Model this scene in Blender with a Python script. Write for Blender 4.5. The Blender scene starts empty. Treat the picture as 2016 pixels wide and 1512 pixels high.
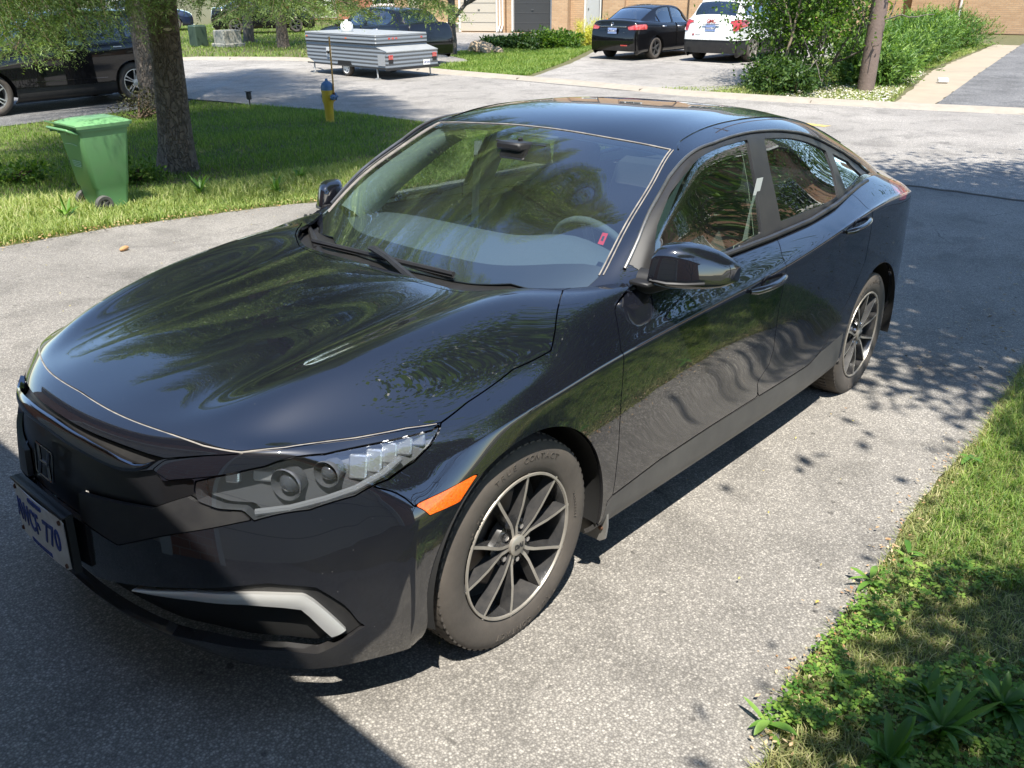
import bpy, math, random
import numpy as np
from mathutils import Matrix, Vector
rad = math.radians
SC = bpy.context.scene
COL = SC.collection

# ---------------------------------------------------------------- camera, sky, sun, exposure
C2W = np.array([[.997559, -.000698, -.069822], [0, .99995, -.01], [.069826, .009975, .997509]])   # the driveway falls 4 degrees towards the street
CAM_LOC = (1.46484, 2.12358, 1.77479)
cam_data = bpy.data.cameras.new("camera")
cam = bpy.data.objects.new("camera", cam_data)
COL.objects.link(cam)
_r = np.array([-.65423583, .75627393, -.00502237]); _u = np.array([-.32900857, -.278626, .90228649]); _f = np.array([-.68097639, -.59196056, -.43110771])
cam.matrix_world = Matrix(((_r[0], _u[0], -_f[0], CAM_LOC[0]), (_r[1], _u[1], -_f[1], CAM_LOC[1]), (_r[2], _u[2], -_f[2], CAM_LOC[2]), (0, 0, 0, 1)))
cam_data.sensor_width = 36
cam_data.lens = 1652.35 / 2016 * 36
cam_data.clip_start = .05
cam_data.clip_end = 600
SC.camera = cam
SUN = C2W @ np.array([.42, .36, 1.0]); SUN /= np.linalg.norm(SUN)
sun_el = math.asin(SUN[2]); sun_az = math.atan2(SUN[0], SUN[1])
world = bpy.data.worlds.new("World"); SC.world = world; world.use_nodes = True
nt = world.node_tree; nt.nodes.clear()
sky = nt.nodes.new("ShaderNodeTexSky"); sky.sky_type = 'NISHITA'; sky.sun_disc = False
sky.sun_elevation = sun_el; sky.sun_rotation = sun_az; sky.air_density = 1.0; sky.dust_density = .15; sky.ozone_density = 3
bg = nt.nodes.new("ShaderNodeBackground"); bg.inputs[1].default_value = .145
wo = nt.nodes.new("ShaderNodeOutputWorld")
nt.links.new(sky.outputs[0], bg.inputs[0]); nt.links.new(bg.outputs[0], wo.inputs[0])
sl = bpy.data.lights.new("sun", 'SUN'); sl.energy = 4.8; sl.angle = rad(.5); sl.color = (1, .95, .86)
so = bpy.data.objects.new("sun", sl); COL.objects.link(so)
so.rotation_euler = Vector(SUN).to_track_quat('Z', 'Y').to_euler()
SC.view_settings.view_transform = 'Standard'; SC.view_settings.look = 'None'
SC.view_settings.gamma = 1; SC.view_settings.exposure = 1.12
SC.cycles.max_bounces = 10; SC.cycles.transparent_max_bounces = 24; SC.cycles.glossy_bounces = 5; SC.cycles.caustics_reflective = False; SC.cycles.caustics_refractive = False

# ---------------------------------------------------------------- materials
_mats = {}
def nodes_of(m):
    return m.node_tree.nodes, m.node_tree.links
def mat(name, col, rough=.5, metal=0., spec=.5, coat=0., coat_rough=.03, noise=None, bump=None, coord='Object', trans=0., emit=None, sheen=0., sub=None):
    """noise=(scale, amount, colour2, detail), bump=(scale, distance)"""
    if name in _mats: return _mats[name]
    m = bpy.data.materials.new(name); m.use_nodes = True
    N, L = nodes_of(m); b = N['Principled BSDF']
    b.inputs['Base Color'].default_value = (*col, 1); b.inputs['Roughness'].default_value = rough; b.inputs['Metallic'].default_value = metal
    b.inputs['Specular IOR Level'].default_value = spec; b.inputs['Coat Weight'].default_value = coat; b.inputs['Coat Roughness'].default_value = coat_rough
    b.inputs['Transmission Weight'].default_value = trans
    if emit: b.inputs['Emission Color'].default_value = (*emit[0], 1); b.inputs['Emission Strength'].default_value = emit[1]
    tc = N.new('ShaderNodeTexCoord')
    if noise:
        sc, amt, c2 = noise[:3]; det = noise[3] if len(noise) > 3 else 6
        n = N.new('ShaderNodeTexNoise'); n.inputs['Scale'].default_value = sc; n.inputs['Detail'].default_value = det; n.inputs['Roughness'].default_value = .65
        L.new(tc.outputs[coord], n.inputs['Vector'])
        r = N.new('ShaderNodeMapRange'); r.inputs[1].default_value = .5 - amt; r.inputs[2].default_value = .5 + amt; L.new(n.outputs[0], r.inputs[0])
        mx = N.new('ShaderNodeMix'); mx.data_type = 'RGBA'; mx.inputs[6].default_value = (*col, 1); mx.inputs[7].default_value = (*c2, 1)
        L.new(r.outputs[0], mx.inputs[0]); L.new(mx.outputs[2], b.inputs['Base Color'])
    if bump:
        n2 = N.new('ShaderNodeTexNoise'); n2.inputs['Scale'].default_value = bump[0]; n2.inputs['Detail'].default_value = 5; L.new(tc.outputs[coord], n2.inputs['Vector'])
        bp = N.new('ShaderNodeBump'); bp.inputs['Strength'].default_value = 1; bp.inputs['Distance'].default_value = bump[1]
        L.new(n2.outputs[0], bp.inputs['Height']); L.new(bp.outputs[0], b.inputs['Normal'])
    _mats[name] = m
    return m
def glass(name, tint, ior=1.5, rough=0., dusty=0.):
    """thin glass: tinted see-through mixed with a mirror by Fresnel"""
    if name in _mats: return _mats[name]
    m = bpy.data.materials.new(name); m.use_nodes = True
    N, L = nodes_of(m); N.remove(N['Principled BSDF'])
    t = N.new('ShaderNodeBsdfTransparent'); t.inputs[0].default_value = (*tint, 1)
    g = N.new('ShaderNodeBsdfGlossy'); g.inputs[0].default_value = (1, 1, 1, 1); g.inputs[1].default_value = rough
    f = N.new('ShaderNodeFresnel'); ge = N.new('ShaderNodeNewGeometry'); mi_ = N.new('ShaderNodeMapRange'); mi_.inputs[3].default_value = ior; mi_.inputs[4].default_value = 1 / ior; L.new(ge.outputs['Backfacing'], mi_.inputs[0]); L.new(mi_.outputs[0], f.inputs[0])
    # two faces of the pane reflect
    mu = N.new('ShaderNodeMath'); mu.operation = 'MULTIPLY_ADD'; mu.inputs[1].default_value = 2.7; mu.inputs[2].default_value = .06; mu.use_clamp = True
    L.new(f.outputs[0], mu.inputs[0])
    mx = N.new('ShaderNodeMixShader'); L.new(mu.outputs[0], mx.inputs[0]); L.new(t.outputs[0], mx.inputs[1]); L.new(g.outputs[0], mx.inputs[2])
    out = N['Material Output']
    if dusty:
        d = N.new('ShaderNodeBsdfDiffuse'); d.inputs[0].default_value = (.55, .53, .5, 1)
        n = N.new('ShaderNodeTexNoise'); n.inputs['Scale'].default_value = 3.; n.inputs['Detail'].default_value = 7
        tc = N.new('ShaderNodeTexCoord'); L.new(tc.outputs['Object'], n.inputs['Vector'])
        mr = N.new('ShaderNodeMapRange'); mr.inputs[1].default_value = .35; mr.inputs[2].default_value = .75; mr.inputs[3].default_value = dusty * .4; mr.inputs[4].default_value = dusty * 1.6
        L.new(n.outputs[0], mr.inputs[0])
        m2 = N.new('ShaderNodeMixShader'); L.new(mr.outputs[0], m2.inputs[0]); L.new(mx.outputs[0], m2.inputs[1]); L.new(d.outputs[0], m2.inputs[2]); L.new(m2.outputs[0], out.inputs[0])
    else: L.new(mx.outputs[0], out.inputs[0])
    _mats[name] = m
    return m

# ---------------------------------------------------------------- object helpers
def link(name, me, parent=None, m=None):
    o = bpy.data.objects.new(name, me); COL.objects.link(o)
    if parent is not None: o.parent = parent
    if m is not None and me is not None:
        for x in (m if isinstance(m, (list, tuple)) else [m]): me.materials.append(x)
    return o
def tag(o, label, cat, group=None, kind=None):
    if label: o['label'] = label
    if cat: o['category'] = cat
    if group: o['group'] = group
    if kind: o['kind'] = kind
    return o
def empty(name, loc, rz=0., label=None, cat=None, group=None):
    o = bpy.data.objects.new(name, None); COL.objects.link(o); o.location = loc; o.rotation_euler = (0, 0, rz); o.empty_display_size = .2
    return tag(o, label, cat, group)
def mesh_np(name, V, F, smooth=False, normals=None, mi=None):
    """V (n,3); F (m,3) or (m,4) array, or list of tuples"""
    me = bpy.data.meshes.new(name)
    V = np.asarray(V, dtype=np.float32)
    if isinstance(F, np.ndarray):
        k = F.shape[1]; m = len(F)
        me.vertices.add(len(V)); me.vertices.foreach_set('co', V.ravel())
        me.loops.add(m * k); me.loops.foreach_set('vertex_index', F.astype(np.int32).ravel())
        me.polygons.add(m); me.polygons.foreach_set('loop_start', np.arange(0, m * k, k, dtype=np.int32)); me.polygons.foreach_set('loop_total', np.full(m, k, dtype=np.int32))
        if mi is not None: me.polygons.foreach_set('material_index', np.asarray(mi, dtype=np.int32))
        me.update(calc_edges=True)
    else:
        me.from_pydata([tuple(v) for v in V], [], [tuple(f) for f in F])
        if mi is not None: me.polygons.foreach_set('material_index', np.asarray(mi, dtype=np.int32))
        me.update()
    me.validate(clean_customdata=False)
    if smooth is not False:
        me.polygons.foreach_set('use_smooth', np.ones(len(me.polygons), dtype=bool))
    if normals is not None and len(normals) == len(me.vertices):
        me.normals_split_custom_set_from_vertices([tuple(n) for n in np.asarray(normals, dtype=float)])
    return me
class MB:
    """collects shapes into one mesh"""
    def __init__(s): s.V = []; s.F = []; s.mi = []; s.n = 0; s.sm = []
    def add(s, V, F, mi=0, smooth=False):
        s.V.append(np.asarray(V, float).reshape(-1, 3)); s.F += [tuple(int(i) + s.n for i in f) for f in F]; s.mi += [mi] * len(F); s.sm += [smooth] * len(F); s.n += len(s.V[-1]); return s
    def box(s, c, size, rot=None, mi=0, bev=0.):
        c = np.array(c, float); h = np.array(size, float) / 2
        if bev <= 0 or min(h) <= bev * 1.05:
            P = np.array([[x, y, z] for x in (-1, 1) for y in (-1, 1) for z in (-1, 1)], float) * h
            F = [(0, 1, 3, 2), (4, 6, 7, 5), (0, 4, 5, 1), (2, 3, 7, 6), (0, 2, 6, 4), (1, 5, 7, 3)]
        else:
            P = []; idx = {}
            for sx in (-1, 1):
                for sy in (-1, 1):
                    for sz in (-1, 1):
                        for a in range(3):
                            q = np.array([sx * (h[0] - bev), sy * (h[1] - bev), sz * (h[2] - bev)]); q[a] = (sx, sy, sz)[a] * h[a]
                            idx[(sx, sy, sz, a)] = len(P); P.append(q)
            P = np.array(P); F = []
            def ordr(lst):
                pts = P[lst]; cc = pts.mean(0); n = cc / (np.linalg.norm(cc) + 1e-9); a = np.cross(n, [.3, .5, .8]); a /= np.linalg.norm(a); b = np.cross(n, a)
                an = np.arctan2((pts - cc) @ b, (pts - cc) @ a); return [lst[i] for i in np.argsort(an)]
            S = (-1, 1)
            for a in range(3):
                for sg in S: F.append(ordr([idx[k] for k in idx if k[3] == a and k[a] == sg]))
                b, c_ = [q for q in range(3) if q != a]
                for sb in S:
                    for sc in S: F.append(ordr([idx[k] for k in idx if k[b] == sb and k[c_] == sc and k[3] in (b, c_)]))
            for sx in S:
                for sy in S:
                    for sz in S: F.append(ordr([idx[(sx, sy, sz, a)] for a in range(3)]))
        if rot is not None: P = P @ np.array(rot).T
        return s.add(P + c, F, mi)
    def tube(s, pts, r, n=8, mi=0, cap=True, closed=False):
        pts = np.array(pts, float); k = len(pts); rr = np.full(k, r, float) if np.isscalar(r) else np.array(r, float)
        T = np.gradient(pts, axis=0)
        if closed: T = np.roll(pts, -1, 0) - np.roll(pts, 1, 0)
        T /= (np.linalg.norm(T, axis=1)[:, None] + 1e-12)
        up = np.array([0, 0, 1.]) if abs(T[0][2]) < .9 else np.array([1., 0, 0])
        V = []; a = np.cross(up, T[0]); a /= np.linalg.norm(a)
        for i in range(k):
            a = a - T[i] * (a @ T[i]); a /= (np.linalg.norm(a) + 1e-12); b = np.cross(T[i], a)
            for j in range(n):
                t = 2 * math.pi * j / n; V.append(pts[i] + rr[i] * (math.cos(t) * a + math.sin(t) * b))
        F = []
        for i in range(k if closed else k - 1):
            i2 = (i + 1) % k
            for j in range(n): F.append((i * n + j, i * n + (j + 1) % n, i2 * n + (j + 1) % n, i2 * n + j))
        if cap and not closed: F.append(tuple(range(n - 1, -1, -1))); F.append(tuple((k - 1) * n + j for j in range(n)))
        return s.add(V, F, mi, True)
    def lathe(s, prof, n=32, mi=0, axis='z', c=(0, 0, 0), rot=None, cap=False):
        """prof: list of (r, h); axis z, x or y"""
        V = []; k = len(prof)
        for r, h in prof:
            for j in range(n):
                t = 2 * math.pi * j / n; x, y, z = r * math.cos(t), r * math.sin(t), h
                V.append((x, y, z) if axis == 'z' else ((x, z, -y) if axis == 'y' else (z, x, y)))
        F = []
        for i in range(k - 1):
            for j in range(n): F.append((i * n + j, i * n + (j + 1) % n, (i + 1) * n + (j + 1) % n, (i + 1) * n + j))
        if cap: F.append(tuple(range(n - 1, -1, -1))); F.append(tuple((k - 1) * n + j for j in range(n)))
        V = np.array(V, float)
        if rot is not None: V = V @ np.array(rot).T
        return s.add(V + np.array(c, float), F, mi, True)
    def prism(s, poly, d0, d1, axis='x', mi=0, smooth=False):
        """poly in the two other axes, extruded along axis from d0 to d1"""
        n = len(poly); V = []
        for d in (d0, d1):
            for a, b in poly: V.append((d, a, b) if axis == 'x' else ((a, d, b) if axis == 'y' else (a, b, d)))
        F = [tuple(range(n - 1, -1, -1)), tuple(range(n, 2 * n))] + [(i, (i + 1) % n, n + (i + 1) % n, n + i) for i in range(n)]
        return s.add(V, F, mi, smooth)
    def xf(s, M=None, t=(0, 0, 0)):
        s.V = [(v @ np.array(M).T if M is not None else v) + np.array(t, float) for v in s.V]; return s
    def build(s, name, m, parent=None, auto=None):
        V = np.concatenate(s.V) if s.V else np.zeros((0, 3))
        me = mesh_np(name, V, s.F, mi=s.mi)
        me.polygons.foreach_set('use_smooth', np.array(s.sm, bool))
        import bmesh
        bm = bmesh.new(); bm.from_mesh(me); bmesh.ops.recalc_face_normals(bm, faces=bm.faces); bm.to_mesh(me); bm.free()
        if any(s.sm): me.set_sharp_from_angle(angle=rad(auto or 38))
        return link(name, me, parent, m)
def rotz(a): c, s_ = math.cos(a), math.sin(a); return np.array([[c, -s_, 0], [s_, c, 0], [0, 0, 1.]])
def roty(a): c, s_ = math.cos(a), math.sin(a); return np.array([[c, 0, s_], [0, 1., 0], [-s_, 0, c]])
def rotx(a): c, s_ = math.cos(a), math.sin(a); return np.array([[1., 0, 0], [0, c, -s_], [0, s_, c]])
def copy_tree(o, parent=None):
    c = o.copy(); COL.objects.link(c); c.parent = parent
    for ch in [x for x in KIDS.get(o.name, [])]: copy_tree(ch, c)
    return c
KIDS = {}
def index_kids():
    KIDS.clear()
    for o in bpy.data.objects:
        if o.parent: KIDS.setdefault(o.parent.name, []).append(o)
def text_mesh(name, s, size, ext, loc, R, parent, m, align='CENTER', bold=0., sx=1.):
    """letters with thickness, as a mesh; R columns = text right, up, out"""
    cu = bpy.data.curves.new(name, 'FONT'); cu.body = s; cu.size = size; cu.extrude = ext; cu.align_x = align; cu.align_y = 'CENTER'; cu.offset = bold; cu.resolution_u = 3
    tmp = bpy.data.objects.new('t', cu); COL.objects.link(tmp)
    me = bpy.data.meshes.new_from_object(tmp.evaluated_get(bpy.context.evaluated_depsgraph_get())); bpy.data.objects.remove(tmp)
    n = len(me.vertices); a = np.zeros(n * 3); me.vertices.foreach_get('co', a); a = a.reshape(-1, 3); a[:, 0] *= sx
    a = a @ np.array(R).T + np.array(loc); me.vertices.foreach_set('co', a.ravel()); me.update(); me.name = name
    me.materials.clear()
    return link(name, me, parent, m)
# ---------------------------------------------------------------- smooth skins that can be cut into panels

def bs_basis(t):
    return np.stack([(1 - t) ** 3, 3 * t ** 3 - 6 * t ** 2 + 4, -3 * t ** 3 + 3 * t ** 2 + 3 * t + 1, t ** 3], -1) / 6, np.stack([-(1 - t) ** 2, 3 * t ** 2 - 4 * t, -3 * t ** 2 + 2 * t + 1, t ** 2], -1) / 2
def pad(C, sym=False):
    """end rows mirrored through the end point; sym: the first row lies in the mirror plane y=0"""
    first = C[1:2] * np.array([1, -1, 1.]) if sym else 2 * C[:1] - C[1:2]
    return np.concatenate([first, C, 2 * C[-1:] - C[-2:-1]])
def bs_mat(n, per):
    """sampling matrices (value, derivative) of a cubic B-spline with n controls (+2 pads), per samples a span"""
    m = (n - 1) * per + 1; A = np.zeros((m, n + 2)); D = np.zeros((m, n + 2)); u = np.arange(m) / per
    k = np.minimum(u.astype(int), n - 2); t = u - k; b, d = bs_basis(t)
    for i in range(4): A[np.arange(m), k + i] += b[:, i]; D[np.arange(m), k + i] += d[:, i]
    return A, D, u
def skin(D, pu, pv, symv=True, fit=2, flip=False):
    """D (nu, nv, 3) points to pass through; v=0 is the row in the mirror plane when symv"""
    D = np.asarray(D, float)
    def full(C):
        E = np.stack([pad(C[i], symv) for i in range(len(C))]); return pad(E)
    A1, _, _ = bs_mat(D.shape[0], 1); B1, _, _ = bs_mat(D.shape[1], 1)
    C = D.copy()
    for _ in range(fit): C = C + (D - np.einsum('ai,bj,ijk->abk', A1, B1, full(C)))
    A, dA, u = bs_mat(D.shape[0], pu); B, dB, v = bs_mat(D.shape[1], pv); E = full(C)
    S = np.einsum('ai,bj,ijk->abk', A, B, E); Su = np.einsum('ai,bj,ijk->abk', dA, B, E); Sv = np.einsum('ai,bj,ijk->abk', A, dB, E)
    N = np.cross(Su, Sv); N /= (np.linalg.norm(N, axis=2)[..., None] + 1e-12)
    if flip: N = -N
    nu, nv = S.shape[:2]; UV = np.stack(np.meshgrid(u, v, indexing='ij'), -1).reshape(-1, 2)
    i, j = np.meshgrid(np.arange(nu - 1), np.arange(nv - 1), indexing='ij'); a = (i * nv + j).ravel(); b = a + nv; c = b + 1; d = a + 1
    T = np.concatenate([np.stack([a, b, c], 1), np.stack([a, c, d], 1)])
    if flip: T = T[:, ::-1]
    return dict(V=S.reshape(-1, 3), N=N.reshape(-1, 3), UV=UV, T=T)
def sub(m, T):
    used = np.unique(T); mp = -np.ones(len(m['V']), int); mp[used] = np.arange(len(used))
    return dict(V=m['V'][used], N=m['N'][used], UV=m['UV'][used], T=mp[T])
def clip(m, f):
    """keep f > 0, splitting triangles along f = 0"""
    if len(m['T']) == 0: return m
    V, N, UV, T = m['V'], m['N'], m['UV'], m['T']; s = f > 0; k = s[T].sum(1)
    keep = T[k == 3]; out = [keep]; newk = {}; nv = []
    def cut(a, b):
        key = (min(a, b), max(a, b))
        if key not in newk:
            t = f[key[0]] / (f[key[0]] - f[key[1]]); newk[key] = len(V) + len(nv); nv.append((key[0], key[1], t))
        return newk[key]
    add = []
    for tri in T[(k == 1) | (k == 2)]:
        ss = s[tri]
        if ss.sum() == 1:
            i = int(np.argmax(ss)); a, b, c = tri[i], tri[(i + 1) % 3], tri[(i + 2) % 3]; add.append((a, cut(a, b), cut(a, c)))
        else:
            i = int(np.argmin(ss)); a, b, c = tri[i], tri[(i + 1) % 3], tri[(i + 2) % 3]; p, q = cut(a, b), cut(a, c)
            add.append((p, b, c)); add.append((p, c, q))
    if add: out.append(np.array(add))
    if nv:
        q = np.array(nv); i0, i1, t = q[:, 0].astype(int), q[:, 1].astype(int), q[:, 2][:, None]
        V = np.concatenate([V, V[i0] * (1 - t) + V[i1] * t]); UV = np.concatenate([UV, UV[i0] * (1 - t) + UV[i1] * t])
        n = N[i0] * (1 - t) + N[i1] * t; N = np.concatenate([N, n / (np.linalg.norm(n, axis=1)[:, None] + 1e-12)])
    return sub(dict(V=V, N=N, UV=UV, T=None), np.concatenate(out)) if True else None
def seg_dist(P, A, B):
    d = np.full(len(P), 1e9)
    for a, b in zip(A, B):
        ab = b - a; t = np.clip(((P - a) @ ab) / (ab @ ab + 1e-12), 0, 1); d = np.minimum(d, np.linalg.norm(P - a - t[:, None] * ab, axis=1))
    return d
def inside(Q, poly):
    x, y = Q[:, 0], Q[:, 1]; c = np.zeros(len(Q), bool); n = len(poly)
    for i in range(n):
        x1, y1 = poly[i]; x2, y2 = poly[(i + 1) % n]
        with np.errstate(divide='ignore', invalid='ignore'):
            c ^= ((y1 > y) != (y2 > y)) & (x < (x2 - x1) * (y - y1) / (y2 - y1 + 1e-15) + x1)
    return c
def pick(m, a, b):
    """a named reference mark on skin m: (parameter pair, point)"""
    uv = np.array(MARKS[(m['id'], a, b)]); return uv, src_eval(m, uv[None])[0]
def spot(m, x, y, z):
    k = np.argmin(np.linalg.norm(m['V'] - np.array([x, y, z]), axis=1)); return m['UV'][k], m['V'][k]
BAKE = {}
def region(m, pts, name=None, fine=.02):
    """closed line on a skin; a point is the name (a, b) of a reference mark or (x, y, z) nearest on the skin"""
    uv = []; 
    for p in pts:
        q = pick(m, *p) if len(p) == 2 else spot(m, *p)
        uv.append(q[0])
    return np.array(uv)
def sdf(m, src, uv, sign=1):
    """signed distance in metres to the closed line uv, positive inside (sign=1)"""
    # the line in 3D: sample its edges in parameter space
    SEG = []; A_ = []; B_ = []
    key = src['grid']
    for i in range(len(uv)):
        a, b = uv[i], uv[(i + 1) % len(uv)]; n = 6
        if a[1] < -.1 and b[1] < -.1: continue
        if a[1] < -.1: a = a * [1, 0]
        if b[1] < -.1: b = b * [1, 0]
        SEG.append((a, b))
        t = np.linspace(0, 1, n + 1)[:, None]; X = src_eval(src, a + (b - a) * t); A_.append(X[:-1]); B_.append(X[1:])
    d = seg_dist(m['V'], np.concatenate(A_), np.concatenate(B_)); s = np.where(inside(m['UV'], uv), 1, -1)
    return d * s * sign
def src_eval(src, P):
    nu, nv, pu, pv = src['grid']; G = src['V0'].reshape(nu, nv, 3)
    a = np.clip(P[:, 0] * pu, 0, nu - 1.001); b = np.clip(P[:, 1] * pv, 0, nv - 1.001); i = a.astype(int); j = b.astype(int); s = (a - i)[:, None]; t = (b - j)[:, None]
    return G[i, j] * (1 - s) * (1 - t) + G[i + 1, j] * s * (1 - t) + G[i, j + 1] * (1 - s) * t + G[i + 1, j + 1] * s * t
def src_norm(src, P):
    nu, nv, pu, pv = src['grid']; G = src['N0'].reshape(nu, nv, 3)
    a = np.clip(np.rint(P[:, 0] * pu), 0, nu - 1).astype(int); b = np.clip(np.rint(P[:, 1] * pv), 0, nv - 1).astype(int)
    return G[a, b]
def make_src(D, pu, pv, symv=True, **k):
    m = skin(D, pu, pv, symv=symv, **k); m['grid'] = ((len(D) - 1) * pu + 1, (len(D[0]) - 1) * pv + 1, pu, pv); m['V0'] = m['V']; m['N0'] = m['N']; m['id'] = 'B' if symv and not k.get('flip') else 'K'
    return m
def cutout(rest, src, uv, gap=.0022):
    """(panel, rest) with an open shut line between them"""
    d = sdf(rest, src, uv)
    return clip(rest, d - gap), clip(rest, -d - gap)
def rim(m, depth=.014, inset=0.):
    """turn the open edges inwards so a panel shows its thickness; returns V, N, faces"""
    T = m['T']; E = np.concatenate([T[:, [0, 1]], T[:, [1, 2]], T[:, [2, 0]]]); key = np.sort(E, 1); _, inv, cnt = np.unique(key, axis=0, return_inverse=True, return_counts=True)
    be = E[cnt[inv.ravel()] == 1]; be = be[(abs(m['V'][be[:, 0], 1]) > 1e-4) | (abs(m['V'][be[:, 1], 1]) > 1e-4)]; be = be[(m['V'][be[:, 0], 2] > .2) | (m['V'][be[:, 1], 2] > .2)]
    n0 = len(m['V']); idx = np.unique(be); mp = {}; V = [m['V']]; N = [m['N']]
    # smooth the cut edge's normals a little inward: first ring rolls over the edge, second goes down
    ring1 = m['V'][idx] - m['N'][idx] * depth
    for k, i in enumerate(idx): mp[i] = k
    V = np.concatenate([m['V'], m['V'][idx] - m['N'][idx] * .0004, ring1]); 
    F = list(map(tuple, T)); a = np.array([mp[i] for i in be[:, 0]]); b = np.array([mp[i] for i in be[:, 1]]); K = len(idx)
    Q = []
    for q, (i, j) in enumerate(be):
        Q.append((j, i, n0 + K + a[q], n0 + K + b[q]))
    NN = np.concatenate([m['N'], m['N'][idx], m['N'][idx]])
    return V, NN, F, Q
def panel_obj(name, m, mt, parent, mirror=False, both=False, depth=.014, edge=True):
    """panel mesh; mirror: the other side's copy; both: both halves joined in the middle"""
    if len(m['T']) == 0: return None
    if edge: V, N, F, Q = rim(m, depth)
    else: V, N, F, Q = m['V'], m['N'], list(map(tuple, m['T'])), []
    F = F + Q; s = np.array([1, -1, 1.])
    if mirror: V = V * s; N = N * s; F = [f[::-1] for f in F]
    if both:
        n = len(V); V = np.concatenate([V, V * s]); N = np.concatenate([N, N * s]); F = F + [tuple(i + n for i in f[::-1]) for f in F]
        # weld at the mirror plane
        c = np.nonzero(abs(V[:n, 1]) < 2e-4)[0]; mp = np.arange(2 * n); mp[c + n] = c; V[c, 1] = 0
        F = [tuple(mp[list(f)]) for f in F]; used = np.unique(np.concatenate([np.array(f) for f in F])); m2 = -np.ones(2 * n, int); m2[used] = np.arange(len(used))
        F = [tuple(m2[list(f)]) for f in F]; V = V[used]; N = N[used]
        N[abs(V[:, 1]) < 1e-6, 1] = 0
    me = bpy.data.meshes.new(name); me.from_pydata(V.tolist(), [], [tuple(int(i) for i in f) for f in F]); me.update()
    nf = len(F); sm = np.ones(len(me.polygons), bool)
    isq = np.array([len(p.vertices) == 4 for p in me.polygons]); sm[isq] = False
    me.polygons.foreach_set('use_smooth', sm)
    # split normals: skin normals on the skin, flat ones on the turned edge
    ln = np.zeros((len(me.loops), 3)); vi = np.zeros(len(me.loops), int); me.loops.foreach_get('vertex_index', vi); ln[:] = N[vi]
    for p in me.polygons:
        if len(p.vertices) == 4: ln[p.loop_start:p.loop_start + 4] = p.normal
    me.normals_split_custom_set(ln.tolist())
    return link(name, me, parent, mt)

def along(uv, n):
    d = np.r_[0, np.cumsum(np.linalg.norm(np.diff(uv, axis=0), axis=1))]; t = np.linspace(0, d[-1], n); return np.stack([np.interp(t, d, uv[:, 0]), np.interp(t, d, uv[:, 1])], 1)
def ribbon(name, src, ua, ub, off, mt, parent, mirror=False, both=False, bulge=.0, n=60, w=6):
    """moulding laid on a skin between two lines"""
    a, b = along(ua, n), along(ub, n); V = []; 
    for j in range(w + 1):
        t = j / w; P = a * (1 - t) + b * t; o = off + bulge * math.sin(math.pi * t); V.append(src_eval(src, P) + src_norm(src, P) * o)
    back = [src_eval(src, a) - src_norm(src, a) * .02, src_eval(src, b) - src_norm(src, b) * .02]; V = [back[0]] + V + [back[1]]; W = len(V)
    G = np.stack(V, 1).reshape(-1, 3); F = [(i * W + j, i * W + j + 1, (i + 1) * W + j + 1, (i + 1) * W + j) for i in range(n - 1) for j in range(W - 1)]
    m = MB()
    if both or not mirror: m.add(G, F, 0, True)
    if both or mirror: m.add(G * [1, -1, 1], F, 0, True)
    return m.build(name, mt, parent, auto=40)

def islands(m):
    T = m['T']; n = len(m['V']); p = np.arange(n)
    while True:
        q = np.minimum.reduce([p[T[:, 0]], p[T[:, 1]], p[T[:, 2]]]); r = p.copy()
        for k in range(3): np.minimum.at(r, T[:, k], q)
        r = r[r]
        if (r == p).all(): break
        p = r
    lab = p[T[:, 0]]; return [sub(m, T[lab == l]) for l in np.unique(lab)]
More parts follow.
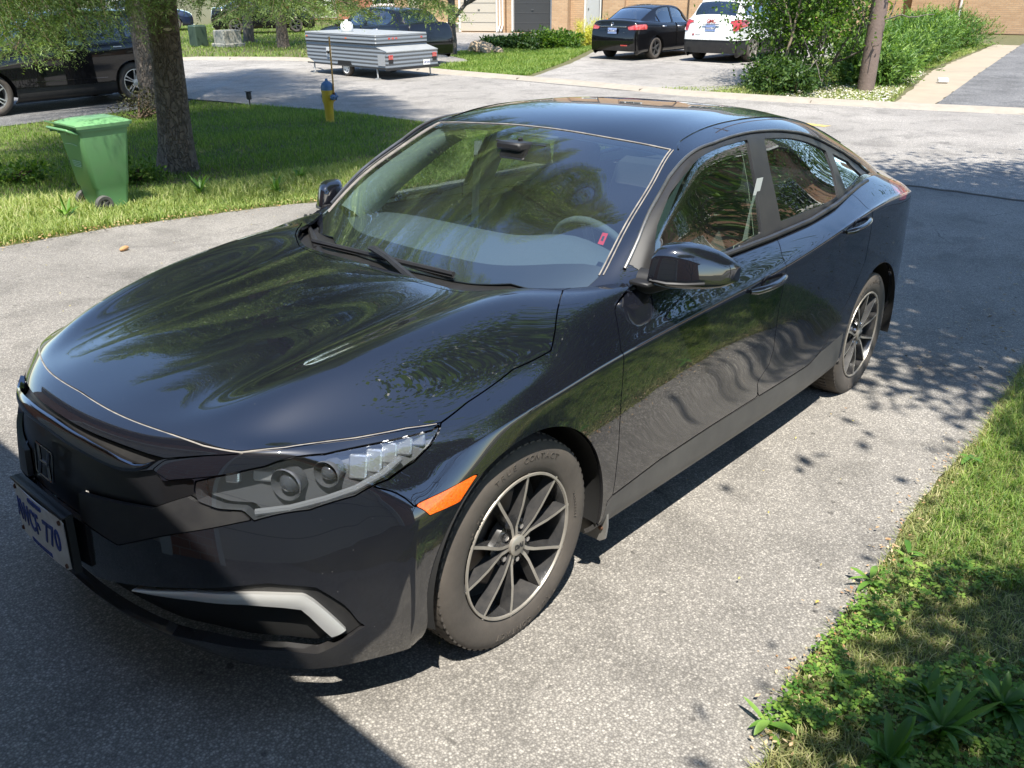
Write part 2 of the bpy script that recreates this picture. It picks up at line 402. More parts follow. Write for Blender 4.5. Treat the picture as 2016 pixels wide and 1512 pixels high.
# reference marks on the two skins of the sedan: name -> surface parameters
MARKS = {('B',200,798):(20.669,0.7127), ('B',300,842):(20.8136,1.9983), ('B',400,876):(20.9904,3.2363), ('B',475,889):(20.922,4.0294), ('B',560,880):(20.437,4.5817), ('B',700,861):(19.1524,5.0355), ('B',800,842):(18.083,5.1834), ('B',868,832):(17.5065,5.4398), ('B',920,792):(16.6526,5.1206), ('B',1010,727):(15.5048,4.8993), ('B',1085,690):(14.6912,5.1413), ('B',1093,650):(14.3302,4.763), ('B',1100,600):(13.8881,4.2047), ('B',478,893):(21.0182,4.1082), ('B',400,897):(21.4045,3.4465), ('B',325,903):(21.9116,2.8122), ('B',291,894):(21.9433,2.4296), ('B',212,865):(21.912,1.4926), ('B',307,908):(22.0908,2.668), ('B',265,928):(22.608,2.3245), ('B',225,922):(22.7192,1.89), ('B',159,889):(22.6398,1.0553), ('B',307,907):(22.0744,2.6626), ('B',285,913):(22.2835,2.4735), ('B',267,913):(22.374,2.2917), ('B',240,902):(22.3448,1.9719), ('B',212,886):(22.2537,1.6167), ('B',170,862):(22.1528,1.0541), ('B',307,909):(22.1071,2.6733), ('B',290,922):(22.3974,2.5608), ('B',245,927):(22.6903,2.1138), ('B',200,911):(22.697,1.5913), ('B',325,906):(21.9622,2.8307), ('B',400,898):(21.4229,3.4549), ('B',480,891):(20.962,4.1011), ('B',560,884):(20.596,4.6735), ('B',700,865):(19.2948,5.132), ('B',800,846):(18.1807,5.2733), ('B',866,836):(17.5905,5.5107), ('B',850,846):(17.8727,5.6113), ('B',760,868):(18.9669,5.5392), ('B',640,893):(20.4735,5.3296), ('B',520,918):(21.4561,4.7235), ('B',420,938):(22.0188,3.8847), ('B',330,946):(22.5634,3.0407), ('B',300,925):(22.394,2.6732), ('B',388,988):(22.9098,3.7117), ('B',383,965):(22.5929,3.6155), ('B',385,948):(22.3244,3.5882), ('B',420,940):(22.0511,3.8934), ('B',520,920):(21.49,4.7367), ('B',640,895):(20.5172,5.3571), ('B',760,870):(19.0122,5.5809), ('B',850,848):(17.9091,5.6571), ('B',866,838):(17.6266,5.5551), ('B',862,850):(17.859,5.7962), ('B',845,878):(18.4048,6.2733), ('B',815,908):(19.1343,6.6472), ('B',765,943):(20.325,6.8667), ('B',700,976):(21.4364,6.6084), ('B',610,1004):(22.4253,5.9195), ('B',500,1026):(23.15,4.9274), ('B',478,1006):(22.9169,4.6701), ('B',430,1003):(22.9845,4.1697), ('B',159,890):(22.6544,1.0588), ('B',225,924):(22.748,1.8956), ('B',265,930):(22.6372,2.3304), ('B',305,925):(22.3693,2.7238), ('B',320,948):(22.6414,2.9441), ('B',383,944):(22.2715,3.5557), ('B',380,965):(22.6062,3.5857), ('B',388,990):(22.9385,3.715), ('B',430,1006):(23.0276,4.175), ('B',478,1008):(22.9459,4.6741), ('B',495,1025):(23.1479,4.8756), ('B',350,1051):(23.8866,3.3468), ('B',232,1074):(24.5758,1.9471), ('B',300,1002):(23.4759,2.802), ('B',370,978):(22.8421,3.5112), ('B',387,991):(22.9569,3.7065), ('B',476,1009):(22.9646,4.6556), ('B',493,1024):(23.1387,4.8539), ('B',350,1050):(23.8747,3.3473), ('B',232,1073):(24.5652,1.949), ('B',190,1136):(25.4979,1.1759), ('B',527,1149):(24.5833,5.1405), ('B',622,1157):(24.5177,6.1556), ('B',719,1233):(25.4859,8.1163), ('B',684,1256):(25.8174,6.9352), ('B',625,1287):(26.2823,5.8981), ('B',560,1280):(26.1307,5.1975), ('B',400,1262):(26.1899,3.3795), ('B',300,1150):(25.1084,2.6268), ('B',527,1150):(24.5943,5.1387), ('B',622,1158):(24.5298,6.1543), ('B',718,1233):(25.4848,8.0965), ('B',684,1254):(25.784,6.9439), ('B',655,1256):(25.7766,6.4268), ('B',600,1206):(25.1267,5.8321), ('B',585,1196):(25.0259,5.6802), ('B',540,1192):(25.0336,5.2008), ('B',300,1176):(25.3838,2.5655), ('B',262,1160):(25.3593,2.1364), ('B',380,1165):(25.0222,3.5032), ('B',500,1169):(24.8375,4.8136), ('B',598,1172):(24.7323,5.8612), ('B',618,1184):(24.8486,6.0707), ('B',635,1198):(25.0023,6.2568), ('B',681,1240):(25.5602,6.9182), ('B',262,1163):(25.3932,2.1276), ('B',383,1182):(25.1897,3.5028), ('B',480,1190):(25.0846,4.5537), ('B',560,1196):(25.0541,5.4085), ('B',593,1200):(25.0634,5.7625), ('B',610,1214):(25.2137,5.9346), ('B',653,1254):(25.744,6.4043), ('B',815,996):(20.4956,8.7039), ('B',886,961):(18.7363,8.818), ('B',944,930):(17.7416,8.8891), ('B',906,988):(18.3894,9.2665), ('B',846,1015):(19.9098,9.1748), ('B',868,833):(17.5247,5.4614), ('B',1213,600):(13.1472,5.2621), ('B',1210,612):(13.2235,5.3997), ('B',1222,690):(13.4191,6.9164), ('B',1223,780):(13.388,8.9089), ('B',1218,880):(13.3129,9.9464), ('B',1211,945):(13.3412,10.6214), ('B',1206,975):(13.3786,10.981), ('B',1195,988):(13.512,11.0763), ('B',906,975):(18.3945,9.1292), ('B',850,1002):(19.7335,9.0506), ('B',816,997):(20.4901,8.724), ('B',733,957):(20.8751,6.7394), ('B',766,944):(20.3319,6.9015), ('B',816,909):(19.1381,6.677), ('B',847,878):(18.3864,6.288), ('B',864,850):(17.8444,5.8124), ('B',1300,904):(12.2802,10.811), ('B',1400,838):(11.1321,10.7691), ('B',1492,780):(10.1416,10.7676), ('B',1491,752):(10.1845,10.3825), ('B',1514,718):(9.9524,10.1221), ('B',1523,688):(9.8975,9.782), ('B',1534,603):(9.9962,8.7362), ('B',1543,561):(9.9903,8.2848), ('B',1548,527):(9.9959,7.5992), ('B',1539,502):(9.9631,6.2715), ('B',1527,468):(9.8352,5.1728), ('B',1493,780):(10.1297,10.7767), ('B',1545,748):(9.4977,10.7898), ('B',1592,718):(8.8253,10.7908), ('B',1615,692):(8.4793,10.6149), ('B',1634,662):(8.1972,10.3433), ('B',1660,608):(7.8473,9.7459), ('B',1674,582):(7.647,9.4618), ('B',1704,510):(7.2543,8.791), ('B',1715,451):(7.2571,8.2508), ('B',1716,415):(7.3696,7.5185), ('B',1690,392):(7.2877,5.6405), ('B',1206,977):(13.3764,11.0114), ('B',1300,906):(12.2784,10.8384), ('B',1400,840):(11.1303,10.7968), ('B',1493,782):(10.1273,10.8062), ('B',1592,720):(8.8207,10.8237), ('B',1615,694):(8.4741,10.6457), ('B',1759,357):(4.8522,5.6691), ('B',1782,392):(4.9963,7.8847), ('B',1771,395):(5.5539,7.8488), ('B',1763,380):(5.5597,6.6052), ('B',1748,356):(5.2587,5.5415), ('K',1098,584):(0,3.4286), ('K',1150,570):(0.2418,3.8375), ('K',1183,540):(0.7852,4.0367), ('K',1236,520):(1.0657,5.0632), ('K',1258,470):(1.6406,4.9831), ('K',1281,417):(2.2275,4.8278), ('K',1319,350):(3.1172,4.7859), ('K',1353,312):(3.7933,5.1792), ('K',1404,284):(4.6973,5.596), ('K',1472,264):(5.7665,5.6686), ('K',1556,262):(6.9592,5.7656), ('K',1615,279):(8.0741,5.6496), ('K',1658,302):(9.0319,5.4631), ('K',1690,325):(9.6734,5.7997), ('K',1709,341):(9.9974,7.0218), ('K',1676,374):(8.7692,10.0727), ('K',1289,497):(1.6595,7.1974), ('K',1290,470):(1.8009,6.2354), ('K',1294,445):(1.9995,5.8297), ('K',1319,381):(2.6994,5.4219), ('K',1353,339):(3.429,5.7969), ('K',1404,296):(4.5911,5.9555), ('K',1472,275):(5.6944,6.0208), ('K',1489,366):(5.555,7.835), ('K',1499,459):(5.3453,9.652), ('K',1460,481):(4.5643,9.8074), ('K',1504,273):(6.1412,6.1037), ('K',1515,330):(6.0736,7.2749), ('K',1537,436):(6.0295,9.4714), ('K',1595,412):(7.0061,9.4488), ('K',1651,386):(8.1571,9.7276), ('K',1640,335):(8.2098,7.7335), ('K',1626,297):(8.1935,6.211), ('K',1598,283):(7.6284,6.1621), ('K',1556,272):(6.8968,6.1051), ('K',1639,302):(8.4966,6.0802), ('K',1650,335):(8.4402,7.7262), ('K',1665,374):(8.513,9.7036), ('K',1683,360):(9.0219,9.5799), ('K',1696,345):(9.5291,8.2153), ('K',1670,318):(9.1941,5.9644), ('K',1229,530):(0.923,5.0102), ('K',1256,472):(1.6179,4.9495), ('K',1279,417):(2.2294,4.764), ('K',1317,350):(3.1197,4.7234), ('K',1351,311):(3.8018,5.0859), ('K',1403,283):(4.696,5.5404), ('K',1472,262):(5.7835,5.5854), ('K',1556,260):(6.9751,5.6824), ('K',1615,277):(8.0949,5.5521), ('K',1658,300):(9.0558,5.3652), ('K',1690,323):(9.6969,5.6799), ('K',1709,340):(10.0223,6.7192), ('G',618,489):(-0,-2.5714), ('G',896,549):(0.6603,1.5048), ('G',742,503):(-0.7591,-0.6121), ('G',822,566):(0.1422,0.999), ('G',586,427):(-0,-10.5714), ('G',606,500):(-0,-2.3571), ('G',597,465):(-0,-11), ('G',640,520):(-0,-1.7143), ('B',560,955):(21.9098,5.2673), ('B',640,934):(21.1997,5.7443), ('B',437,950):(22.1558,4.0979), ('B',500,948):(21.9822,4.7014), ('B',690,930):(20.7908,6.0439), ('B',722,918):(20.3123,6.1125), ('B',752,902):(19.725,6.0814), ('B',782,888):(19.1635,6.0486), ('B',810,873):(18.6478,5.9388), ('B',500,1012):(22.9528,4.9038), ('B',570,1003):(22.5915,5.5476), ('B',640,985):(21.9673,6.0968), ('B',700,963):(21.2377,6.4697), ('B',755,930):(20.2025,6.5295), ('B',790,900):(19.2861,6.3071), ('B',1475,574):(10.752,7.823), ('B',1541,541):(10.0604,7.9258), ('B',1664,457):(8.3999,7.7992), ('B',1708,430):(7.5341,7.8666), ('G',1176,478):(1.5874,3.5418), ('G',1186,456):(1.831,3.5073), ('G',1197,458):(1.8074,3.6518), ('G',1187,481):(1.5513,3.6876), }
# ---------------------------------------------------------------- the parked sedan: skins (car frame: x forward from the front axle, y to the driver's side, z up)
def I(x, xs, ys): return float(np.interp(-x, [-a for a in xs], ys))
BX = [.45, .2, 0, -.3, -.55, -.8, -1.1, -1.5, -1.9, -2.3, -2.6, -2.9, -3.2, -3.45]
TB = dict(  # y and z of each side row along the car
 y6=[.80, .835, .848, .856, .855, .856, .858, .860, .856, .848, .835, .81, .77, .72],
 z6=[.74, .78, .80, .845, .885, .905, .917, .932, .958, 1.005, 1.04, 1.045, 1.03, .98],
 y7=[.850, .880, .892, .896, .898, .900, .902, .903, .902, .897, .889, .868, .828, .765],
 z7=[.70, .74, .762, .795, .815, .832, .850, .880, .925, .975, 1.0, 1.0, .985, .94],
 y8=[.872, .893, .900, .899, .895, .893, .893, .893, .893, .896, .897, .88, .84, .775],
 z8=[.62, .65, .655, .66, .66, .66, .66, .67, .68, .70, .71, .71, .71, .70],
 y9=[.878, .897, .902, .900, .888, .883, .882, .882, .885, .894, .899, .883, .845, .785],
 z9=[.48, .48, .48, .49, .49, .49, .49, .50, .51, .52, .52, .52, .52, .52],
 y10=[.878, .896, .900, .899, .893, .892, .892, .892, .894, .897, .899, .88, .84, .79],
 z10=[.35, .34, .34, .335, .325, .325, .325, .325, .33, .335, .35, .39, .42, .44],
 y11=[.87, .886, .888, .886, .882, .88, .88, .88, .882, .884, .884, .865, .82, .77],
 z11=[.25, .25, .25, .245, .235, .232, .232, .232, .232, .235, .27, .34, .37, .39],
 y12=[.83] * 11 + [.81, .77, .72], z12=[.19, .19, .19, .19, .185, .185, .185, .185, .185, .19, .23, .31, .34, .36])
def side_rows(x, dx=(0,) * 7):
    out = []
    for k, r in enumerate(range(6, 13)):
        out.append((x + dx[k], I(x, BX, TB['y%d' % r]), I(x, BX, TB['z%d' % r])))
    return out
def col(top, x, dx=(0,) * 7): return [tuple(p) for p in top] + side_rows(x, dx)
def shelf(x, yb, zb): return [(x, 0, zb - .01), (x, .2, zb - .01), (x, .42, zb - .01), (x, .58, zb - .008), (x, .70, zb - .004), (x, yb, zb)]
NET = [
 # tail, from underneath upwards
 [(-3.55, 0, .25), (-3.55, .17, .25), (-3.53, .33, .25), (-3.50, .46, .25), (-3.44, .56, .25), (-3.37, .63, .25), (-3.30, .68, .25), (-3.23, .72, .25), (-3.20, .74, .25), (-3.18, .76, .25), (-3.16, .765, .25), (-3.15, .765, .245), (-3.12, .74, .24)],
 [(-3.72, 0, .45), (-3.72, .17, .45), (-3.70, .33, .45), (-3.66, .46, .46), (-3.60, .56, .47), (-3.53, .64, .48), (-3.46, .695, .49), (-3.38, .74, .48), (-3.32, .765, .44), (-3.28, .785, .40), (-3.25, .79, .34), (-3.22, .785, .29), (-3.18, .75, .255)],
 [(-3.72, 0, .72), (-3.72, .17, .72), (-3.70, .33, .73), (-3.66, .46, .74), (-3.61, .56, .75), (-3.55, .63, .76), (-3.50, .68, .77), (-3.45, .72, .76), (-3.40, .76, .66), (-3.36, .79, .54), (-3.32, .805, .40), (-3.28, .80, .30), (-3.22, .76, .262)],
 [(-3.64, 0, 1.02), (-3.64, .17, 1.02), (-3.62, .33, 1.02), (-3.58, .46, 1.015), (-3.53, .56, 1.005), (-3.48, .63, .985), (-3.46, .68, .95), (-3.43, .735, .90), (-3.39, .775, .70), (-3.35, .80, .52), (-3.31, .81, .37), (-3.27, .80, .30), (-3.2, .765, .265)],
 col([(-3.42, 0, 1.085), (-3.42, .2, 1.085), (-3.40, .38, 1.08), (-3.38, .50, 1.07), (-3.36, .59, 1.055), (-3.33, .665, 1.03)], -3.25),
 col([(-3.15, 0, 1.12), (-3.15, .2, 1.12), (-3.13, .40, 1.115), (-3.12, .53, 1.108), (-3.10, .625, 1.09), (-3.08, .705, 1.07)], -3.0),
 col(shelf(-2.85, .725, 1.085), -2.78),
 col(shelf(-2.55, .745, 1.068), -2.52),
 col(shelf(-2.25, .775, 1.025), -2.22),
 col(shelf(-1.9, .793, .992), -1.88),
 col(shelf(-1.5, .80, .978), -1.5),
 col(shelf(-1.1, .80, .968), -1.1),
 col(shelf(-.78, .797, .962), -.78),
 col([(-.5, 0, .925), (-.5, .2, .925), (-.5, .42, .93), (-.5, .575, .94), (-.52, .70, .955), (-.52, .785, .95)], -.5),
 col([(-.28, 0, .93), (-.28, .2, .93), (-.285, .42, .933), (-.29, .575, .962), (-.29, .69, .942), (-.29, .790, .897)], -.28),
 col([(-.06, 0, .917), (-.06, .2, .916), (-.065, .41, .914), (-.07, .565, .951), (-.09, .685, .905), (-.12, .792, .85)], -.12, (0, 0, 0, 0, 0, 0, 0)),
 col([(.17, 0, .89), (.17, .2, .888), (.165, .40, .882), (.155, .545, .920), (.13, .67, .862), (.04, .785, .812)], .02),
 [(.35, 0, .862), (.35, .2, .86), (.345, .38, .85), (.33, .525, .888), (.30, .645, .824), (.20, .762, .775), (.16, .83, .762), (.14, .877, .735), (.12, .896, .65), (.12, .9, .48), (.12, .898, .34), (.12, .887, .25), (.12, .83, .19)],
 [(.52, 0, .832), (.52, .19, .83), (.505, .36, .82), (.48, .495, .852), (.43, .61, .795), (.32, .735, .760), (.27, .802, .742), (.24, .855, .70), (.23, .883, .63), (.25, .89, .48), (.25, .888, .34), (.25, .88, .25), (.25, .83, .19)],
 [(.65, 0, .805), (.65, .18, .803), (.62, .34, .795), (.58, .47, .812), (.53, .58, .773), (.42, .69, .757), (.36, .765, .728), (.32, .83, .678), (.31, .872, .61), (.33, .879, .48), (.33, .877, .34), (.33, .87, .25), (.32, .83, .19)],
 [(.74, 0, .783), (.735, .17, .781), (.70, .325, .776), (.65, .45, .779), (.60, .555, .757), (.50, .65, .752), (.43, .74, .712), (.38, .81, .662), (.36, .860, .595), (.37, .870, .48), (.37, .870, .34), (.37, .862, .25), (.36, .83, .19)],
 [(.795, 0, .762), (.788, .16, .761), (.755, .31, .757), (.71, .43, .750), (.66, .54, .744), (.58, .625, .735), (.50, .72, .690), (.44, .797, .640), (.40, .85, .575), (.395, .864, .47), (.395, .864, .34), (.395, .857, .25), (.385, .83, .19)],
 [(.845, 0, .727), (.838, .155, .725), (.805, .30, .72), (.76, .415, .708), (.705, .525, .69), (.63, .61, .675), (.555, .70, .64), (.485, .78, .592), (.425, .84, .535), (.41, .857, .45), (.405, .86, .33), (.405, .852, .25), (.39, .83, .19)],
 [(.880, 0, .66), (.873, .155, .658), (.84, .295, .65), (.79, .415, .637), (.735, .525, .62), (.665, .61, .605), (.59, .695, .575), (.51, .775, .535), (.44, .837, .488), (.415, .854, .42), (.41, .855, .32), (.408, .849, .245), (.39, .83, .19)],
 [(.892, 0, .56), (.886, .155, .558), (.856, .295, .55), (.808, .42, .54), (.755, .53, .527), (.685, .62, .512), (.608, .705, .487), (.522, .78, .455), (.45, .834, .422), (.42, .851, .378), (.412, .852, .30), (.408, .846, .24), (.39, .83, .19)],
 [(.897, 0, .42), (.891, .16, .42), (.862, .305, .415), (.816, .435, .41), (.757, .55, .40), (.688, .64, .39), (.612, .72, .375), (.527, .785, .355), (.457, .833, .34), (.421, .849, .32), (.412, .85, .275), (.407, .844, .23), (.388, .83, .188)],
 [(.886, 0, .28), (.881, .165, .28), (.856, .32, .28), (.811, .455, .278), (.755, .57, .275), (.687, .66, .272), (.612, .735, .268), (.528, .79, .262), (.452, .831, .255), (.419, .844, .25), (.408, .844, .235), (.403, .84, .215), (.387, .828, .187)],
 [(.83, 0, .19), (.825, .17, .19), (.80, .33, .19), (.76, .47, .19), (.71, .59, .19), (.655, .675, .19), (.58, .745, .19), (.50, .79, .19), (.435, .82, .19), (.41, .83, .19), (.40, .83, .188), (.395, .83, .187), (.385, .825, .185)],
]
def fair():
    '''fair the hand-set stations: bonnet rows follow low-order curves, door rows are averaged along the car'''
    n = len(NET); G = [[np.array(p, float) for p in c] for c in NET]
    ia = next(i for i in range(n) if i > 8 and G[i][0][0] > -.3); ib = next(i for i in range(ia, n) if G[i][0][0] > .79)
    for r in range(0, 6):
        X = np.array([G[i][r] for i in range(ia, ib + 1)]); x = X[:, 0]; w = np.ones(len(x)); w[-1] = 2; w[-2] = 1.5
        if r == 5: w[:] = 1; w[-3:] = 3
        for k, dg in ((1, 3), (2, 4 if r < 5 else 3)):
            c = np.polyfit(x, X[:, k], dg, w=w); v = np.polyval(c, x); mix = 1 if r < 5 else .6
            for q, i in enumerate(range(ia, ib)):
                if not (r == 0 and k == 1): G[i][r][k] = v[q] * mix + X[q, k] * (1 - mix)
    for _ in range(3):
        for r in range(6, 13):
            for k in (1, 2):
                if r == 7 and k == 2: continue
                v = np.array([G[i][r][k] for i in range(n)])
                for i in range(6, ia + 1): G[i][r][k] = .5 * v[i] + .25 * (v[i - 1] + v[i + 1])
    return [[tuple(p) for p in c] for c in G]
# hold the shoulder crease sharp: a row just above and just below it
def sharpen(net):
    out = []
    for c in net:
        c = [np.array(p, float) for p in c]; a = c[6] - c[7]; b = c[8] - c[7]
        n = c[:7] + [c[7] + a * .22, c[7] + b * .10] + c[8:]
        out.append(n)
    return np.array(out)
def make_body(pu=20, pv=14): return make_src(sharpen(fair()), pu, pv, fit=2, flip=False)
# cabin: rows from the middle of the roof over the rail down the side glass to the belt
def cab(c0, c2, c4, c5, c6, c8, c9):
    c0, c2, c4, c5, c6, c8, c9 = [np.array(p, float) for p in (c0, c2, c4, c5, c6, c8, c9)]
    def q(a, b, c, t): return a * (1 - t) * (1 - 2 * t) + 4 * b * t * (1 - t) + c * t * (2 * t - 1)
    r1 = (c0 + c2) / 2; r1 = np.array([c0[0] * .72 + c2[0] * .28, c2[1] / 2, c0[2] * .75 + c2[2] * .25])
    m = (c6 + c8) / 2 + np.array([0, .006, 0]); m1 = c6 * .75 + c8 * .25 + np.array([0, .0045, 0]); m2 = c6 * .25 + c8 * .75 + np.array([0, .0045, 0])
    return [c0, r1, c2, c2 * .45 + c4 * .55 + np.array([0, 0, .002]), c4, c5, c6, m1, m, m2, c8, c9]
CAB = [
 cab((-.22, 0, .885), (-.27, .36, .885), (-.50, .685, .925), (-.53, .735, .935), (-.55, .765, .94), (-.56, .79, .95), (-.56, .81, .90)),
 cab((-.36, 0, .955), (-.41, .36, .955), (-.585, .680, .998), (-.63, .73, 1.003), (-.645, .765, .99), (-.65, .79, .975), (-.65, .81, .925)),
 cab((-.58, 0, 1.085), (-.62, .36, 1.078), (-.73, .655, 1.115), (-.77, .71, 1.125), (-.785, .745, 1.11), (-.80, .79, .975), (-.80, .81, .925)),
 cab((-.83, 0, 1.225), (-.86, .35, 1.215), (-.92, .620, 1.220), (-.95, .68, 1.232), (-.96, .715, 1.215), (-1.0, .80, .968), (-1.0, .815, .925)),
 cab((-1.075, 0, 1.345), (-1.085, .34, 1.332), (-1.10, .575, 1.315), (-1.11, .645, 1.310), (-1.12, .682, 1.288), (-1.2, .80, .968), (-1.2, .815, .925)),
 cab((-1.35, 0, 1.41), (-1.35, .33, 1.402), (-1.35, .555, 1.372), (-1.35, .620, 1.352), (-1.35, .658, 1.322), (-1.4, .80, .972), (-1.4, .815, .925)),
 cab((-1.65, 0, 1.430), (-1.65, .33, 1.422), (-1.65, .545, 1.392), (-1.65, .605, 1.368), (-1.65, .642, 1.335), (-1.65, .80, .978), (-1.65, .815, .93)),
 cab((-2.0, 0, 1.425), (-2.0, .33, 1.417), (-2.0, .535, 1.388), (-2.0, .600, 1.360), (-2.0, .638, 1.318), (-1.95, .797, .992), (-1.95, .81, .94)),
 cab((-2.35, 0, 1.392), (-2.35, .33, 1.382), (-2.34, .53, 1.352), (-2.32, .600, 1.315), (-2.31, .640, 1.262), (-2.25, .778, 1.03), (-2.25, .80, .98)),
 cab((-2.7, 0, 1.325), (-2.7, .32, 1.315), (-2.66, .53, 1.282), (-2.62, .61, 1.235), (-2.60, .655, 1.178), (-2.55, .748, 1.072), (-2.52, .775, 1.02)),
 cab((-3.0, 0, 1.235), (-3.0, .32, 1.228), (-2.96, .54, 1.198), (-2.92, .625, 1.155), (-2.88, .675, 1.11), (-2.83, .725, 1.06), (-2.80, .75, 1.02)),
 cab((-3.25, 0, 1.140), (-3.25, .32, 1.135), (-3.22, .55, 1.11), (-3.18, .63, 1.08), (-3.14, .68, 1.05), (-3.08, .71, 1.02), (-3.05, .73, .98)),
 cab((-3.42, 0, 1.06), (-3.42, .32, 1.055), (-3.38, .55, 1.03), (-3.34, .63, 1.0), (-3.30, .67, .97), (-3.24, .70, .95), (-3.20, .72, .92)),
]
def make_cab(pu=18, pv=14): return make_src(np.array(CAB), pu, pv, fit=2, flip=True)
# ---------------------------------------------------------------- the black sedan in the driveway
def paint_mat():
    m = bpy.data.materials.new('black_paint'); m.use_nodes = True; N, L = nodes_of(m); b = N['Principled BSDF']
    tc = N.new('ShaderNodeTexCoord')
    b.inputs['Coat Weight'].default_value = 1; b.inputs['Coat Roughness'].default_value = .012; b.inputs['Coat IOR'].default_value = 1.95
    b.inputs['Roughness'].default_value = .28; b.inputs['Specular IOR Level'].default_value = .06; b.inputs['Metallic'].default_value = .0
    # road dust low on the panels and faint water marks: a thin grey film with a shape of its own
    sp = N.new('ShaderNodeSeparateXYZ'); L.new(tc.outputs['Object'], sp.inputs[0])
    lo = N.new('ShaderNodeMapRange'); lo.inputs[1].default_value = .62; lo.inputs[2].default_value = .2; lo.inputs[3].default_value = 0; lo.inputs[4].default_value = 1; L.new(sp.outputs[2], lo.inputs[0])
    n1 = N.new('ShaderNodeTexNoise'); n1.inputs['Scale'].default_value = 4; n1.inputs['Detail'].default_value = 8; n1.inputs['Roughness'].default_value = .7; L.new(tc.outputs['Object'], n1.inputs['Vector'])
    mu = N.new('ShaderNodeMath'); mu.operation = 'MULTIPLY'; L.new(lo.outputs[0], mu.inputs[0]); L.new(n1.outputs[0], mu.inputs[1])
    mx = N.new('ShaderNodeMix'); mx.data_type = 'RGBA'; mx.inputs[6].default_value = (.004, .005, .009, 1); mx.inputs[7].default_value = (.045, .042, .038, 1); L.new(mu.outputs[0], mx.inputs[0])
    # specks
    v = N.new('ShaderNodeTexVoronoi'); v.inputs['Scale'].default_value = 46; L.new(tc.outputs['Object'], v.inputs['Vector'])
    lt = N.new('ShaderNodeMath'); lt.operation = 'LESS_THAN'; lt.inputs[1].default_value = .045; L.new(v.outputs['Distance'], lt.inputs[0])
    sc = N.new('ShaderNodeSeparateColor'); L.new(v.outputs['Color'], sc.inputs[0]); gt = N.new('ShaderNodeMath'); gt.operation = 'GREATER_THAN'; gt.inputs[1].default_value = .72; L.new(sc.outputs[0], gt.inputs[0])
    m3 = N.new('ShaderNodeMath'); m3.operation = 'MULTIPLY'; L.new(lt.outputs[0], m3.inputs[0]); L.new(gt.outputs[0], m3.inputs[1])
    m4 = N.new('ShaderNodeMath'); m4.operation = 'MULTIPLY'; m4.inputs[1].default_value = .45; L.new(m3.outputs[0], m4.inputs[0])
    mx2 = N.new('ShaderNodeMix'); mx2.data_type = 'RGBA'; mx2.inputs[7].default_value = (.3, .3, .3, 1); L.new(mx.outputs[2], mx2.inputs[6]); L.new(m4.outputs[0], mx2.inputs[0])
    L.new(mx2.outputs[2], b.inputs['Base Color'])
    cr = N.new('ShaderNodeMapRange'); cr.inputs[3].default_value = .012; cr.inputs[4].default_value = .16; L.new(mu.outputs[0], cr.inputs[0]); L.new(cr.outputs[0], b.inputs['Coat Roughness'])
    # film of dust everywhere: a faint diffuse veil
    n2 = N.new('ShaderNodeTexNoise'); n2.inputs['Scale'].default_value = 2.2; n2.inputs['Detail'].default_value = 9; L.new(tc.outputs['Object'], n2.inputs['Vector'])
    d = N.new('ShaderNodeBsdfDiffuse'); d.inputs[0].default_value = (.5, .48, .45, 1)
    mr = N.new('ShaderNodeMapRange'); mr.inputs[1].default_value = .3; mr.inputs[2].default_value = .8; mr.inputs[3].default_value = .001; mr.inputs[4].default_value = .008; L.new(n2.outputs[0], mr.inputs[0])
    ms = N.new('ShaderNodeMixShader'); L.new(mr.outputs[0], ms.inputs[0]); L.new(b.outputs[0], ms.inputs[1]); L.new(d.outputs[0], ms.inputs[2]); L.new(ms.outputs[0], N['Material Output'].inputs[0])
    return m
M_PAINT = paint_mat()
M_TRIM = mat('black_trim', (.018, .018, .02), .38, noise=(9, .2, (.035, .034, .033)), spec=.4)
M_PLASTIC = mat('black_plastic', (.012, .012, .013), .5, noise=(14, .2, (.022, .021, .02)), spec=.35)
M_GLOSSBLK = mat('gloss_black', (.005, .005, .006), .12, coat=1)
M_RUBBER = mat('seal_rubber', (.02, .02, .02), .7)
M_SEAM = mat('weathered_seal', (.34, .31, .27), .6, noise=(25, .25, (.12, .11, .10)))
M_CHROME = mat('chrome', (.66, .66, .68), .2, metal=1)
M_DCHROME = mat('dark_chrome', (.22, .22, .24), .1, metal=1)
M_ALU = mat('machined_rim', (.42, .39, .34), .40, metal=.5, noise=(18, .25, (.30, .275, .24)))
M_RIMBLK = mat('rim_black', (.02, .021, .023), .25, coat=.6, noise=(16, .2, (.055, .052, .05)))
M_TYRE = mat('tyre_rubber', (.055, .047, .040), .82, noise=(10, .22, (.09, .076, .063)), bump=(90, .0006))
M_DARK = mat('under_car', (.008, .008, .008), .9)
M_GLASS = glass('windscreen_glass', (.62, .74, .76), dusty=.012)  # dust film, set heavier to stand in for the dash's glare veil
M_SIDEGLASS = glass('side_glass', (.72, .82, .76), dusty=.004)
M_PRIVACY = glass('rear_glass', (.42, .48, .45), dusty=.004)
M_CABIN = mat('cabin_grey', (.12, .135, .145), .75, noise=(120, .3, (.09, .10, .11)), bump=(400, .0006))
M_CABINL = mat('cabin_light', (.50, .55, .47), .75, noise=(60, .2, (.44, .48, .42)))
M_SEAT = mat('seat_cloth', (.05, .05, .052), .9, noise=(200, .3, (.09, .09, .09)))
M_LENS = glass('lamp_lens', (.93, .95, .96), dusty=.012)
M_REFL = mat('lamp_reflector', (.80, .81, .83), .3, metal=.9, bump=(220, .0008))
M_LAMPBLK = mat('lamp_housing', (.06, .062, .068), .35, coat=.5)
M_AMBER = mat('amber_lens', (.68, .075, .004), .12, coat=1, noise=(140, .2, (.80, .16, .01)), bump=(260, .0012))
M_RED = mat('red_lens', (.45, .012, .01), .12, coat=1, bump=(200, .0006))
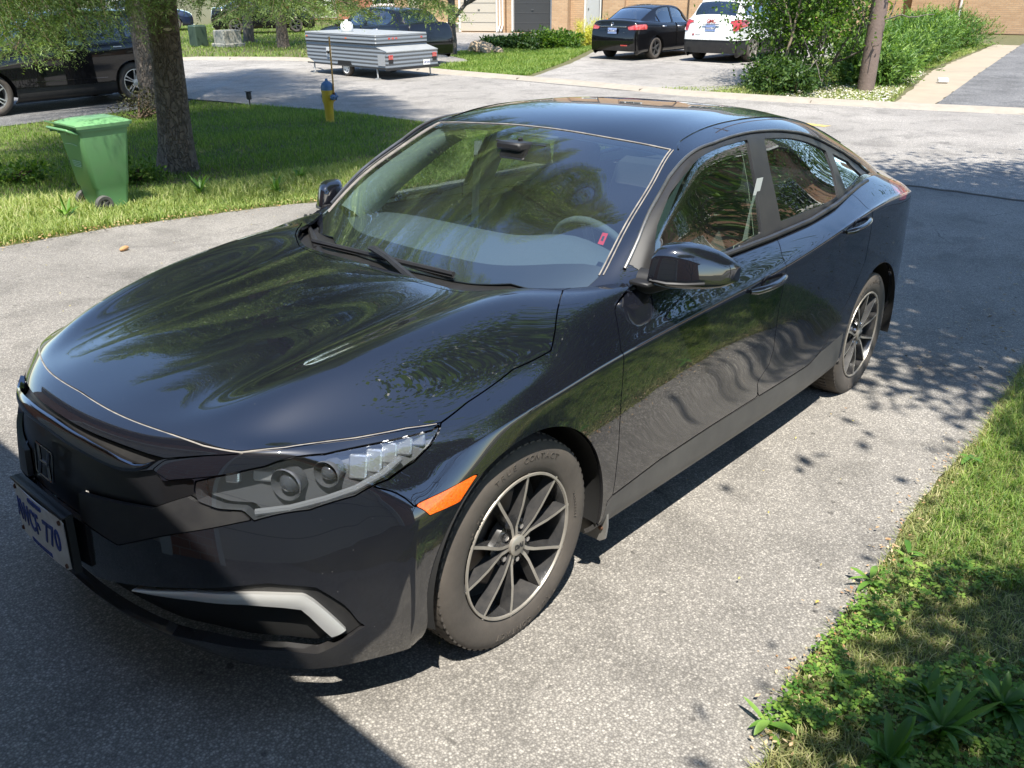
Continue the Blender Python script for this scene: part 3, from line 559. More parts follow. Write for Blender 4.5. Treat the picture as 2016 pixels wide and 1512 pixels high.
M_PLATEW = mat('plate_white', (.78, .78, .76), .45, noise=(30, .2, (.62, .60, .57)))
M_PLATEB = mat('plate_blue', (.01, .035, .22), .4)
M_RUST = mat('rusty_bolt', (.09, .04, .02), .8)

def build_sedan():
    car = bpy.data.objects.new('sedan', None); COL.objects.link(car); car.matrix_world = Matrix(C2W.tolist()).to_4x4()
    tag(car, 'glossy black sedan in the near driveway with orange side marker and black alloy wheels', 'car')
    B = make_body(); K = make_cab()
    U = lambda m, pts: region(m, pts)
    # ---------- body skin
    rest = dict(V=B['V'], N=B['N'], UV=B['UV'], T=B['T'])
    V = rest['V']
    d = np.minimum(np.hypot(V[:, 0] - .008, V[:, 2] - .332) - .362, np.hypot(V[:, 0] + 2.722, V[:, 2] - .330) - .366)
    side = (V[:, 1] > .42) & ((abs(V[:, 0]) < .36 + .1) | (abs(V[:, 0] + 2.7) < .5))
    # open below the arches too
    d = np.where((abs(V[:, 0] - .008) < .362) & (V[:, 2] < .332), -(.362 - abs(V[:, 0] - .008)), d)
    d = np.where((abs(V[:, 0] + 2.722) < .366) & (V[:, 2] < .33), -(.366 - abs(V[:, 0] + 2.722)), d)
    f = np.where(V[:, 1] > .42, d, .05)
    rest = clip(rest, f)
    # away with what lies inside the cabin
    V = rest['V']; 
    cabin = inside(V[:, :2], [(-.235, -1), (-.235, .40), (-.27, .50), (-.36, .59), (-.43, .64), (-.50, .69), (-.58, .745), (-.66, .782), (-1.5, .79), (-2.25, .765), (-2.55, .735), (-2.85, .71), (-3.1, .68), (-3.22, .5), (-3.28, .3), (-3.3, -1)])
    P0 = np.array([(-.235, -.2), (-.235, .40), (-.27, .50), (-.36, .59), (-.43, .64), (-.50, .69), (-.58, .745), (-.66, .782), (-1.5, .79), (-2.25, .765), (-2.55, .735), (-2.85, .71), (-3.1, .68), (-3.22, .5), (-3.28, .3), (-3.3, -.2)])
    Q = np.c_[V[:, :2], 0 * V[:, 0]]; P3 = np.c_[P0, 0 * P0[:, 0]]
    dd = seg_dist(Q, P3[:-1], P3[1:]) * np.where(cabin, -1, 1); dd = np.where(V[:, 2] < .85, .05, dd)
    rest = clip(rest, dd)
    A_line = [(150, 770), (200, 798), (300, 842), (400, 876), (475, 889)]
    B_line = [(560, 880), (700, 861), (800, 842), (868, 832)]
    C_line = [(920, 792), (1010, 727), (1085, 690), (1093, 650), (1100, 600), (1098, 579)]
    cen = lambda x, z: spot(B, x, 0, z)[0] - np.array([0, .6])
    def poly(*parts):
        out = []
        for p in parts:
            for q in p: out.append(q if isinstance(q, np.ndarray) else (pick(B, *q)[0] if len(q) == 2 else spot(B, *q)[0]))
        return np.array(out)
    hood_uv = poly([np.array([20.60, -.6]), np.array([20.60, 0.])], A_line[1:], B_line, C_line[:-1], [(-.41, .655, .94), (-.36, .60, .945), (-.28, .52, .945), (-.22, .42, .935), (-.205, .2, .925), (-.205, 0, .925), cen(-.205, .925)])
    panel, rest = cutout(rest, B, hood_uv); hood = panel_obj('hood', panel, M_PAINT, car, both=True)
    HL = poly([np.array([20.62, 0.])], A_line[1:], B_line); HL = src_eval(B, np.concatenate([HL[i] + (HL[i + 1] - HL[i]) * np.linspace(0, 1, 9)[:-1, None] for i in range(len(HL) - 1)])) 
    q = MB(); HL = np.concatenate([HL[::-1] * [1, -1, 1], HL[1:]]); q.tube(HL + np.array([0, 0, -.0035]), .0032, 5); q.build('hood_seal', M_SEAM, car)
    # nose panel between the hood and the grille slot
    slot = [(69, 778), (132, 828), (212, 865), (291, 894), (325, 903)]
    nose_uv = poly([np.array([20.60, -.6]), np.array([20.60, 0.])], A_line[1:], [(478, 893), (400, 897)], slot[::-1][:3], [np.array([21.92, 0.5]), np.array([21.92, 0]), np.array([21.92, -.6])])
    panel, rest = cutout(rest, B, nose_uv, .0015); panel_obj('nose_panel', panel, M_PAINT, car, both=True)
    wing = [(34, 802), (79, 841), (159, 889), (225, 922), (265, 928), (307, 906)]
    # slot + chrome wing zone
    zone_uv = poly([np.array([21.92, -.6]), np.array([21.92, 0.])], slot[2:], [(307, 908)], wing[::-1][1:4], [np.array([22.62, 0]), np.array([22.62, -.6])])
    panel, rest = cutout(rest, B, zone_uv, .001)
    z2 = dict(panel); z2['V'] = panel['V'] - panel['N'] * .022; panel_obj('grille_slot', z2, M_PLASTIC, car, both=True, edge=False)
    c0, c1 = np.array([22.10, 0.]), np.array([22.60, 0.])
    wa = [pick(B, *q)[0] for q in [(307, 907), (285, 913), (267, 913), (240, 902), (212, 886), (170, 862)]] + [c0]
    wb = [pick(B, *q)[0] for q in [(307, 909), (290, 922), (265, 928), (245, 927), (225, 922), (200, 911), (159, 889)]] + [c1]
    ribbon('grille_bar', B, np.array(wa), np.array(wb), .003, M_DCHROME, car, both=True, bulge=.006)
    # gloss strip over the lamp
    strip_uv = poly([(325, 906), (400, 898), (480, 891)], [(560, 884), (700, 865), (800, 846), (866, 836)], [(850, 846), (760, 868), (640, 893), (520, 918), (420, 938), (330, 946), (300, 925)])
    panel, rest = cutout(rest, B, strip_uv, .0012); 
    for s_ in (0, 1): panel_obj('lamp_brow', panel, M_GLOSSBLK if False else M_PAINT, car, mirror=s_)
    # head lamp
    lamp_pts = [(388, 988), (383, 965), (385, 948), (420, 940), (520, 920), (640, 895), (760, 870), (850, 848), (866, 838), (862, 850), (845, 878), (815, 908), (765, 943), (700, 976), (610, 1004), (500, 1026), (478, 1006), (430, 1003)]
    lamp_uv = poly(lamp_pts); panel, rest = cutout(rest, B, lamp_uv, .002); lamp = panel
    # grille face under the wing
    gr_uv = poly([np.array([22.64, -.6]), np.array([22.64, 0.])], [(159, 890), (225, 924), (265, 930), (305, 925), (320, 948), (383, 944), (380, 965), (388, 990), (430, 1006), (478, 1008), (495, 1025), (350, 1051), (232, 1074), (.893, .17, .50), (.897, 0, .50), cen(.897, .50)])
    panel, rest = cutout(rest, B, gr_uv, .001); lower_frame_uv = poly([(300, 1002), (370, 978), (387, 991), (430, 1006), (476, 1009), (493, 1024), (350, 1050), (232, 1073), (.893, .16, .505), (.887, .17, .58)])
    fr, _p = cutout(panel, B, lower_frame_uv, .0005)
    for s_ in (0, 1): panel_obj('grille_frame', fr, M_TRIM, car, mirror=s_)
    g2 = dict(_p); g2['V'] = _p['V'] - _p['N'] * .018; panel_obj('grille', g2, mat('grille_black', (.006, .006, .007), .35, coat=.3), car, both=True, edge=False)
    # lower opening with the chrome corner
    low_uv = poly([cen(.895, .37)], [(.895, 0, .37), (190, 1136), (527, 1149), (622, 1157), (719, 1233), (684, 1256), (625, 1287), (560, 1280), (400, 1262), (.80, .40, .25), (.885, .17, .255), (.888, 0, .255), cen(.888, .255)])
    panel, rest = cutout(rest, B, low_uv, .001); low = panel
    l2 = dict(low); l2['V'] = low['V'] - low['N'] * .05; panel_obj('lower_grille', l2, mat('intake_black', (.004, .004, .004), .6), car, both=True, edge=False)
    bez_uv = poly([(300, 1150), (527, 1150), (622, 1158), (718, 1233), (684, 1254), (655, 1256), (600, 1206), (585, 1196), (540, 1192), (300, 1176)])
    bz, _p = cutout(low, B, bez_uv, .0004)
    bz['V'] = bz['V'] - bz['N'] * .012
    _p2 = bz
    ua = poly([(262, 1160), (380, 1165), (500, 1169), (598, 1172), (618, 1184), (635, 1198), (681, 1240)]); ub = poly([(262, 1163), (383, 1182), (480, 1190), (560, 1196), (593, 1200), (610, 1214), (653, 1254)])
    for s_ in (0, 1):
        panel_obj('intake_bezel', _p2, M_PLASTIC, car, mirror=s_, depth=.03); ribbon('intake_trim', B, ua, ub, .002, mat('satin_chrome', (.74, .73, .70), .36, metal=.7), car, s_ == 1, bulge=.003)
    # side marker
    mk_uv = poly([(815, 996), (886, 961), (944, 930), (906, 988), (846, 1015)])
    panel, rest = cutout(rest, B, mk_uv, .001)
    for s_ in (0, 1): panel_obj('side_marker', panel, M_AMBER, car, mirror=s_, depth=.01)
    # fender
    fen_uv = poly([(868, 833)], C_line[:-1], [(-.41, .655, .94), (-.45, .66, .95), (-.60, .74, .98), (-.575, .785, .955), (1213, 600), (1210, 612), (1222, 690), (1223, 780), (1218, 880), (1211, 945), (1206, 975), (1195, 988), (-.36, .887, .235), (-.3, .9, .35), (-.1, .9, .5), (.1, .9, .55), (.2, .89, .57), (906, 975), (850, 1002), (816, 997), (733, 957), (766, 944), (816, 909), (847, 878), (864, 850)])
    panel, rest = cutout(rest, B, fen_uv, .002)
    for s_ in (0, 1): panel_obj('fender', panel, M_PAINT, car, mirror=s_)
    # doors
    fd_uv = poly([(-.60, .785, .958), (1213, 600), (1210, 612), (1222, 690), (1223, 780), (1218, 880), (1211, 945), (1206, 975), (1300, 904), (1400, 838), (1492, 780), (1491, 752), (1514, 718), (1523, 688), (1534, 603), (1543, 561), (1548, 527), (1539, 502), (1527, 468), (-1.56, .79, .98), (-1.5, .787, .978), (-1.0, .785, .965), (-.7, .78, .96)])
    panel, rest = cutout(rest, B, fd_uv, .0022); fdoor = panel
    rd_uv = poly([(-1.56, .787, .98), (1527, 468), (1539, 502), (1548, 527), (1543, 561), (1534, 603), (1523, 688), (1514, 718), (1491, 752), (1493, 780), (1545, 748), (1592, 718), (1615, 692), (1634, 662), (1660, 608), (1674, 582), (1704, 510), (1715, 451), (1716, 415), (1690, 392), (-2.45, .742, 1.05), (-2.25, .76, 1.02), (-2.0, .775, 1.0)])
    panel, rest = cutout(rest, B, rd_uv, .0022)
    doors = []
    for s_ in (0, 1):
        a = panel_obj('front_door', fdoor, M_PAINT, car, mirror=s_); b = panel_obj('rear_door', panel, M_PAINT, car, mirror=s_); doors.append((a, b))
    # sill
    si_uv = poly([(-.37, .888, .30), (1206, 977), (1300, 906), (1400, 840), (1493, 782), (1592, 720), (1615, 694), (-2.33, .9, .42), (-2.33, .88, .1), (-1.5, .80, .1), (-.3, .8, .1)])
    panel, rest = cutout(rest, B, si_uv, .0015)
    M_SILL = mat('dusty_sill', (.075, .072, .068), .55, coat=.3, coat_rough=.3, noise=(7, .25, (.035, .034, .034)))
    for s_ in (0, 1): panel_obj('sill', panel, M_SILL, car, mirror=s_)
    # tail lamp
    tl_uv = poly([(-3.28, .68, 1.01), (1759, 357), (-3.48, .66, .965), (-3.62, .40, 1.0), (-3.68, .40, .90), (-3.6, .56, .86), (1782, 392), (1771, 395), (1763, 380), (1748, 356)])
    panel, rest = cutout(rest, B, tl_uv, .001)
    for s_ in (0, 1): panel_obj('tail_lamp', panel, M_RED, car, mirror=s_)
    # front bumper / rear quarter
    V = rest['V']; fr = clip(rest, V[:, 0] + .3); rr = clip(rest, -(V[:, 0] + .3))
    panel_obj('front_bumper', fr, M_PAINT, car, both=True, depth=.03)
    for isl in islands(rr):
        if len(isl['T']) < 40: continue
        if abs(isl['V'][:, 1]).min() < 1e-3: panel_obj('rear_body', isl, M_PAINT, car, both=True)
        else:
            for s_ in (0, 1): panel_obj('rear_quarter_panel', isl, M_PAINT, car, mirror=s_)
    # arch lips: satin edge inside the arches
    for cx, R_, nm in ((.008, .362, 'front'), (-2.722, .366, 'rear')):
        for s_ in (1, -1):
            w = MB(); a = np.linspace(-.22, math.pi + .22, 40); V_ = []; F_ = []
            for t in a:
                for yy, rr_ in ((.886, R_ - .002), (.86, R_ + .006), (.60, R_ + .03), (.45, R_ - .06)): V_.append((cx + rr_ * math.cos(t), s_ * yy, .331 + rr_ * math.sin(t)))
            for i in range(39):
                for j in range(3): F_.append((i * 4 + j, i * 4 + j + 1, i * 4 + 5 + j, i * 4 + 4 + j))
            w.add(V_, F_, 0, True); w.build('wheel_arch_liner', M_DARK, car)
    u = MB(); u.box((-1.36, 0, .30), (1.9, 1.66, .16)).box((-1.4, 0, .42), (4.0, 1.0, .30)).box((.42, 0, .4), (.45, .84, .36)).box((-3.3, 0, .42), (.5, 1.2, .3)); u.build('underbody', M_DARK, car)
    # ---------- cabin skin
    Kr = dict(V=K['V'], N=K['N'], UV=K['UV'], T=K['T'])
    def kp(*parts):
        out = []
        for p in parts:
            for q in p: out.append(q if isinstance(q, np.ndarray) else (pick(K, *q)[0] if len(q) == 2 else spot(K, *q)[0]))
        return np.array(out)
    kc = lambda x, z: spot(K, x, 0, z)[0] - np.array([0, .6])
    ws_uv = kp([kc(-.30, .925), spot(K, -.30, 0, .925)[0], (-.40, .45, .93), (1098, 584), (1150, 570), (1183, 540), np.array([1.0, 4.0]), np.array([1.6, 4.0]), np.array([2.3, 4.0]), np.array([3., 4.]), np.array([3.9, 4.0]), np.array([4., 3.9]), np.array([4., 2.]), np.array([4., 0]), np.array([4., -.6])])
    ws, Kr = cutout(Kr, K, ws_uv, .0005)
    gl = dict(ws); panel_obj('windscreen', gl, M_GLASS, car, both=True, edge=False)
    # seam mouldings round the screen
    def line_on(src, uv, off, n=8):
        P = []
        for i in range(len(uv) - 1):
            for k in range(n): P.append(uv[i] + (uv[i + 1] - uv[i]) * k / n)
        P.append(uv[-1]); P = np.array(P); return src_eval(src, P) + src_norm(src, P) * off
    for s_ in (1, -1):
        g = MB(); L1 = line_on(K, np.array([(.75, 4.0), (1.5, 4.0), (2.3, 4.0), (3.1, 4.0), (4.0, 4.0)]), .001); g.tube(L1 * [1, s_, 1], .0026, 6)
        L2 = line_on(K, np.array([(.75, 4.12), (1.5, 4.12), (2.3, 4.12), (3.1, 4.12), (4.0, 4.12)]), .001); g.tube(L2 * [1, s_, 1], .0022, 6); g.build('pillar_moulding', M_SEAM, car)
    g = MB(); L1 = line_on(K, np.array([(4.0, 4.0), (4., 3.), (4., 1.5), (4., 0)]), .001, 14); Lm = np.concatenate([L1, L1[::-1][1:] * [1, -1, 1]]); g.tube(Lm, .0030, 6); g.build('header_seal', M_SEAM, car)
    # frit: the black painted band on the lower edge of the glass
    ft_uv = kp([kc(-.30, .925), spot(K, -.30, 0, .925)[0], (-.40, .45, .93), (1098, 584), (1150, 570), (1183, 540), np.array([1.0, 4.0]), np.array([1.06, 3.8]), np.array([1.12, 3.5]), np.array([1.14, 3.0]), np.array([1.16, 2.0]), np.array([1.17, 1.0]), np.array([1.17, 0]), np.array([1.17, -.6])])
    ft, _ = cutout(ws, K, ft_uv, .0002); ft['V'] = ft['V'] - ft['N'] * .004; panel_obj('windscreen_border', ft, mat('frit', (.012, .013, .016), .5), car, both=True, edge=False)
    # side glass
    dlo = [(-.645, .79, .955), (1236, 520), (1258, 470), (1281, 417), (1319, 350), (1353, 312), (1404, 284), (1472, 264), (1556, 262), (1615, 279), (1658, 302), (1690, 325), (1709, 341), (1676, 374), (-2.2, .77, 1.0), (-1.9, .80, .965), (-1.5, .80, .955), (-1.0, .80, .945)]
    dlo_uv = kp(dlo)
    D, Kr = cutout(Kr, K, dlo_uv, .001)
    g1 = kp([(1289, 497), (1290, 470), (1294, 445), (1319, 381), (1353, 339), (1404, 296), (1472, 275), (1489, 366), (1499, 459), (1460, 481), (-1.3, .80, .972), (-.9, .80, .958), (-.75, .795, .96)])
    g2_ = kp([(1504, 273), (1515, 330), (1537, 436), (1595, 412), (1651, 386), (1640, 335), (1626, 297), (1598, 283), (1556, 272)])
    g3 = kp([(1639, 302), (1650, 335), (1665, 374), (1683, 360), (1696, 345), (1670, 318)])
    for nm, gu, mt in (('front_window', g1, M_SIDEGLASS), ('rear_window', g2_, M_PRIVACY), ('quarter_window', g3, M_PRIVACY)):
        gg, D = cutout(D, K, gu, .0003)
        gg['V'] = gg['V'] - gg['N'] * .006
        for s_ in (0, 1): panel_obj(nm, gg, mt, car, mirror=s_, edge=False)
    for s_ in (0, 1): panel_obj('window_frame', D, M_TRIM, car, mirror=s_, depth=.03)
    rg_uv = kp([kc(-2.28, 1.40), spot(K, -2.28, 0, 1.40)[0], (-2.28, .38, 1.37), (-2.36, .52, 1.34), (-3.10, .60, 1.10), (-3.22, .4, 1.13), (-3.26, 0, 1.135), kc(-3.26, 1.135)])
    rg, Kr = cutout(Kr, K, rg_uv, .001); panel_obj('rear_screen', rg, M_PRIVACY, car, both=True, edge=False)
    # keep only what shows above the body
    V = Kr['V']; Kr = clip(Kr, np.where((V[:, 0] > -.62) & (V[:, 1] < .62), V[:, 2] - .99, 1.))
    V = Kr['V']; Kr = clip(Kr, V[:, 2] - np.interp(-V[:, 0], [.5, .65, 1.5, 2.2, 2.55, 3.0, 3.5], [.93, .945, .955, .995, 1.04, 1.04, 1.0]))
    ln = clip(Kr, -(Kr['V'][:, 0] + .80)); ln = dict(ln); ln['V'] = ln['V'] - ln['N'] * .03; panel_obj('cabin_lining', ln, M_CABINL, car, both=True, edge=False)
    for s_ in (1, -1):
        us = np.linspace(1.15, 4.3, 24); a_ = src_eval(K, np.stack([us, 0 * us + 4.03], 1)) - src_norm(K, np.stack([us, 0 * us + 4.03], 1)) * .014; wd = np.linspace(1.15, .75, 24)[:, None]
        rows = [a_, a_ + np.array([-.045, -.022, -.03]) * wd, a_ + np.array([-.095, -.02, -.075]) * wd, a_ + np.array([-.13, .012, -.105]) * wd]; G_ = np.stack(rows, 1).reshape(-1, 3) * [1, s_, 1]
        q = MB(); q.add(G_, [(i * 4 + j, i * 4 + j + 1, i * 4 + 5 + j, i * 4 + 4 + j) for i in range(23) for j in range(3)], 0, True); q.build('pillar_trim', M_CABINL, car, auto=80)
    dn = clip(D, -(D['V'][:, 0] + .95)); dn['V'] = dn['V'] - dn['N'] * .034
    for s_ in (0, 1): panel_obj('pillar_lining', dn, M_CABINL, car, mirror=s_, edge=False)
    panel_obj('roof', Kr, M_PAINT, car, both=True, depth=.02)
    for s_ in (1, -1):
        g = MB(); uvs = [spot(K, -1.12, .60, 1.32)[0]] + [np.array([u_, 4.0]) for u_ in np.linspace(4.3, 9.6, 12)]
        g.tube(line_on(K, np.array(uvs), .0005, 4) * [1, s_, 1], .0035, 6); g.build('roof_moulding', M_GLOSSBLK, car)
        g = MB(); tl = line_on(K, kp([(1229, 530), (1256, 472), (1279, 417), (1317, 350), (1351, 311), (1403, 283), (1472, 262), (1556, 260), (1615, 277), (1658, 300), (1690, 323), (1709, 340)]), .004)
        g.tube(tl * [1, s_, 1], .006, 8); g.build('drip_moulding', mat('satin_trim', (.25, .24, .23), .28, metal=.7, noise=(12, .25, (.10, .10, .10))), car)
        g = MB(); g.tube(np.array([(-.63, .806, .968), (-1.1, .814, .974), (-1.5, .816, .984), (-1.9, .810, 1.0), (-2.2, .795, 1.028), (-2.42, .768, 1.050), (-2.60, .748, 1.068), (-2.74, .735, 1.076)]) * [1, s_, 1], .011, 8); g.build('belt_moulding', M_TRIM, car)
    # ---------- cowl and wipers
    c = MB(); n = 30; V_ = []; F_ = []
    for i in range(n + 1):
        y = -.66 + 1.32 * i / n; e = abs(y) / .7
        V_ += [(-.20 - .20 * e ** 3, y, .912 + .005 * e ** 2), (-.27 - .18 * e ** 2, y, .902 + .01 * e ** 2), (-.36 - .16 * e ** 2, y, .93 - .005 * e ** 2), (-.42 - .16 * e ** 2, y, .92 - .01 * e ** 2)]
    for i in range(n):
        for j in range(3): F_.append((i * 4 + j, i * 4 + j + 1, i * 4 + 5 + j, i * 4 + 4 + j))
    c.add(V_, F_, 0, True); c.build('cowl', M_PLASTIC, car)
    def on_glass(px, py, off=.034):
        uv = np.array(MARKS[('G', px, py)]); sg = 1 if uv[1] >= 0 else -1; uv = np.abs(uv)      # negative: on the far half
        return (src_eval(K, uv[None])[0] + src_norm(K, uv[None])[0] * off) * [1, sg, 1]
    for nm, a, b, piv, mid in (('wiper', (618, 489), (896, 549), (822, 566), (742, 503)), ('wiper', (586, 427), (606, 500), (640, 520), (597, 465))):
        w = MB(); A, Bp = on_glass(*a), on_glass(*b, .02); t = np.linspace(0, 1, 9)[:, None]; L_ = A * (1 - t) + Bp * t
        w.tube(L_, .009, 6, mi=0); w.tube(L_ - [0, 0, .010], .006, 4, mi=1)
        Md = on_glass(*mid, .03); Pv = on_glass(*piv, .02); w.tube([Md + (A - Md) * .06, Md, Md * .62 + Pv * .38 + [0, 0, .008], Pv], [.008, .013, .012, .014], 6)
        w.build(nm, [M_PLASTIC, M_RUBBER], car)
    # ---------- head lamp insides
    for s_ in (1, -1):
        mr = s_ < 0; S3 = np.array([1, s_, 1])
        hl = panel_obj('headlamp', lamp, M_LENS, car, mirror=mr, edge=False); tag(hl, None, None)
        bk = dict(lamp); inw = np.array([-.80, -.35, -.1]); dep = .055
        bk['V'] = lamp['V'] + inw * dep; 
        o = panel_obj('lamp_housing', bk, M_LAMPBLK, hl, mirror=mr, edge=False)
        V_, N_, F_, Q_ = rim(lamp, .05); wv = lambda: None
        me = bpy.data.meshes.new('lamp_wall'); sgn = S3; me.from_pydata((V_ * sgn).tolist(), [], [tuple(int(i) for i in q) for q in Q_]); link('lamp_wall', me, hl, M_LAMPBLK)
        for cxy, r_ in (((560, 955), .036), ((640, 934), .030)):
            p = pick(B, *cxy)[1]; p = (p + inw * .045) * S3; Rm = np.array([[0, 0, 1.], [0, 1, 0], [-1, 0, 0]]); yaw = rad(20) * s_
            q = MB(); q.lathe([(r_ * 1.15, .03), (r_ * 1.1, .034), (r_ * .95, .012), (r_ * .9, -.01), (.002, -.015)], 28, 0, 'x'); q.lathe([(r_ * .82, .004), (r_ * .75, .018), (r_ * .5, .030), (r_ * .2, .036), (.001, .037)], 28, 1, 'x')
            q.xf(rotz(yaw), p); q.build('projector', [M_LAMPBLK, mat('projector_glass', (.05, .055, .065), .06, coat=1)], hl)
        for cxy, sz in (((437, 950), (.02, .035, .03)), ((500, 948), (.02, .05, .028)), ((690, 930), (.03, .045, .06)), ((722, 918), (.03, .04, .058)), ((752, 902), (.03, .04, .052)), ((782, 888), (.03, .04, .045)), ((810, 873), (.03, .035, .035))):
            p = pick(B, *cxy)[1]; p = (p + inw * .05) * S3; q = MB(); q.box((0, 0, 0), sz, bev=.004); q.xf(rotz(rad(35) * s_) @ roty(rad(-18)), p); q.build('reflector', M_REFL, hl)
        q = MB(); Lp = np.array([pick(B, *c_)[1] for c_ in [(500, 1012), (570, 1003), (640, 985), (700, 963), (755, 930), (790, 900)]]); Nn = np.array([src_norm(B, np.array([pick(B, *c_)[0]]))[0] for c_ in [(500, 1012), (570, 1003), (640, 985), (700, 963), (755, 930), (790, 900)]])
        q.tube((Lp - Nn * .016) * S3, .009, 8); q.build('light_guide', mat('light_guide', (.30, .31, .33), .12, trans=.5, bump=(300, .001)), hl)
    # ---------- emblem, plate
    e = MB(); w, h = .052, .042
    ring = [(-.8, -1), (.8, -1), (.95, -.9), (1.02, .85), (.9, 1), (-.9, 1), (-1.02, .85), (-.95, -.9)]
    P = [(0, a * w, b * h) for a, b in ring]; e.tube(P, .0030, 6, closed=True)
    e.tube([(0, -.62 * w, .95 * h), (0, -.45 * w, 0), (0, -.6 * w, -.95 * h)], .0045, 6); e.tube([(0, .62 * w, .95 * h), (0, .45 * w, 0), (0, .6 * w, -.95 * h)], .0045, 6); e.tube([(0, -.45 * w, 0), (0, .45 * w, 0)], .0042, 6)
    e.xf(roty(rad(-6)), (.893, 0, .609)); e.build('emblem', M_DCHROME, car)
    pl = MB(); ny = 16; V_ = []; F_ = []
    def pxc(y): return .937 - .35 * y * y
    for i in range(ny + 1):
        y = -.1524 + .3048 * i / ny; zz = .076 - (.010 if i in (0, ny) else 0)
        V_ += [(pxc(y), y, .4386 - zz), (pxc(y), y, .4386 + zz)]
    V2 = [(x - .002, y, z) for x, y, z in V_]; nn = len(V_)
    for i in range(ny): F_ += [(2 * i, 2 * i + 2, 2 * i + 3, 2 * i + 1), (nn + 2 * i + 1, nn + 2 * i + 3, nn + 2 * i + 2, nn + 2 * i), (2 * i + 1, 2 * i + 3, nn + 2 * i + 3, nn + 2 * i + 1), (2 * i, nn + 2 * i, nn + 2 * i + 2, 2 * i + 2)]
    pl.add(V_ + V2, F_, 0, False); pl.box((.922, 0, .521), (.024, .315, .008), mi=1, bev=.003); pl.box((.913, 0, .44), (.018, .31, .17), mi=1)
    for y in (-.135, .135):
        for z in (.375, .502): pl.lathe([(.007, 0), (.006, .004), (0, .005)], 10, 2, 'x', (pxc(y), y, z))
    plate = pl.build('license_plate', [M_PLATEW, M_PLASTIC, M_RUST], car)
    def plate_text(s, y0, z, size, sx, ext=.001):
        t = text_mesh('plate_lettering', s, size, ext, (0, 0, 0), np.eye(3), plate, M_PLATEB, bold=.0012, sx=sx)
        a = np.zeros(len(t.data.vertices) * 3); t.data.vertices.foreach_get('co', a); a = a.reshape(-1, 3); y = a[:, 0] + y0; out = np.c_[pxc(y) + .0012 + a[:, 2], y, a[:, 1] + z]; t.data.vertices.foreach_set('co', out.ravel()); t.data.update()
    plate_text('AWCF', -.071, .438, .090, .62); plate_text('770', .080, .438, .090, .66); plate_text('\u25B4', .010, .436, .03, .8); plate_text('ONTARIO', 0, .500, .018, 1); plate_text('YOURS TO DISCOVER', 0, .374, .012, 1)
    # ---------- mirrors
    for s_ in (1, -1):
        S3 = np.array([1, s_, 1.])
        # shell: rounded block swept outward; sections at y
        secs = [(.835, -.655, 1.025, .04, .035), (.842, -.66, 1.027, .07, .055), (.86, -.668, 1.030, .082, .066), (.90, -.692, 1.030, .088, .070), (.945, -.722, 1.026, .085, .066), (.985, -.755, 1.018, .074, .055), (1.015, -.782, 1.010, .055, .040), (1.032, -.80, 1.006, .03, .024)]
        V_ = []; F_ = []; n = 28
        for y, x, z, a, b in secs:
            for j in range(n):
                t = 2 * math.pi * j / n; c_, s1 = math.cos(t), math.sin(t); e_ = .52
                xx = abs(c_) ** e_ * math.copysign(1, c_); zz = abs(s1) ** e_ * math.copysign(1, s1)
                V_.append((x + a * xx * (1.0 if xx > 0 else .55) - (0.012 * zz if xx > 0 else 0), y * s_, z + b * zz * (1 if zz > 0 else .92) ))
        for i in range(len(secs) - 1):
            for j in range(n): F_.append((i * n + j, i * n + (j + 1) % n, (i + 1) * n + (j + 1) % n, (i + 1) * n + j))
        F_.append(tuple((len(secs) - 1) * n + j for j in range(n))); F_.append(tuple(range(n)))
        up = MB(); up.add(V_, F_, 0, True); mo = up.build('wing_mirror', M_PAINT, car, auto=50)
        lo = MB(); V3 = [(v[0] + (.0015 if v[0] > -.66 else 0), v[1], min(v[2], .992 + (.004)) - .0) for v in V_]; V3 = [(x, y * 1.0008, z) for x, y, z in V3]
        q = MB(); q.add([(v[0] * 1.0 + .0, v[1], .982 + (v[2] - .982) * .995) for v in V_], F_, 0, True)
        tr = MB(); tr.tube([(-.583, s_ * .850, .992), (-.598, s_ * .90, .988), (-.632, s_ * .945, .988), (-.678, s_ * .985, .990)], .005, 6); tr.build('mirror_trim', M_TRIM, mo)
        gm = MB(); gm.add([(x - a * .55 - .001, y * s_, z + zz) for y, x, z, a, zz in ((.87, -.67, 1.02, .082, -.05), (.87, -.67, 1.02, .082, .05), (1.0, -.77, 1.012, .07, .038), (1.0, -.77, 1.012, .07, -.038))], [(0, 1, 2, 3)]); gm.build('mirror_glass', M_CHROME, mo)
        ft_ = MB(); ft_.add([], []) if False else None
        ft_.tube([(-.64, s_ * .79, .965), (-.645, s_ * .83, .972), (-.66, s_ * .87, .985)], [.045, .036, .030], 12); ft_.box((-.615, s_ * .825, .978), (.11, .07, .014), bev=.004); ft_.build('mirror_foot', M_PLASTIC, mo)
        if s_ < 0: mo.location = (-.05, .025, -.03)
        sp_ = MB(); sp_.add(np.array([(-.60, .798, .975), (-.62, .826, .945), (-.72, .832, .95), (-.80, .808, .972), (-.72, .80, 1.045), (-.66, .795, 1.0)]) * S3 + np.array([0, .004 * s_, .002]), [(0, 1, 2, 3, 4, 5)]); sp_.build('mirror_base_panel', M_TRIM, mo)
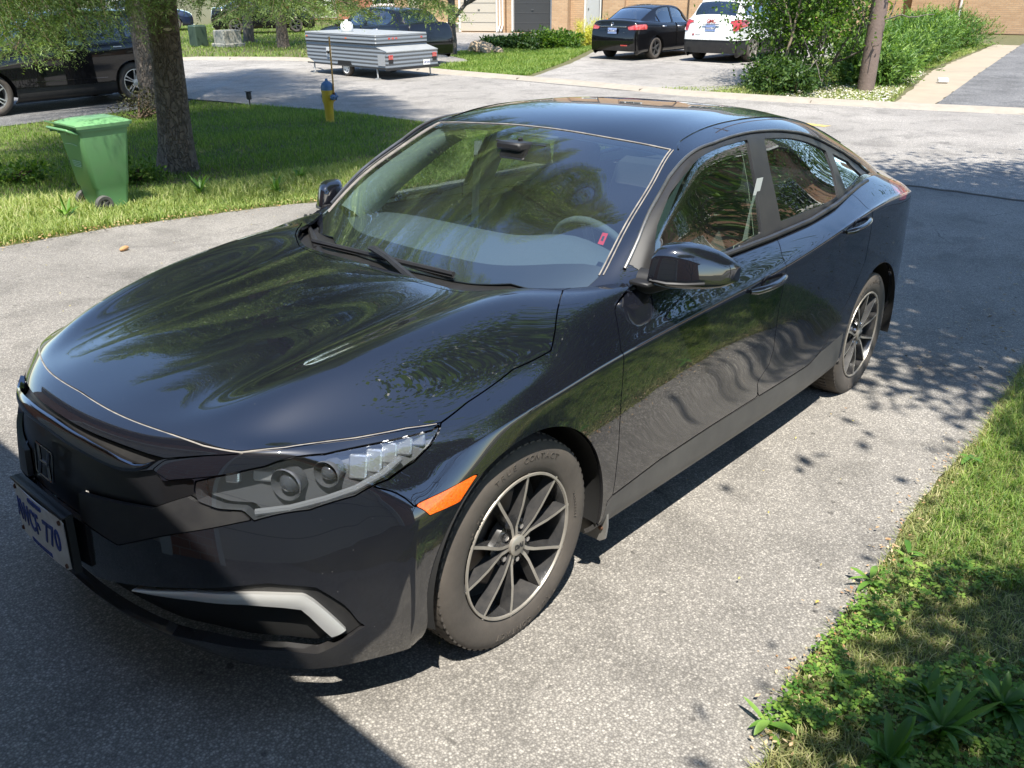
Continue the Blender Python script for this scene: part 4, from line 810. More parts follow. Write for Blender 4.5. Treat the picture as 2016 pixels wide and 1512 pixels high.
    # ---------- door handles
    for s_, (dA, dB) in zip((1, -1), doors):
        for dr, p0, p1 in ((dA, (1475, 574), (1541, 541)), (dB, (1664, 457), (1708, 430))):
            P0_, P1_ = pick(B, *p0)[1], pick(B, *p1)[1]; n0 = src_norm(B, np.array([(pick(B, *p0)[0] + pick(B, *p1)[0]) / 2]))[0]; n0 = n0 if n0[1] > 0 else -n0
            t = np.linspace(0, 1, 11); bow = np.sin(np.pi * t) ** .6 * .030 + .006
            L_ = (P0_[None] * (1 - t)[:, None] + P1_[None] * t[:, None] + n0[None] * bow[:, None]) * [1, s_, 1]
            h = MB(); h.tube(L_, [.008] + [.0135] * 9 + [.009], 10); h.build('door_handle', M_PAINT, dr, auto=60)
            cpt = ((P0_ + P1_) / 2 - n0 * .004) * [1, s_, 1]; cu = MB(); cu.lathe([(.042, .006), (.038, .007), (.001, .004)], 24, 0, 'y'); cu.xf(np.eye(3) * [1, .95 * s_, .72] @ rotx(0), cpt + np.array([0, .001 * s_, 0])); cu.build('handle_recess', M_GLOSSBLK, dr)
    # ---------- mud flaps
    for s_ in (1, -1):
        f_ = MB(); prof = [(.70, .36), (.885, .37), (.893, .33), (.893, .22), (.885, .17), (.865, .155), (.78, .155), (.73, .17), (.70, .20)]
        f_.prism([(y * s_, z) for y, z in prof], -.385, -.375, 'x'); f_.xf(None, (0, 0, 0))
        for z in (.21, .335): f_.lathe([(.009, 0), (.007, .006), (0, .007)], 10, 1, 'x', (-.375, .87 * s_, z))
        f_.V = [v + np.c_[-.12 * (.40 - v[:, 2]), 0 * v[:, 1], 0 * v[:, 2]] for v in f_.V]
        f_.build('mud_flap', [mat('mud_flap', (.17, .165, .155), .6, noise=(12, .25, (.24, .23, .21))), M_RUST], car)
    # ---------- wheels
    wheel = build_wheel(car)
    for (x, y, s_) in ((0, .865, 1), (-2.7, .868, 1), (0, -.865, -1), (-2.7, -.868, -1)):
        if wheel.get('used'): w = copy_kids(wheel, car)
        else: w = wheel; w['used'] = 1
        w.location = (x, y, .321); w.rotation_euler = (0, rad(0 if x == 0 else 7), 0 if s_ > 0 else math.pi)
    del wheel['used']
    for o in [o for o in bpy.data.objects if 'used' in o.keys()]: del o['used']
    # ---------- interior
    interior(car)
    # small marks: red sticker inside the screen
    st = MB(); P = [on_glass(1176, 478, -.004), on_glass(1186, 456, -.004), on_glass(1197, 458, -.004), on_glass(1187, 481, -.004)]; st.add(P, [(0, 1, 2, 3)]); so_ = st.build('sticker', mat('sticker_red', (.75, .02, .03), .5, emit=None), car)
    c0 = sum(P) / 4; st = MB(); st.add([c0 + (p - c0) * .4 + (0.0015) * np.array([.6, 0, .8]) for p in P], [(0, 1, 2, 3)]); st.build('sticker_print', M_RUBBER, so_)
    return car
def copy_kids(o, parent):
    c = o.copy(); COL.objects.link(c); c.parent = parent
    for ch in [x for x in bpy.data.objects if x.parent == o]:
        copy_kids(ch, c)
    return c
def build_wheel(parent):
    w = bpy.data.objects.new('wheel', None); COL.objects.link(w); w.parent = parent
    t = MB(); R = .321; prof = [(.232, -.19), (.262, -.205), (.295, -.202), (.312, -.190), (.3195, -.17), (R, -.14), (R, -.045), (.3195, -.022), (.313, -.010), (.302, -.002), (.285, .003), (.262, .004), (.240, -.001), (.228, -.006), (.222, -.014), (.215, -.03)]
    t.lathe([(r, h) for r, h in prof], 96, 0, 'y')
    tyre = t.build('tyre', M_TYRE, w, auto=60)
    g = MB()
    for k in range(70):     # tread blocks cut at the shoulder
        a = 2 * math.pi * k / 70; Rm = roty(-a)
        for h0, h1, r_, lean in ((-.012, -.046, .3165, .25), (-.160, -.186, .3165, -.25)):
            g.add((np.array([(r_ + .0015, h0, -.009), (r_ + .007, h1, -.009 + .006), (r_ + .007, h1, .009 + .004), (r_ + .0015, h0, .0085), (r_ - .012, h0 + .004, -.008), (r_ - .012, h0 + .004, .008)])) @ Rm.T, [(0, 1, 2, 3), (0, 3, 5, 4)])
        g.box(np.array([R + .001, -.075, 0]) @ Rm.T, (.006, .034, .019), Rm); g.box(np.array([R + .001, -.122, 0]) @ Rm.T, (.006, .036, .019), Rm)
    g.build('tread', M_TYRE, tyre)
    # raised words on the sidewall
    ring_text(tyre, 'TRUE CONTACT', .276, rad(95), .026, .0045); ring_text(tyre, 'TRUE CONTACT', .276, rad(-95), .026, .0045); ring_text(tyre, 'LX  M+S', .248, rad(40), .012, .004); ring_text(tyre, '215/50R17', .250, rad(172), .012, .004)
    r = MB(); r.lathe([(.224, -.006), (.2225, -.002), (.2165, -.002), (.2145, -.008)], 72, 0, 'y'); r.lathe([(.2145, -.008), (.208, -.03), (.202, -.10), (.205, -.18), (.215, -.19)], 72, 1, 'y')
    rim_ = r.build('rim', [M_ALU, M_RIMBLK], w)
    d = MB(); d.lathe([(.001, -.075), (.14, -.075), (.145, -.08), (.145, -.09)], 40, 0, 'y'); d.build('brake_disc', mat('brake_disc', (.12, .10, .09), .5, metal=.8), w)
    bk = MB(); bk.lathe([(.001, -.12), (.205, -.12)], 40, 0, 'y'); bk.build('wheel_back', M_DARK, w)
    face = MB(); body = MB()
    for c_ in (-101., -28., 45. - 0 * 1, 117., -172.):
        pass
    for k in range(5):
        phi = rad(-103 + 72 * k + (36 if False else 0))
        phi = rad(79 + 72 * k)
        for sg in (-1, 1):
            def P(r_, off, h): return np.array([r_ * math.cos(phi) - off * math.sin(phi), h, r_ * math.sin(phi) + off * math.cos(phi)])
            path = [(.030, .0065 * sg, -.020), (.062, .0095 * sg, -.018), (.088, .018 * sg, -.013), (.125, .034 * sg, -.008), (.165, .050 * sg, -.006), (.205, .064 * sg, -.005), (.2165, .069 * sg, -.004)]
            V_ = []; n = len(path)
            for i, (r_, off, h) in enumerate(path):
                wd = .0052 if i < 2 else .0048
                p = P(r_, off, h); q0 = P(*[(path[max(i - 1, 0)][j] + 0) for j in range(3)]); q1 = P(*path[min(i + 1, n - 1)]); T_ = q1 - q0; T_[1] = 0; T_ /= np.linalg.norm(T_); sd = np.array([-T_[2], 0, T_[0]])
                V_ += [p + sd * wd, p - sd * wd, p - sd * (wd + .006) + [0, -.035, 0], p + sd * (wd + .006) + [0, -.035, 0]]
            face.add(V_, [(i * 4, i * 4 + 1, i * 4 + 5, i * 4 + 4) for i in range(n - 1)])
            body.add(V_, [q for i in range(n - 1) for q in ((i * 4 + 1, i * 4 + 2, i * 4 + 6, i * 4 + 5), (i * 4, i * 4 + 4, i * 4 + 7, i * 4 + 3), (i * 4 + 2, i * 4 + 3, i * 4 + 7, i * 4 + 6))])
        # web of the pair, set back
        def P2(r_, off, h): return np.array([r_ * math.cos(phi) - off * math.sin(phi), h, r_ * math.sin(phi) + off * math.cos(phi)])
        body.add([P2(.03, -.02, -.034), P2(.09, -.024, -.03), P2(.10, 0, -.03), P2(.09, .024, -.03), P2(.03, .02, -.034)], [(0, 1, 2, 3, 4)])
        lug = phi + rad(36); c2 = np.array([.055 * math.cos(lug), -.028, .055 * math.sin(lug)])
        ln = MB(); ln.lathe([(.0125, -.02), (.0115, .0), (.008, .008), (0, .009)], 6, 0, 'y', c2); ln.build('lug_nut', M_CHROME, rim_)
    body.lathe([(.001, -.03), (.045, -.031), (.075, -.036), (.085, -.06), (.07, -.075)], 36, 0, 'y')
    face.build('spoke_face', M_ALU, rim_); body.build('spoke', M_RIMBLK, rim_)
    c = MB(); c.lathe([(.0315, -.022), (.031, -.012), (.028, -.010), (.001, -.009)], 32, 0, 'y'); cp = c.build('centre_cap', M_ALU, rim_)
    text_mesh('cap_logo', 'DAI', .022, .0006, (0, -.0075, 0), np.array([[-1, 0, 0], [0, 0, 1], [0, 1, 0]]).T @ np.eye(3) if False else np.array([[-1, 0, 0], [0, 0, 1.], [0, 1., 0]]), cp, M_RUBBER, bold=.001)
    return w
def ring_text(tyre, s, r, a0, size, h):
    for i, ch in enumerate(s):
        if ch == ' ': continue
        a = a0 + (i - len(s) / 2) * size * .92 / r       # seen from outside, forward runs to the left
        up = np.array([math.cos(a), 0, math.sin(a)]); right = np.array([-math.sin(a), 0, math.cos(a)]); out = np.array([0, 1., 0])
        text_mesh('sidewall_lettering', ch, size, .0008, up * r + out * h, np.array([right, up, out]).T, tyre, M_TYRE)
def interior(car):
    d = MB(); ys = np.linspace(-.72, .72, 25); prof = [(-.50, .925), (-.62, .955), (-.74, .965), (-.84, .958), (-.90, .925), (-.93, .86), (-.95, .70), (-.97, .5)]; V_ = []; F_ = []
    for y in ys:
        hump = .05 * math.exp(-((y - .36) / .20) ** 2)
        for k, (x, z) in enumerate(prof): V_.append((x - (.02 if k > 2 else 0), y, z + (hump if 1 < k < 5 else hump * .3) - .02 * (abs(y) / .72) ** 4))
    for i in range(24):
        for j in range(len(prof) - 1): F_.append((i * 8 + j, i * 8 + j + 1, i * 8 + 9 + j, i * 8 + 8 + j))
    d.add(V_, F_, 0, True); d.build('dashboard', M_CABIN, car, auto=60)
    sw = MB(); a = np.linspace(0, 2 * math.pi, 41)[:-1]; ring = [(0, .185 * math.cos(t), .185 * math.sin(t)) for t in a]; sw.tube(ring, .016, 10, closed=True); sw.lathe([(.07, -.02), (.075, .0), (.05, .03), (.001, .035)], 20, 0, 'x')
    for t in (0, math.pi, -math.pi / 2): sw.tube([(0, .05 * math.cos(t), .05 * math.sin(t)), (0, .18 * math.cos(t), .18 * math.sin(t))], .02, 6)
    sw.xf(roty(rad(-155)), (-.98, .37, .89)); sw.build('steering_wheel', M_CABIN, car, auto=60)
    fl = MB(); fl.box((-1.6, 0, .36), (2.4, 1.4, .03)); fl.box((-1.2, 0, .5), (1.0, .2, .25), bev=.03); fl.build('cabin_floor', M_SEAT, car)
    def seat(x, y):
        s = bpy.data.objects.new('seat', None); COL.objects.link(s); s.parent = car; s.location = (x, y, 0)
        c = MB(); c.box((0, 0, .52), (.50, .50, .16), bev=.05); c.build('seat_cushion', M_SEAT, s)
        b = MB(); V_ = []; F_ = []; secs = [(0, .56, .235, .065), (.02, .70, .25, .075), (.0, .85, .25, .07), (-.03, 1.0, .225, .06), (-.05, 1.08, .17, .045)]
        n = 20
        for dx, z, hw, th in secs:
            for j in range(n):
                t = 2 * math.pi * j / n; V_.append((-.28 + dx - (z - .56) * .33 + th * math.copysign(abs(math.cos(t)) ** .6, math.cos(t)), hw * math.copysign(abs(math.sin(t)) ** .5, math.sin(t)), z))
        for i in range(4):
            for j in range(n): F_.append((i * n + j, i * n + (j + 1) % n, (i + 1) * n + (j + 1) % n, (i + 1) * n + j))
        F_.append(tuple(4 * n + j for j in range(n))); b.add(V_, F_, 0, True); b.build('seat_back', M_SEAT, s, auto=70)
        h = MB(); h.box((-.50, 0, 1.15), (.09, .27, .16), bev=.035); h.tube([(-.48, .06, 1.0), (-.49, .06, 1.1)], .006, 6); h.tube([(-.48, -.06, 1.0), (-.49, -.06, 1.1)], .006, 6); h.build('headrest', M_SEAT, s)
        return s
    seat(-1.33, .37); seat(-1.33, -.37)
    r = MB(); r.box((-2.25, 0, .55), (.5, 1.25, .18), bev=.05); r.box((-2.52, 0, .82), (.16, 1.25, .52), roty(rad(-22)), bev=.05); r.box((-2.85, 0, 1.03), (.5, 1.2, .03)); r.build('rear_bench', M_SEAT, car)
    for s_ in (1, -1):
        p = MB(); p.box((-1.3, s_ * .77, .74), (1.2, .06, .42), bev=.02); p.box((-2.1, s_ * .765, .76), (.5, .06, .42), bev=.02); p.box((-1.2, s_ * .725, .80), (.6, .06, .05), bev=.02); p.build('door_lining', M_CABIN, car)
        blt = MB(); blt.add([(-1.545, s_ * .735, 1.20), (-1.49, s_ * .735, 1.20), (-1.43, s_ * .70, .60), (-1.48, s_ * .70, .60)], [(0, 1, 2, 3)]); blt.build('seat_belt', mat('belt_web', (.5, .52, .5), .7), car)
    m = MB(); m.box((-.98, 0, 1.262), (.03, .25, .07), roty(rad(12)), bev=.015); m.tube([(-.97, 0, 1.28), (-.96, 0, 1.31)], .01, 6); m.box((-.93, 0, 1.285), (.09, .12, .03), bev=.008); m.build('inside_mirror', M_PLASTIC, car)
# ---------------------------------------------------------------- ground shape
def H(x, y):
    a = .07 * x + .01 * y; b = -.30; k = .06
    return np.where(np.asarray(x) > -40, .5 * (a + b + np.sqrt((a - b) ** 2 + k * k)), b)
def Hs(x, y): return float(H(x, y))
RNG = np.random.RandomState(7)

# ---------------------------------------------------------------- foliage
def leaf_mat(name, cols, rough=.5, trans=.35, spec=.35):
    """cols: three colours spread over the leaves by their 'tint'"""
    if name in _mats: return _mats[name]
    m = bpy.data.materials.new(name); m.use_nodes = True; N, L = nodes_of(m); b = N['Principled BSDF']
    a = N.new('ShaderNodeAttribute'); a.attribute_name = 'tint'; r = N.new('ShaderNodeValToRGB'); L.new(a.outputs['Fac'], r.inputs[0])
    e = r.color_ramp.elements
    while len(e) < len(cols): e.new(.5)
    for i, c in enumerate(cols): e[i].position = i / (len(cols) - 1); e[i].color = (*c, 1)
    L.new(r.outputs[0], b.inputs['Base Color']); b.inputs['Roughness'].default_value = rough; b.inputs['Specular IOR Level'].default_value = spec
    t = N.new('ShaderNodeBsdfTranslucent'); mxc = N.new('ShaderNodeMix'); mxc.data_type = 'RGBA'; mxc.blend_type = 'MULTIPLY'; mxc.inputs[0].default_value = 1; mxc.inputs[7].default_value = (1.5, 1.6, .55, 1)
    L.new(r.outputs[0], mxc.inputs[6]); L.new(mxc.outputs[2], t.inputs[0])
    mx = N.new('ShaderNodeMixShader'); mx.inputs[0].default_value = trans; L.new(b.outputs[0], mx.inputs[1]); L.new(t.outputs[0], mx.inputs[2]); L.new(mx.outputs[0], N['Material Output'].inputs[0])
    _mats[name] = m; return m
def tinted(name, V, F, tint, parent, m):
    """F (n,3) or (n,4); tint per face"""
    me = mesh_np(name, V, F)
    at = me.attributes.new('tint', 'FLOAT', 'FACE'); at.data.foreach_set('value', np.asarray(tint, dtype=np.float32)[:len(me.polygons)])
    return link(name, me, parent, m)
def unit(v): return v / (np.linalg.norm(v, axis=-1, keepdims=True) + 1e-12)
def blades(P, h, w, lean=.35, bend=.5, rng=RNG, tint=None, upn=None):
    """grass blades rooted at P: V, F (triangles), tint per face"""
    n = len(P); h = np.broadcast_to(h, n) * rng.uniform(.55, 1.15, n); a = rng.uniform(0, 2 * np.pi, n); d = np.stack([np.cos(a), np.sin(a), 0 * a], 1); s = np.stack([-np.sin(a + rng.uniform(-.6, .6, n)), np.cos(a), 0 * a], 1)
    ln = rng.uniform(0, lean, n)[:, None]; bd = rng.uniform(.1, bend, n)[:, None]; H_ = h[:, None]; up = np.array([0, 0, 1.]); W = (np.broadcast_to(w, n) * rng.uniform(.6, 1.2, n))[:, None] / 2
    p1 = P + H_ * .5 * (up + d * ln); p2 = P + H_ * (up * (1 - bd * .45) + d * (ln + bd))
    V = np.stack([P - s * W, P + s * W, p1 - s * W * .8, p1 + s * W * .8, p2], 1).reshape(-1, 3); b = np.arange(n)[:, None] * 5
    F = np.concatenate([b + [0, 1, 3], b + [0, 3, 2], b + [2, 3, 4]], 1).reshape(-1, 3)
    t = rng.uniform(0, 1, n) if tint is None else tint
    return V, F, np.repeat(t, 3)
def leaves(P, size, rng=RNG, flat=.3, asp=.55, dirs=None, tint=None):
    """leaf-shaped faces (6 corners folded from a quad pair) at P"""
    n = len(P); sz = np.broadcast_to(size, n) * rng.uniform(.6, 1.2, n)
    nrm = unit(rng.normal(size=(n, 3)) * [1, 1, 1] + np.array([0, 0, flat * 3]))
    if dirs is None: dirs = rng.normal(size=(n, 3))
    d = unit(dirs - nrm * np.einsum('ij,ij->i', dirs, nrm)[:, None]); s = np.cross(nrm, d); S = sz[:, None]
    V = np.stack([P, P + d * S * .45 + s * S * asp / 2, P + d * S * 1.0 - nrm * S * .12, P + d * S * .45 - s * S * asp / 2], 1).reshape(-1, 3)
    b = np.arange(n)[:, None] * 4; F = (b + [0, 1, 2, 3]).astype(int)
    return V, F, (rng.uniform(0, 1, n) if tint is None else tint)
def needle_twigs(A, D, L, rng, step=.011, nl=.016, w=.0022, droop=0.):
    """short needles all round each twig A + t*D*L"""
    n = np.maximum((L / step).astype(int), 3); idx = np.repeat(np.arange(len(A)), n); t = np.concatenate([np.linspace(0.03, 1, k) for k in n])
    base = A[idx] + D[idx] * (L[idx] * t)[:, None]; base[:, 2] -= droop * t ** 2 * L[idx]
    rnd = unit(rng.normal(size=(len(idx), 3))); side = unit(rnd - D[idx] * np.einsum('ij,ij->i', rnd, D[idx])[:, None]); nd = unit(side + D[idx] * .75); q = np.cross(nd, D[idx]); q = unit(q)
    l = nl * rng.uniform(.7, 1.2, len(idx))[:, None]; V = np.stack([base - q * w, base + q * w, base + nd * l], 1).reshape(-1, 3); F = np.arange(len(idx) * 3).reshape(-1, 3)
    return V, F, idx, t
def bough_template(L=2.2, seed=1, step=.016, dens=1., nl=.02, w=.0032):
    """one drooping spruce bough along +x: needles V,F,tint and wood V,F"""
    rng = np.random.RandomState(seed); A = []; D = []; LL = []; wood = MB()
    def main(t): return np.array([L * t, .10 * L * math.sin(3 * t + seed) * .3, .12 * L * t - .34 * L * t ** 2 + .05 * L * t ** 3])
    pts = np.array([main(t) for t in np.linspace(0, 1, 12)]); wood.tube(pts, np.linspace(.016, .003, 12) * L / 2, 5)
    k = int(26 * dens)
    for i in range(k):
        t = .12 + .88 * (i + rng.uniform(-.3, .3)) / k; t = min(max(t, .08), .99); p = main(t)
        for sg in (-1, 1):
            sl = L * (.42 * (1 - t) ** .7 + .10) * rng.uniform(.7, 1.1); a = rad(rng.uniform(42, 66)) * sg; d = np.array([math.cos(a), math.sin(a), rng.uniform(-.35, -.02)]); d /= np.linalg.norm(d)
            q = np.array([p + d * sl * s_ + np.array([0, 0, -.28 * sl * s_ ** 2]) for s_ in np.linspace(0, 1, 5)]); wood.tube(q, [.0035, .003, .0022, .0015, .001], 3, cap=False)
            A.append(p); D.append(unit(q[2] - q[0])); LL.append(sl * .5); A.append(q[2]); D.append(unit(q[4] - q[2])); LL.append(sl * .55)
            m = int(sl / .055 * dens)
            for j in range(m):
                s_ = (j + .6) / m; b = p + d * sl * s_ + np.array([0, 0, -.28 * sl * s_ ** 2]); tl = (.05 + .16 * (1 - s_)) * rng.uniform(.6, 1.3) * L / 2.2
                for s2 in (-1, 1):
                    aa = a + rad(rng.uniform(35, 60)) * s2; e = np.array([math.cos(aa), math.sin(aa), rng.uniform(-.75, .0)]); A.append(b); D.append(e / np.linalg.norm(e)); LL.append(tl)
    A, D, LL = np.array(A), np.array(D), np.array(LL); V, F, idx, t = needle_twigs(A, D, LL, rng, step, nl, w, .2)
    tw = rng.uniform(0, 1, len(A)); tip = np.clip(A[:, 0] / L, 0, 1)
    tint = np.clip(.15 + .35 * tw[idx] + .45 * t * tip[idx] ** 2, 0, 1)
    Vw = np.concatenate(wood.V); Fw = [f for f in wood.F if len(f) == 4]
    return V, F, tint, Vw, np.array(Fw)
M_NEEDLE = leaf_mat('spruce_needles', [(.05, .09, .03), (.14, .21, .065), (.40, .50, .20)], trans=.3)
M_BARK = mat('spruce_bark', (.125, .095, .075), .9, noise=(9, .22, (.045, .035, .03), 10), bump=(16, .02), coord='Object')
M_TWIG = mat('twig', (.13, .09, .055), .85)
def bark_mat(name, c1, c2, sc=26):
    if name in _mats: return _mats[name]
    m = mat(name, c1, .92, noise=(sc * .5, .25, c2, 10)); N, L = nodes_of(m); b = N['Principled BSDF']; tc = N.new('ShaderNodeTexCoord')
    mp = N.new('ShaderNodeMapping'); mp.inputs['Scale'].default_value = (1, 1, .45); L.new(tc.outputs['Object'], mp.inputs[0])
    v = N.new('ShaderNodeTexVoronoi'); v.inputs['Scale'].default_value = sc; v.feature = 'DISTANCE_TO_EDGE'; n = N.new('ShaderNodeTexNoise'); n.inputs['Scale'].default_value = sc * .7
    ad = N.new('ShaderNodeMixRGB'); ad.inputs[0].default_value = .12; L.new(mp.outputs[0], ad.inputs[1]); L.new(mp.outputs[0], n.inputs['Vector']); L.new(n.outputs[1], ad.inputs[2]); L.new(ad.outputs[0], v.inputs['Vector'])
    r = N.new('ShaderNodeMapRange'); r.inputs[2].default_value = .12; L.new(v.outputs['Distance'], r.inputs[0]); bp = N.new('ShaderNodeBump'); bp.inputs['Distance'].default_value = .025; bp.inputs['Strength'].default_value = 1
    L.new(r.outputs[0], bp.inputs['Height']); L.new(bp.outputs[0], b.inputs['Normal']); return m
def trunk_mesh(parent, name, m, p0, p1, r0, r1, flare=.5, ridges=7, seed=3, n=40, k=30, top=None):
    rng = np.random.RandomState(seed); V = []; ph = rng.uniform(0, 6.28, ridges); lob = rng.uniform(.3, 1, ridges)
    for i in range(k):
        t = (i / (k - 1)) ** 1.6; c = np.array(p0) * (1 - t) + np.array(p1) * t; z = c[2] - p0[2]; R = r0 * (1 - t) + r1 * t; fl = flare * math.exp(-z / .28)
        for j in range(n):
            a = 2 * math.pi * j / n; rt = 1 + fl * (.55 + .45 * max(0, math.cos(a * 5 + ph[0])) ) + .045 * math.sin(a * 3 + ph[1] + z) + .03 * math.sin(a * 7 + ph[2] - z * 2) + .012 * rng.normal()
            V.append(c + np.array([math.cos(a), math.sin(a), 0]) * R * rt)
    F = [(i * n + j, i * n + (j + 1) % n, (i + 1) * n + (j + 1) % n, (i + 1) * n + j) for i in range(k - 1) for j in range(n)]
    b = MB(); b.add(V, F, 0, True); return b.build(name, m, parent, auto=70)
_BT = {}
def spruce(x, y, label, height=13., rad_=3.6, z0=1.5, nb=95, trunk_r=.20, top=(0, 0), seed=2, spread=1.0, extra=(), detail=1., group='spruce trees on the lawn', flare=.5):
    g = Hs(x, y); t = empty('spruce_tree', (x, y, g), 0, label, 'tree', group)
    tr = trunk_mesh(t, 'trunk', bark_mat('spruce_bark_plates', (.21, .17, .135), (.085, .068, .055), 24), (0, 0, -.15), (top[0], top[1], height), trunk_r, .03, flare, seed=seed)
    rng = np.random.RandomState(seed); key = detail
    if key not in _BT: _BT[key] = [bough_template(2.2, s_, step=.015 / detail, dens=min(1.25, 1.25 * detail), nl=.030 / detail ** .5, w=.0042 / detail) for s_ in (1, 2, 3)]
    VV, FF, TT, WV, WF = [], [], [], [], []; nv = nw = 0
    def put(org, az, sc, pitch, roll=0.):
        nonlocal nv, nw
        V, F, ti, Vw, Fw = _BT[key][rng.randint(3)]; R = rotz(az) @ roty(pitch) @ rotx(roll); s = sc / 2.2
        VV.append((V * s) @ R.T + org); FF.append(F + nv); nv += len(V); TT.append(np.clip(ti + rng.uniform(-.12, .12), 0, 1)); WV.append((Vw * s) @ R.T + org); WF.append(Fw + nw); nw += len(Vw)
    for i in range(nb):
        f = (i + .5) / nb; z = z0 + (height - .4 - z0) * f ** 1.15; L = rad_ * (1 - (z - z0) / (height - z0 + .01)) ** .75 * rng.uniform(.8, 1.1) + .25; az = i * 2.39996 + rng.uniform(-.3, .3)
        put(np.array([top[0] * z / height, top[1] * z / height, z]), az, L, rad(rng.uniform(-6, 10) - 14 * f), rng.uniform(-.2, .2))
    for (ax, ay, az_, ang, L, pitch) in extra: put(np.array([ax, ay, az_]), ang, L, pitch)
    tinted('crown', np.concatenate(VV), np.concatenate(FF), np.concatenate(TT), t, M_NEEDLE)
    link('branches', mesh_np('branches', np.concatenate(WV), np.concatenate(WF), smooth=True), t, M_TWIG)
    return t
def limbs(b, p, d, L, r, depth, rng, tips, up=.25, spread=.75, n=5):
    q = [np.array(p, float)]; dd = np.array(d, float)
    for i in range(4):
        dd = unit(dd + rng.normal(size=3) * .14 + np.array([0, 0, up * .12])); q.append(q[-1] + dd * L / 4)
    b.tube(q, np.linspace(r, r * .62, 5), 6 if r > .03 else 4, cap=False); tips.append((q[-1], dd, L, depth))
    if depth <= 0: return
    for i in range(n):
        k = rng.randint(2, 5); a = rng.normal(size=3); a = unit(a - dd * (a @ dd)); nd = unit(dd * (1 - spread * .45) + a * spread + np.array([0, 0, up])); limbs(b, q[k], nd, L * rng.uniform(.55, .8), r * .55, depth - 1, rng, tips, up, spread, n)
def leafy(name, x, y, label, cat, trunks, crown, nleaf, lsize, m, bark, seed=5, group=None, z=None, per=1, asp=.55, flat=.25, clump=.22, depth=3, nb=4, r=.06, up=.3, spread=.8, gnd=True):
    """deciduous tree or tall shrub; trunks: list of ((dx,dy),(dir),length,radius); crown: ((cx,cy,cz),(rx,ry,rz))"""
    g = Hs(x, y) if z is None else z; t = empty(name, (x, y, g), 0, label, cat, group); rng = np.random.RandomState(seed); b = MB(); tips = []
    for (o, d, L, rr) in trunks: limbs(b, (o[0], o[1], -.1), unit(np.array(d, float)), L, rr, depth, rng, tips, up, spread, nb)
    b.build('trunk', bark, t, auto=80)
    c, R = np.array(crown[0], float), np.array(crown[1], float)
    # leaves gather in clumps at the twig tips and through the crown
    T = np.array([q[0] for q in tips if q[3] <= 1]); 
    K = max(40, nleaf // 45); extra = unit(rng.normal(size=(K, 3))) * (rng.uniform(.25, 1, K) ** .5)[:, None] * R + c
    if len(T): ok = (((T - c) / R) ** 2).sum(1) < 1.5; T = T[ok]
    C_ = np.concatenate([T, extra]) if len(T) else extra
    wgt = rng.uniform(.3, 1, len(C_)); wgt /= wgt.sum(); idx = rng.choice(len(C_), nleaf, p=wgt); cs = clump * rng.uniform(.6, 1.5, len(C_)) * R.mean()
    P = C_[idx] + rng.normal(size=(nleaf, 3)) * cs[idx][:, None] * [1, 1, .6]
    P = P[P[:, 2] > .05]; idx = idx[:len(P)]
    ct = rng.uniform(0, 1, len(C_)); ti = np.clip(.6 * ct[rng.permutation(len(C_))[idx % len(C_)]] * 0 + .55 * rng.uniform(0, 1, len(P)) + .45 * rng.uniform(0, 1, len(P)), 0, 1)
    V, F, tt = leaves(P, lsize, rng, flat, asp, tint=ti); tinted('crown', V, F, tt, t, m); return t
def bush(name, x, y, label, cat, R, n, size, m, seed=1, group=None, z=None, kind='leaf', lobes=14, up=.6, h0=.0):
    """shrub: leaves or upright sprays on many lobes"""
    g = Hs(x, y) if z is None else z; t = empty(name, (x, y, g), 0, label, cat, group); rng = np.random.RandomState(seed); R = np.array(R, float)
    C_ = unit(rng.normal(size=(lobes, 3))) * rng.uniform(.2, .75, lobes)[:, None] * R; C_[:, 2] = np.abs(C_[:, 2]) + R[2] * .12 + h0; rr = rng.uniform(.28, .5, lobes)
    idx = rng.randint(0, lobes, n); q = unit(rng.normal(size=(n, 3)) + [0, 0, .25]); sh = rng.uniform(.65, 1.05, n)[:, None]; P = C_[idx] + q * rr[idx][:, None] * R * sh; keep = P[:, 2] > .0; P, q, idx = P[keep], q[keep], idx[keep]
    lt = rng.uniform(-.15, .15, lobes)
    if kind == 'leaf':
        V, F, tt = leaves(P, size, rng, .25, .5, dirs=q + rng.normal(size=q.shape) * .6, tint=np.clip(rng.uniform(0, 1, len(P)) + lt[idx], 0, 1))
    else:   # feathery sprays
        D = unit(q + np.array([0, 0, up]) + rng.normal(size=q.shape) * .3); LL = size * rng.uniform(.6, 1.3, len(P)); V, F, id2, tq = needle_twigs(P, D, LL, rng, step=size / 9, nl=size * .34, w=size * .05)
        tw = np.clip(rng.uniform(0, .7, len(P)) + lt[idx], 0, 1); tt = np.clip(tw[id2] + .35 * tq, 0, 1)
    tinted('foliage', V, F, tt, t, m); b = MB()
    for i in range(min(lobes, 9)): b.tube([(0, 0, 0), C_[i] * .5 + [0, 0, .02], C_[i]], [.03, .02, .008], 5, cap=False)
    b.build('stems', M_TWIG, t, auto=80); return t
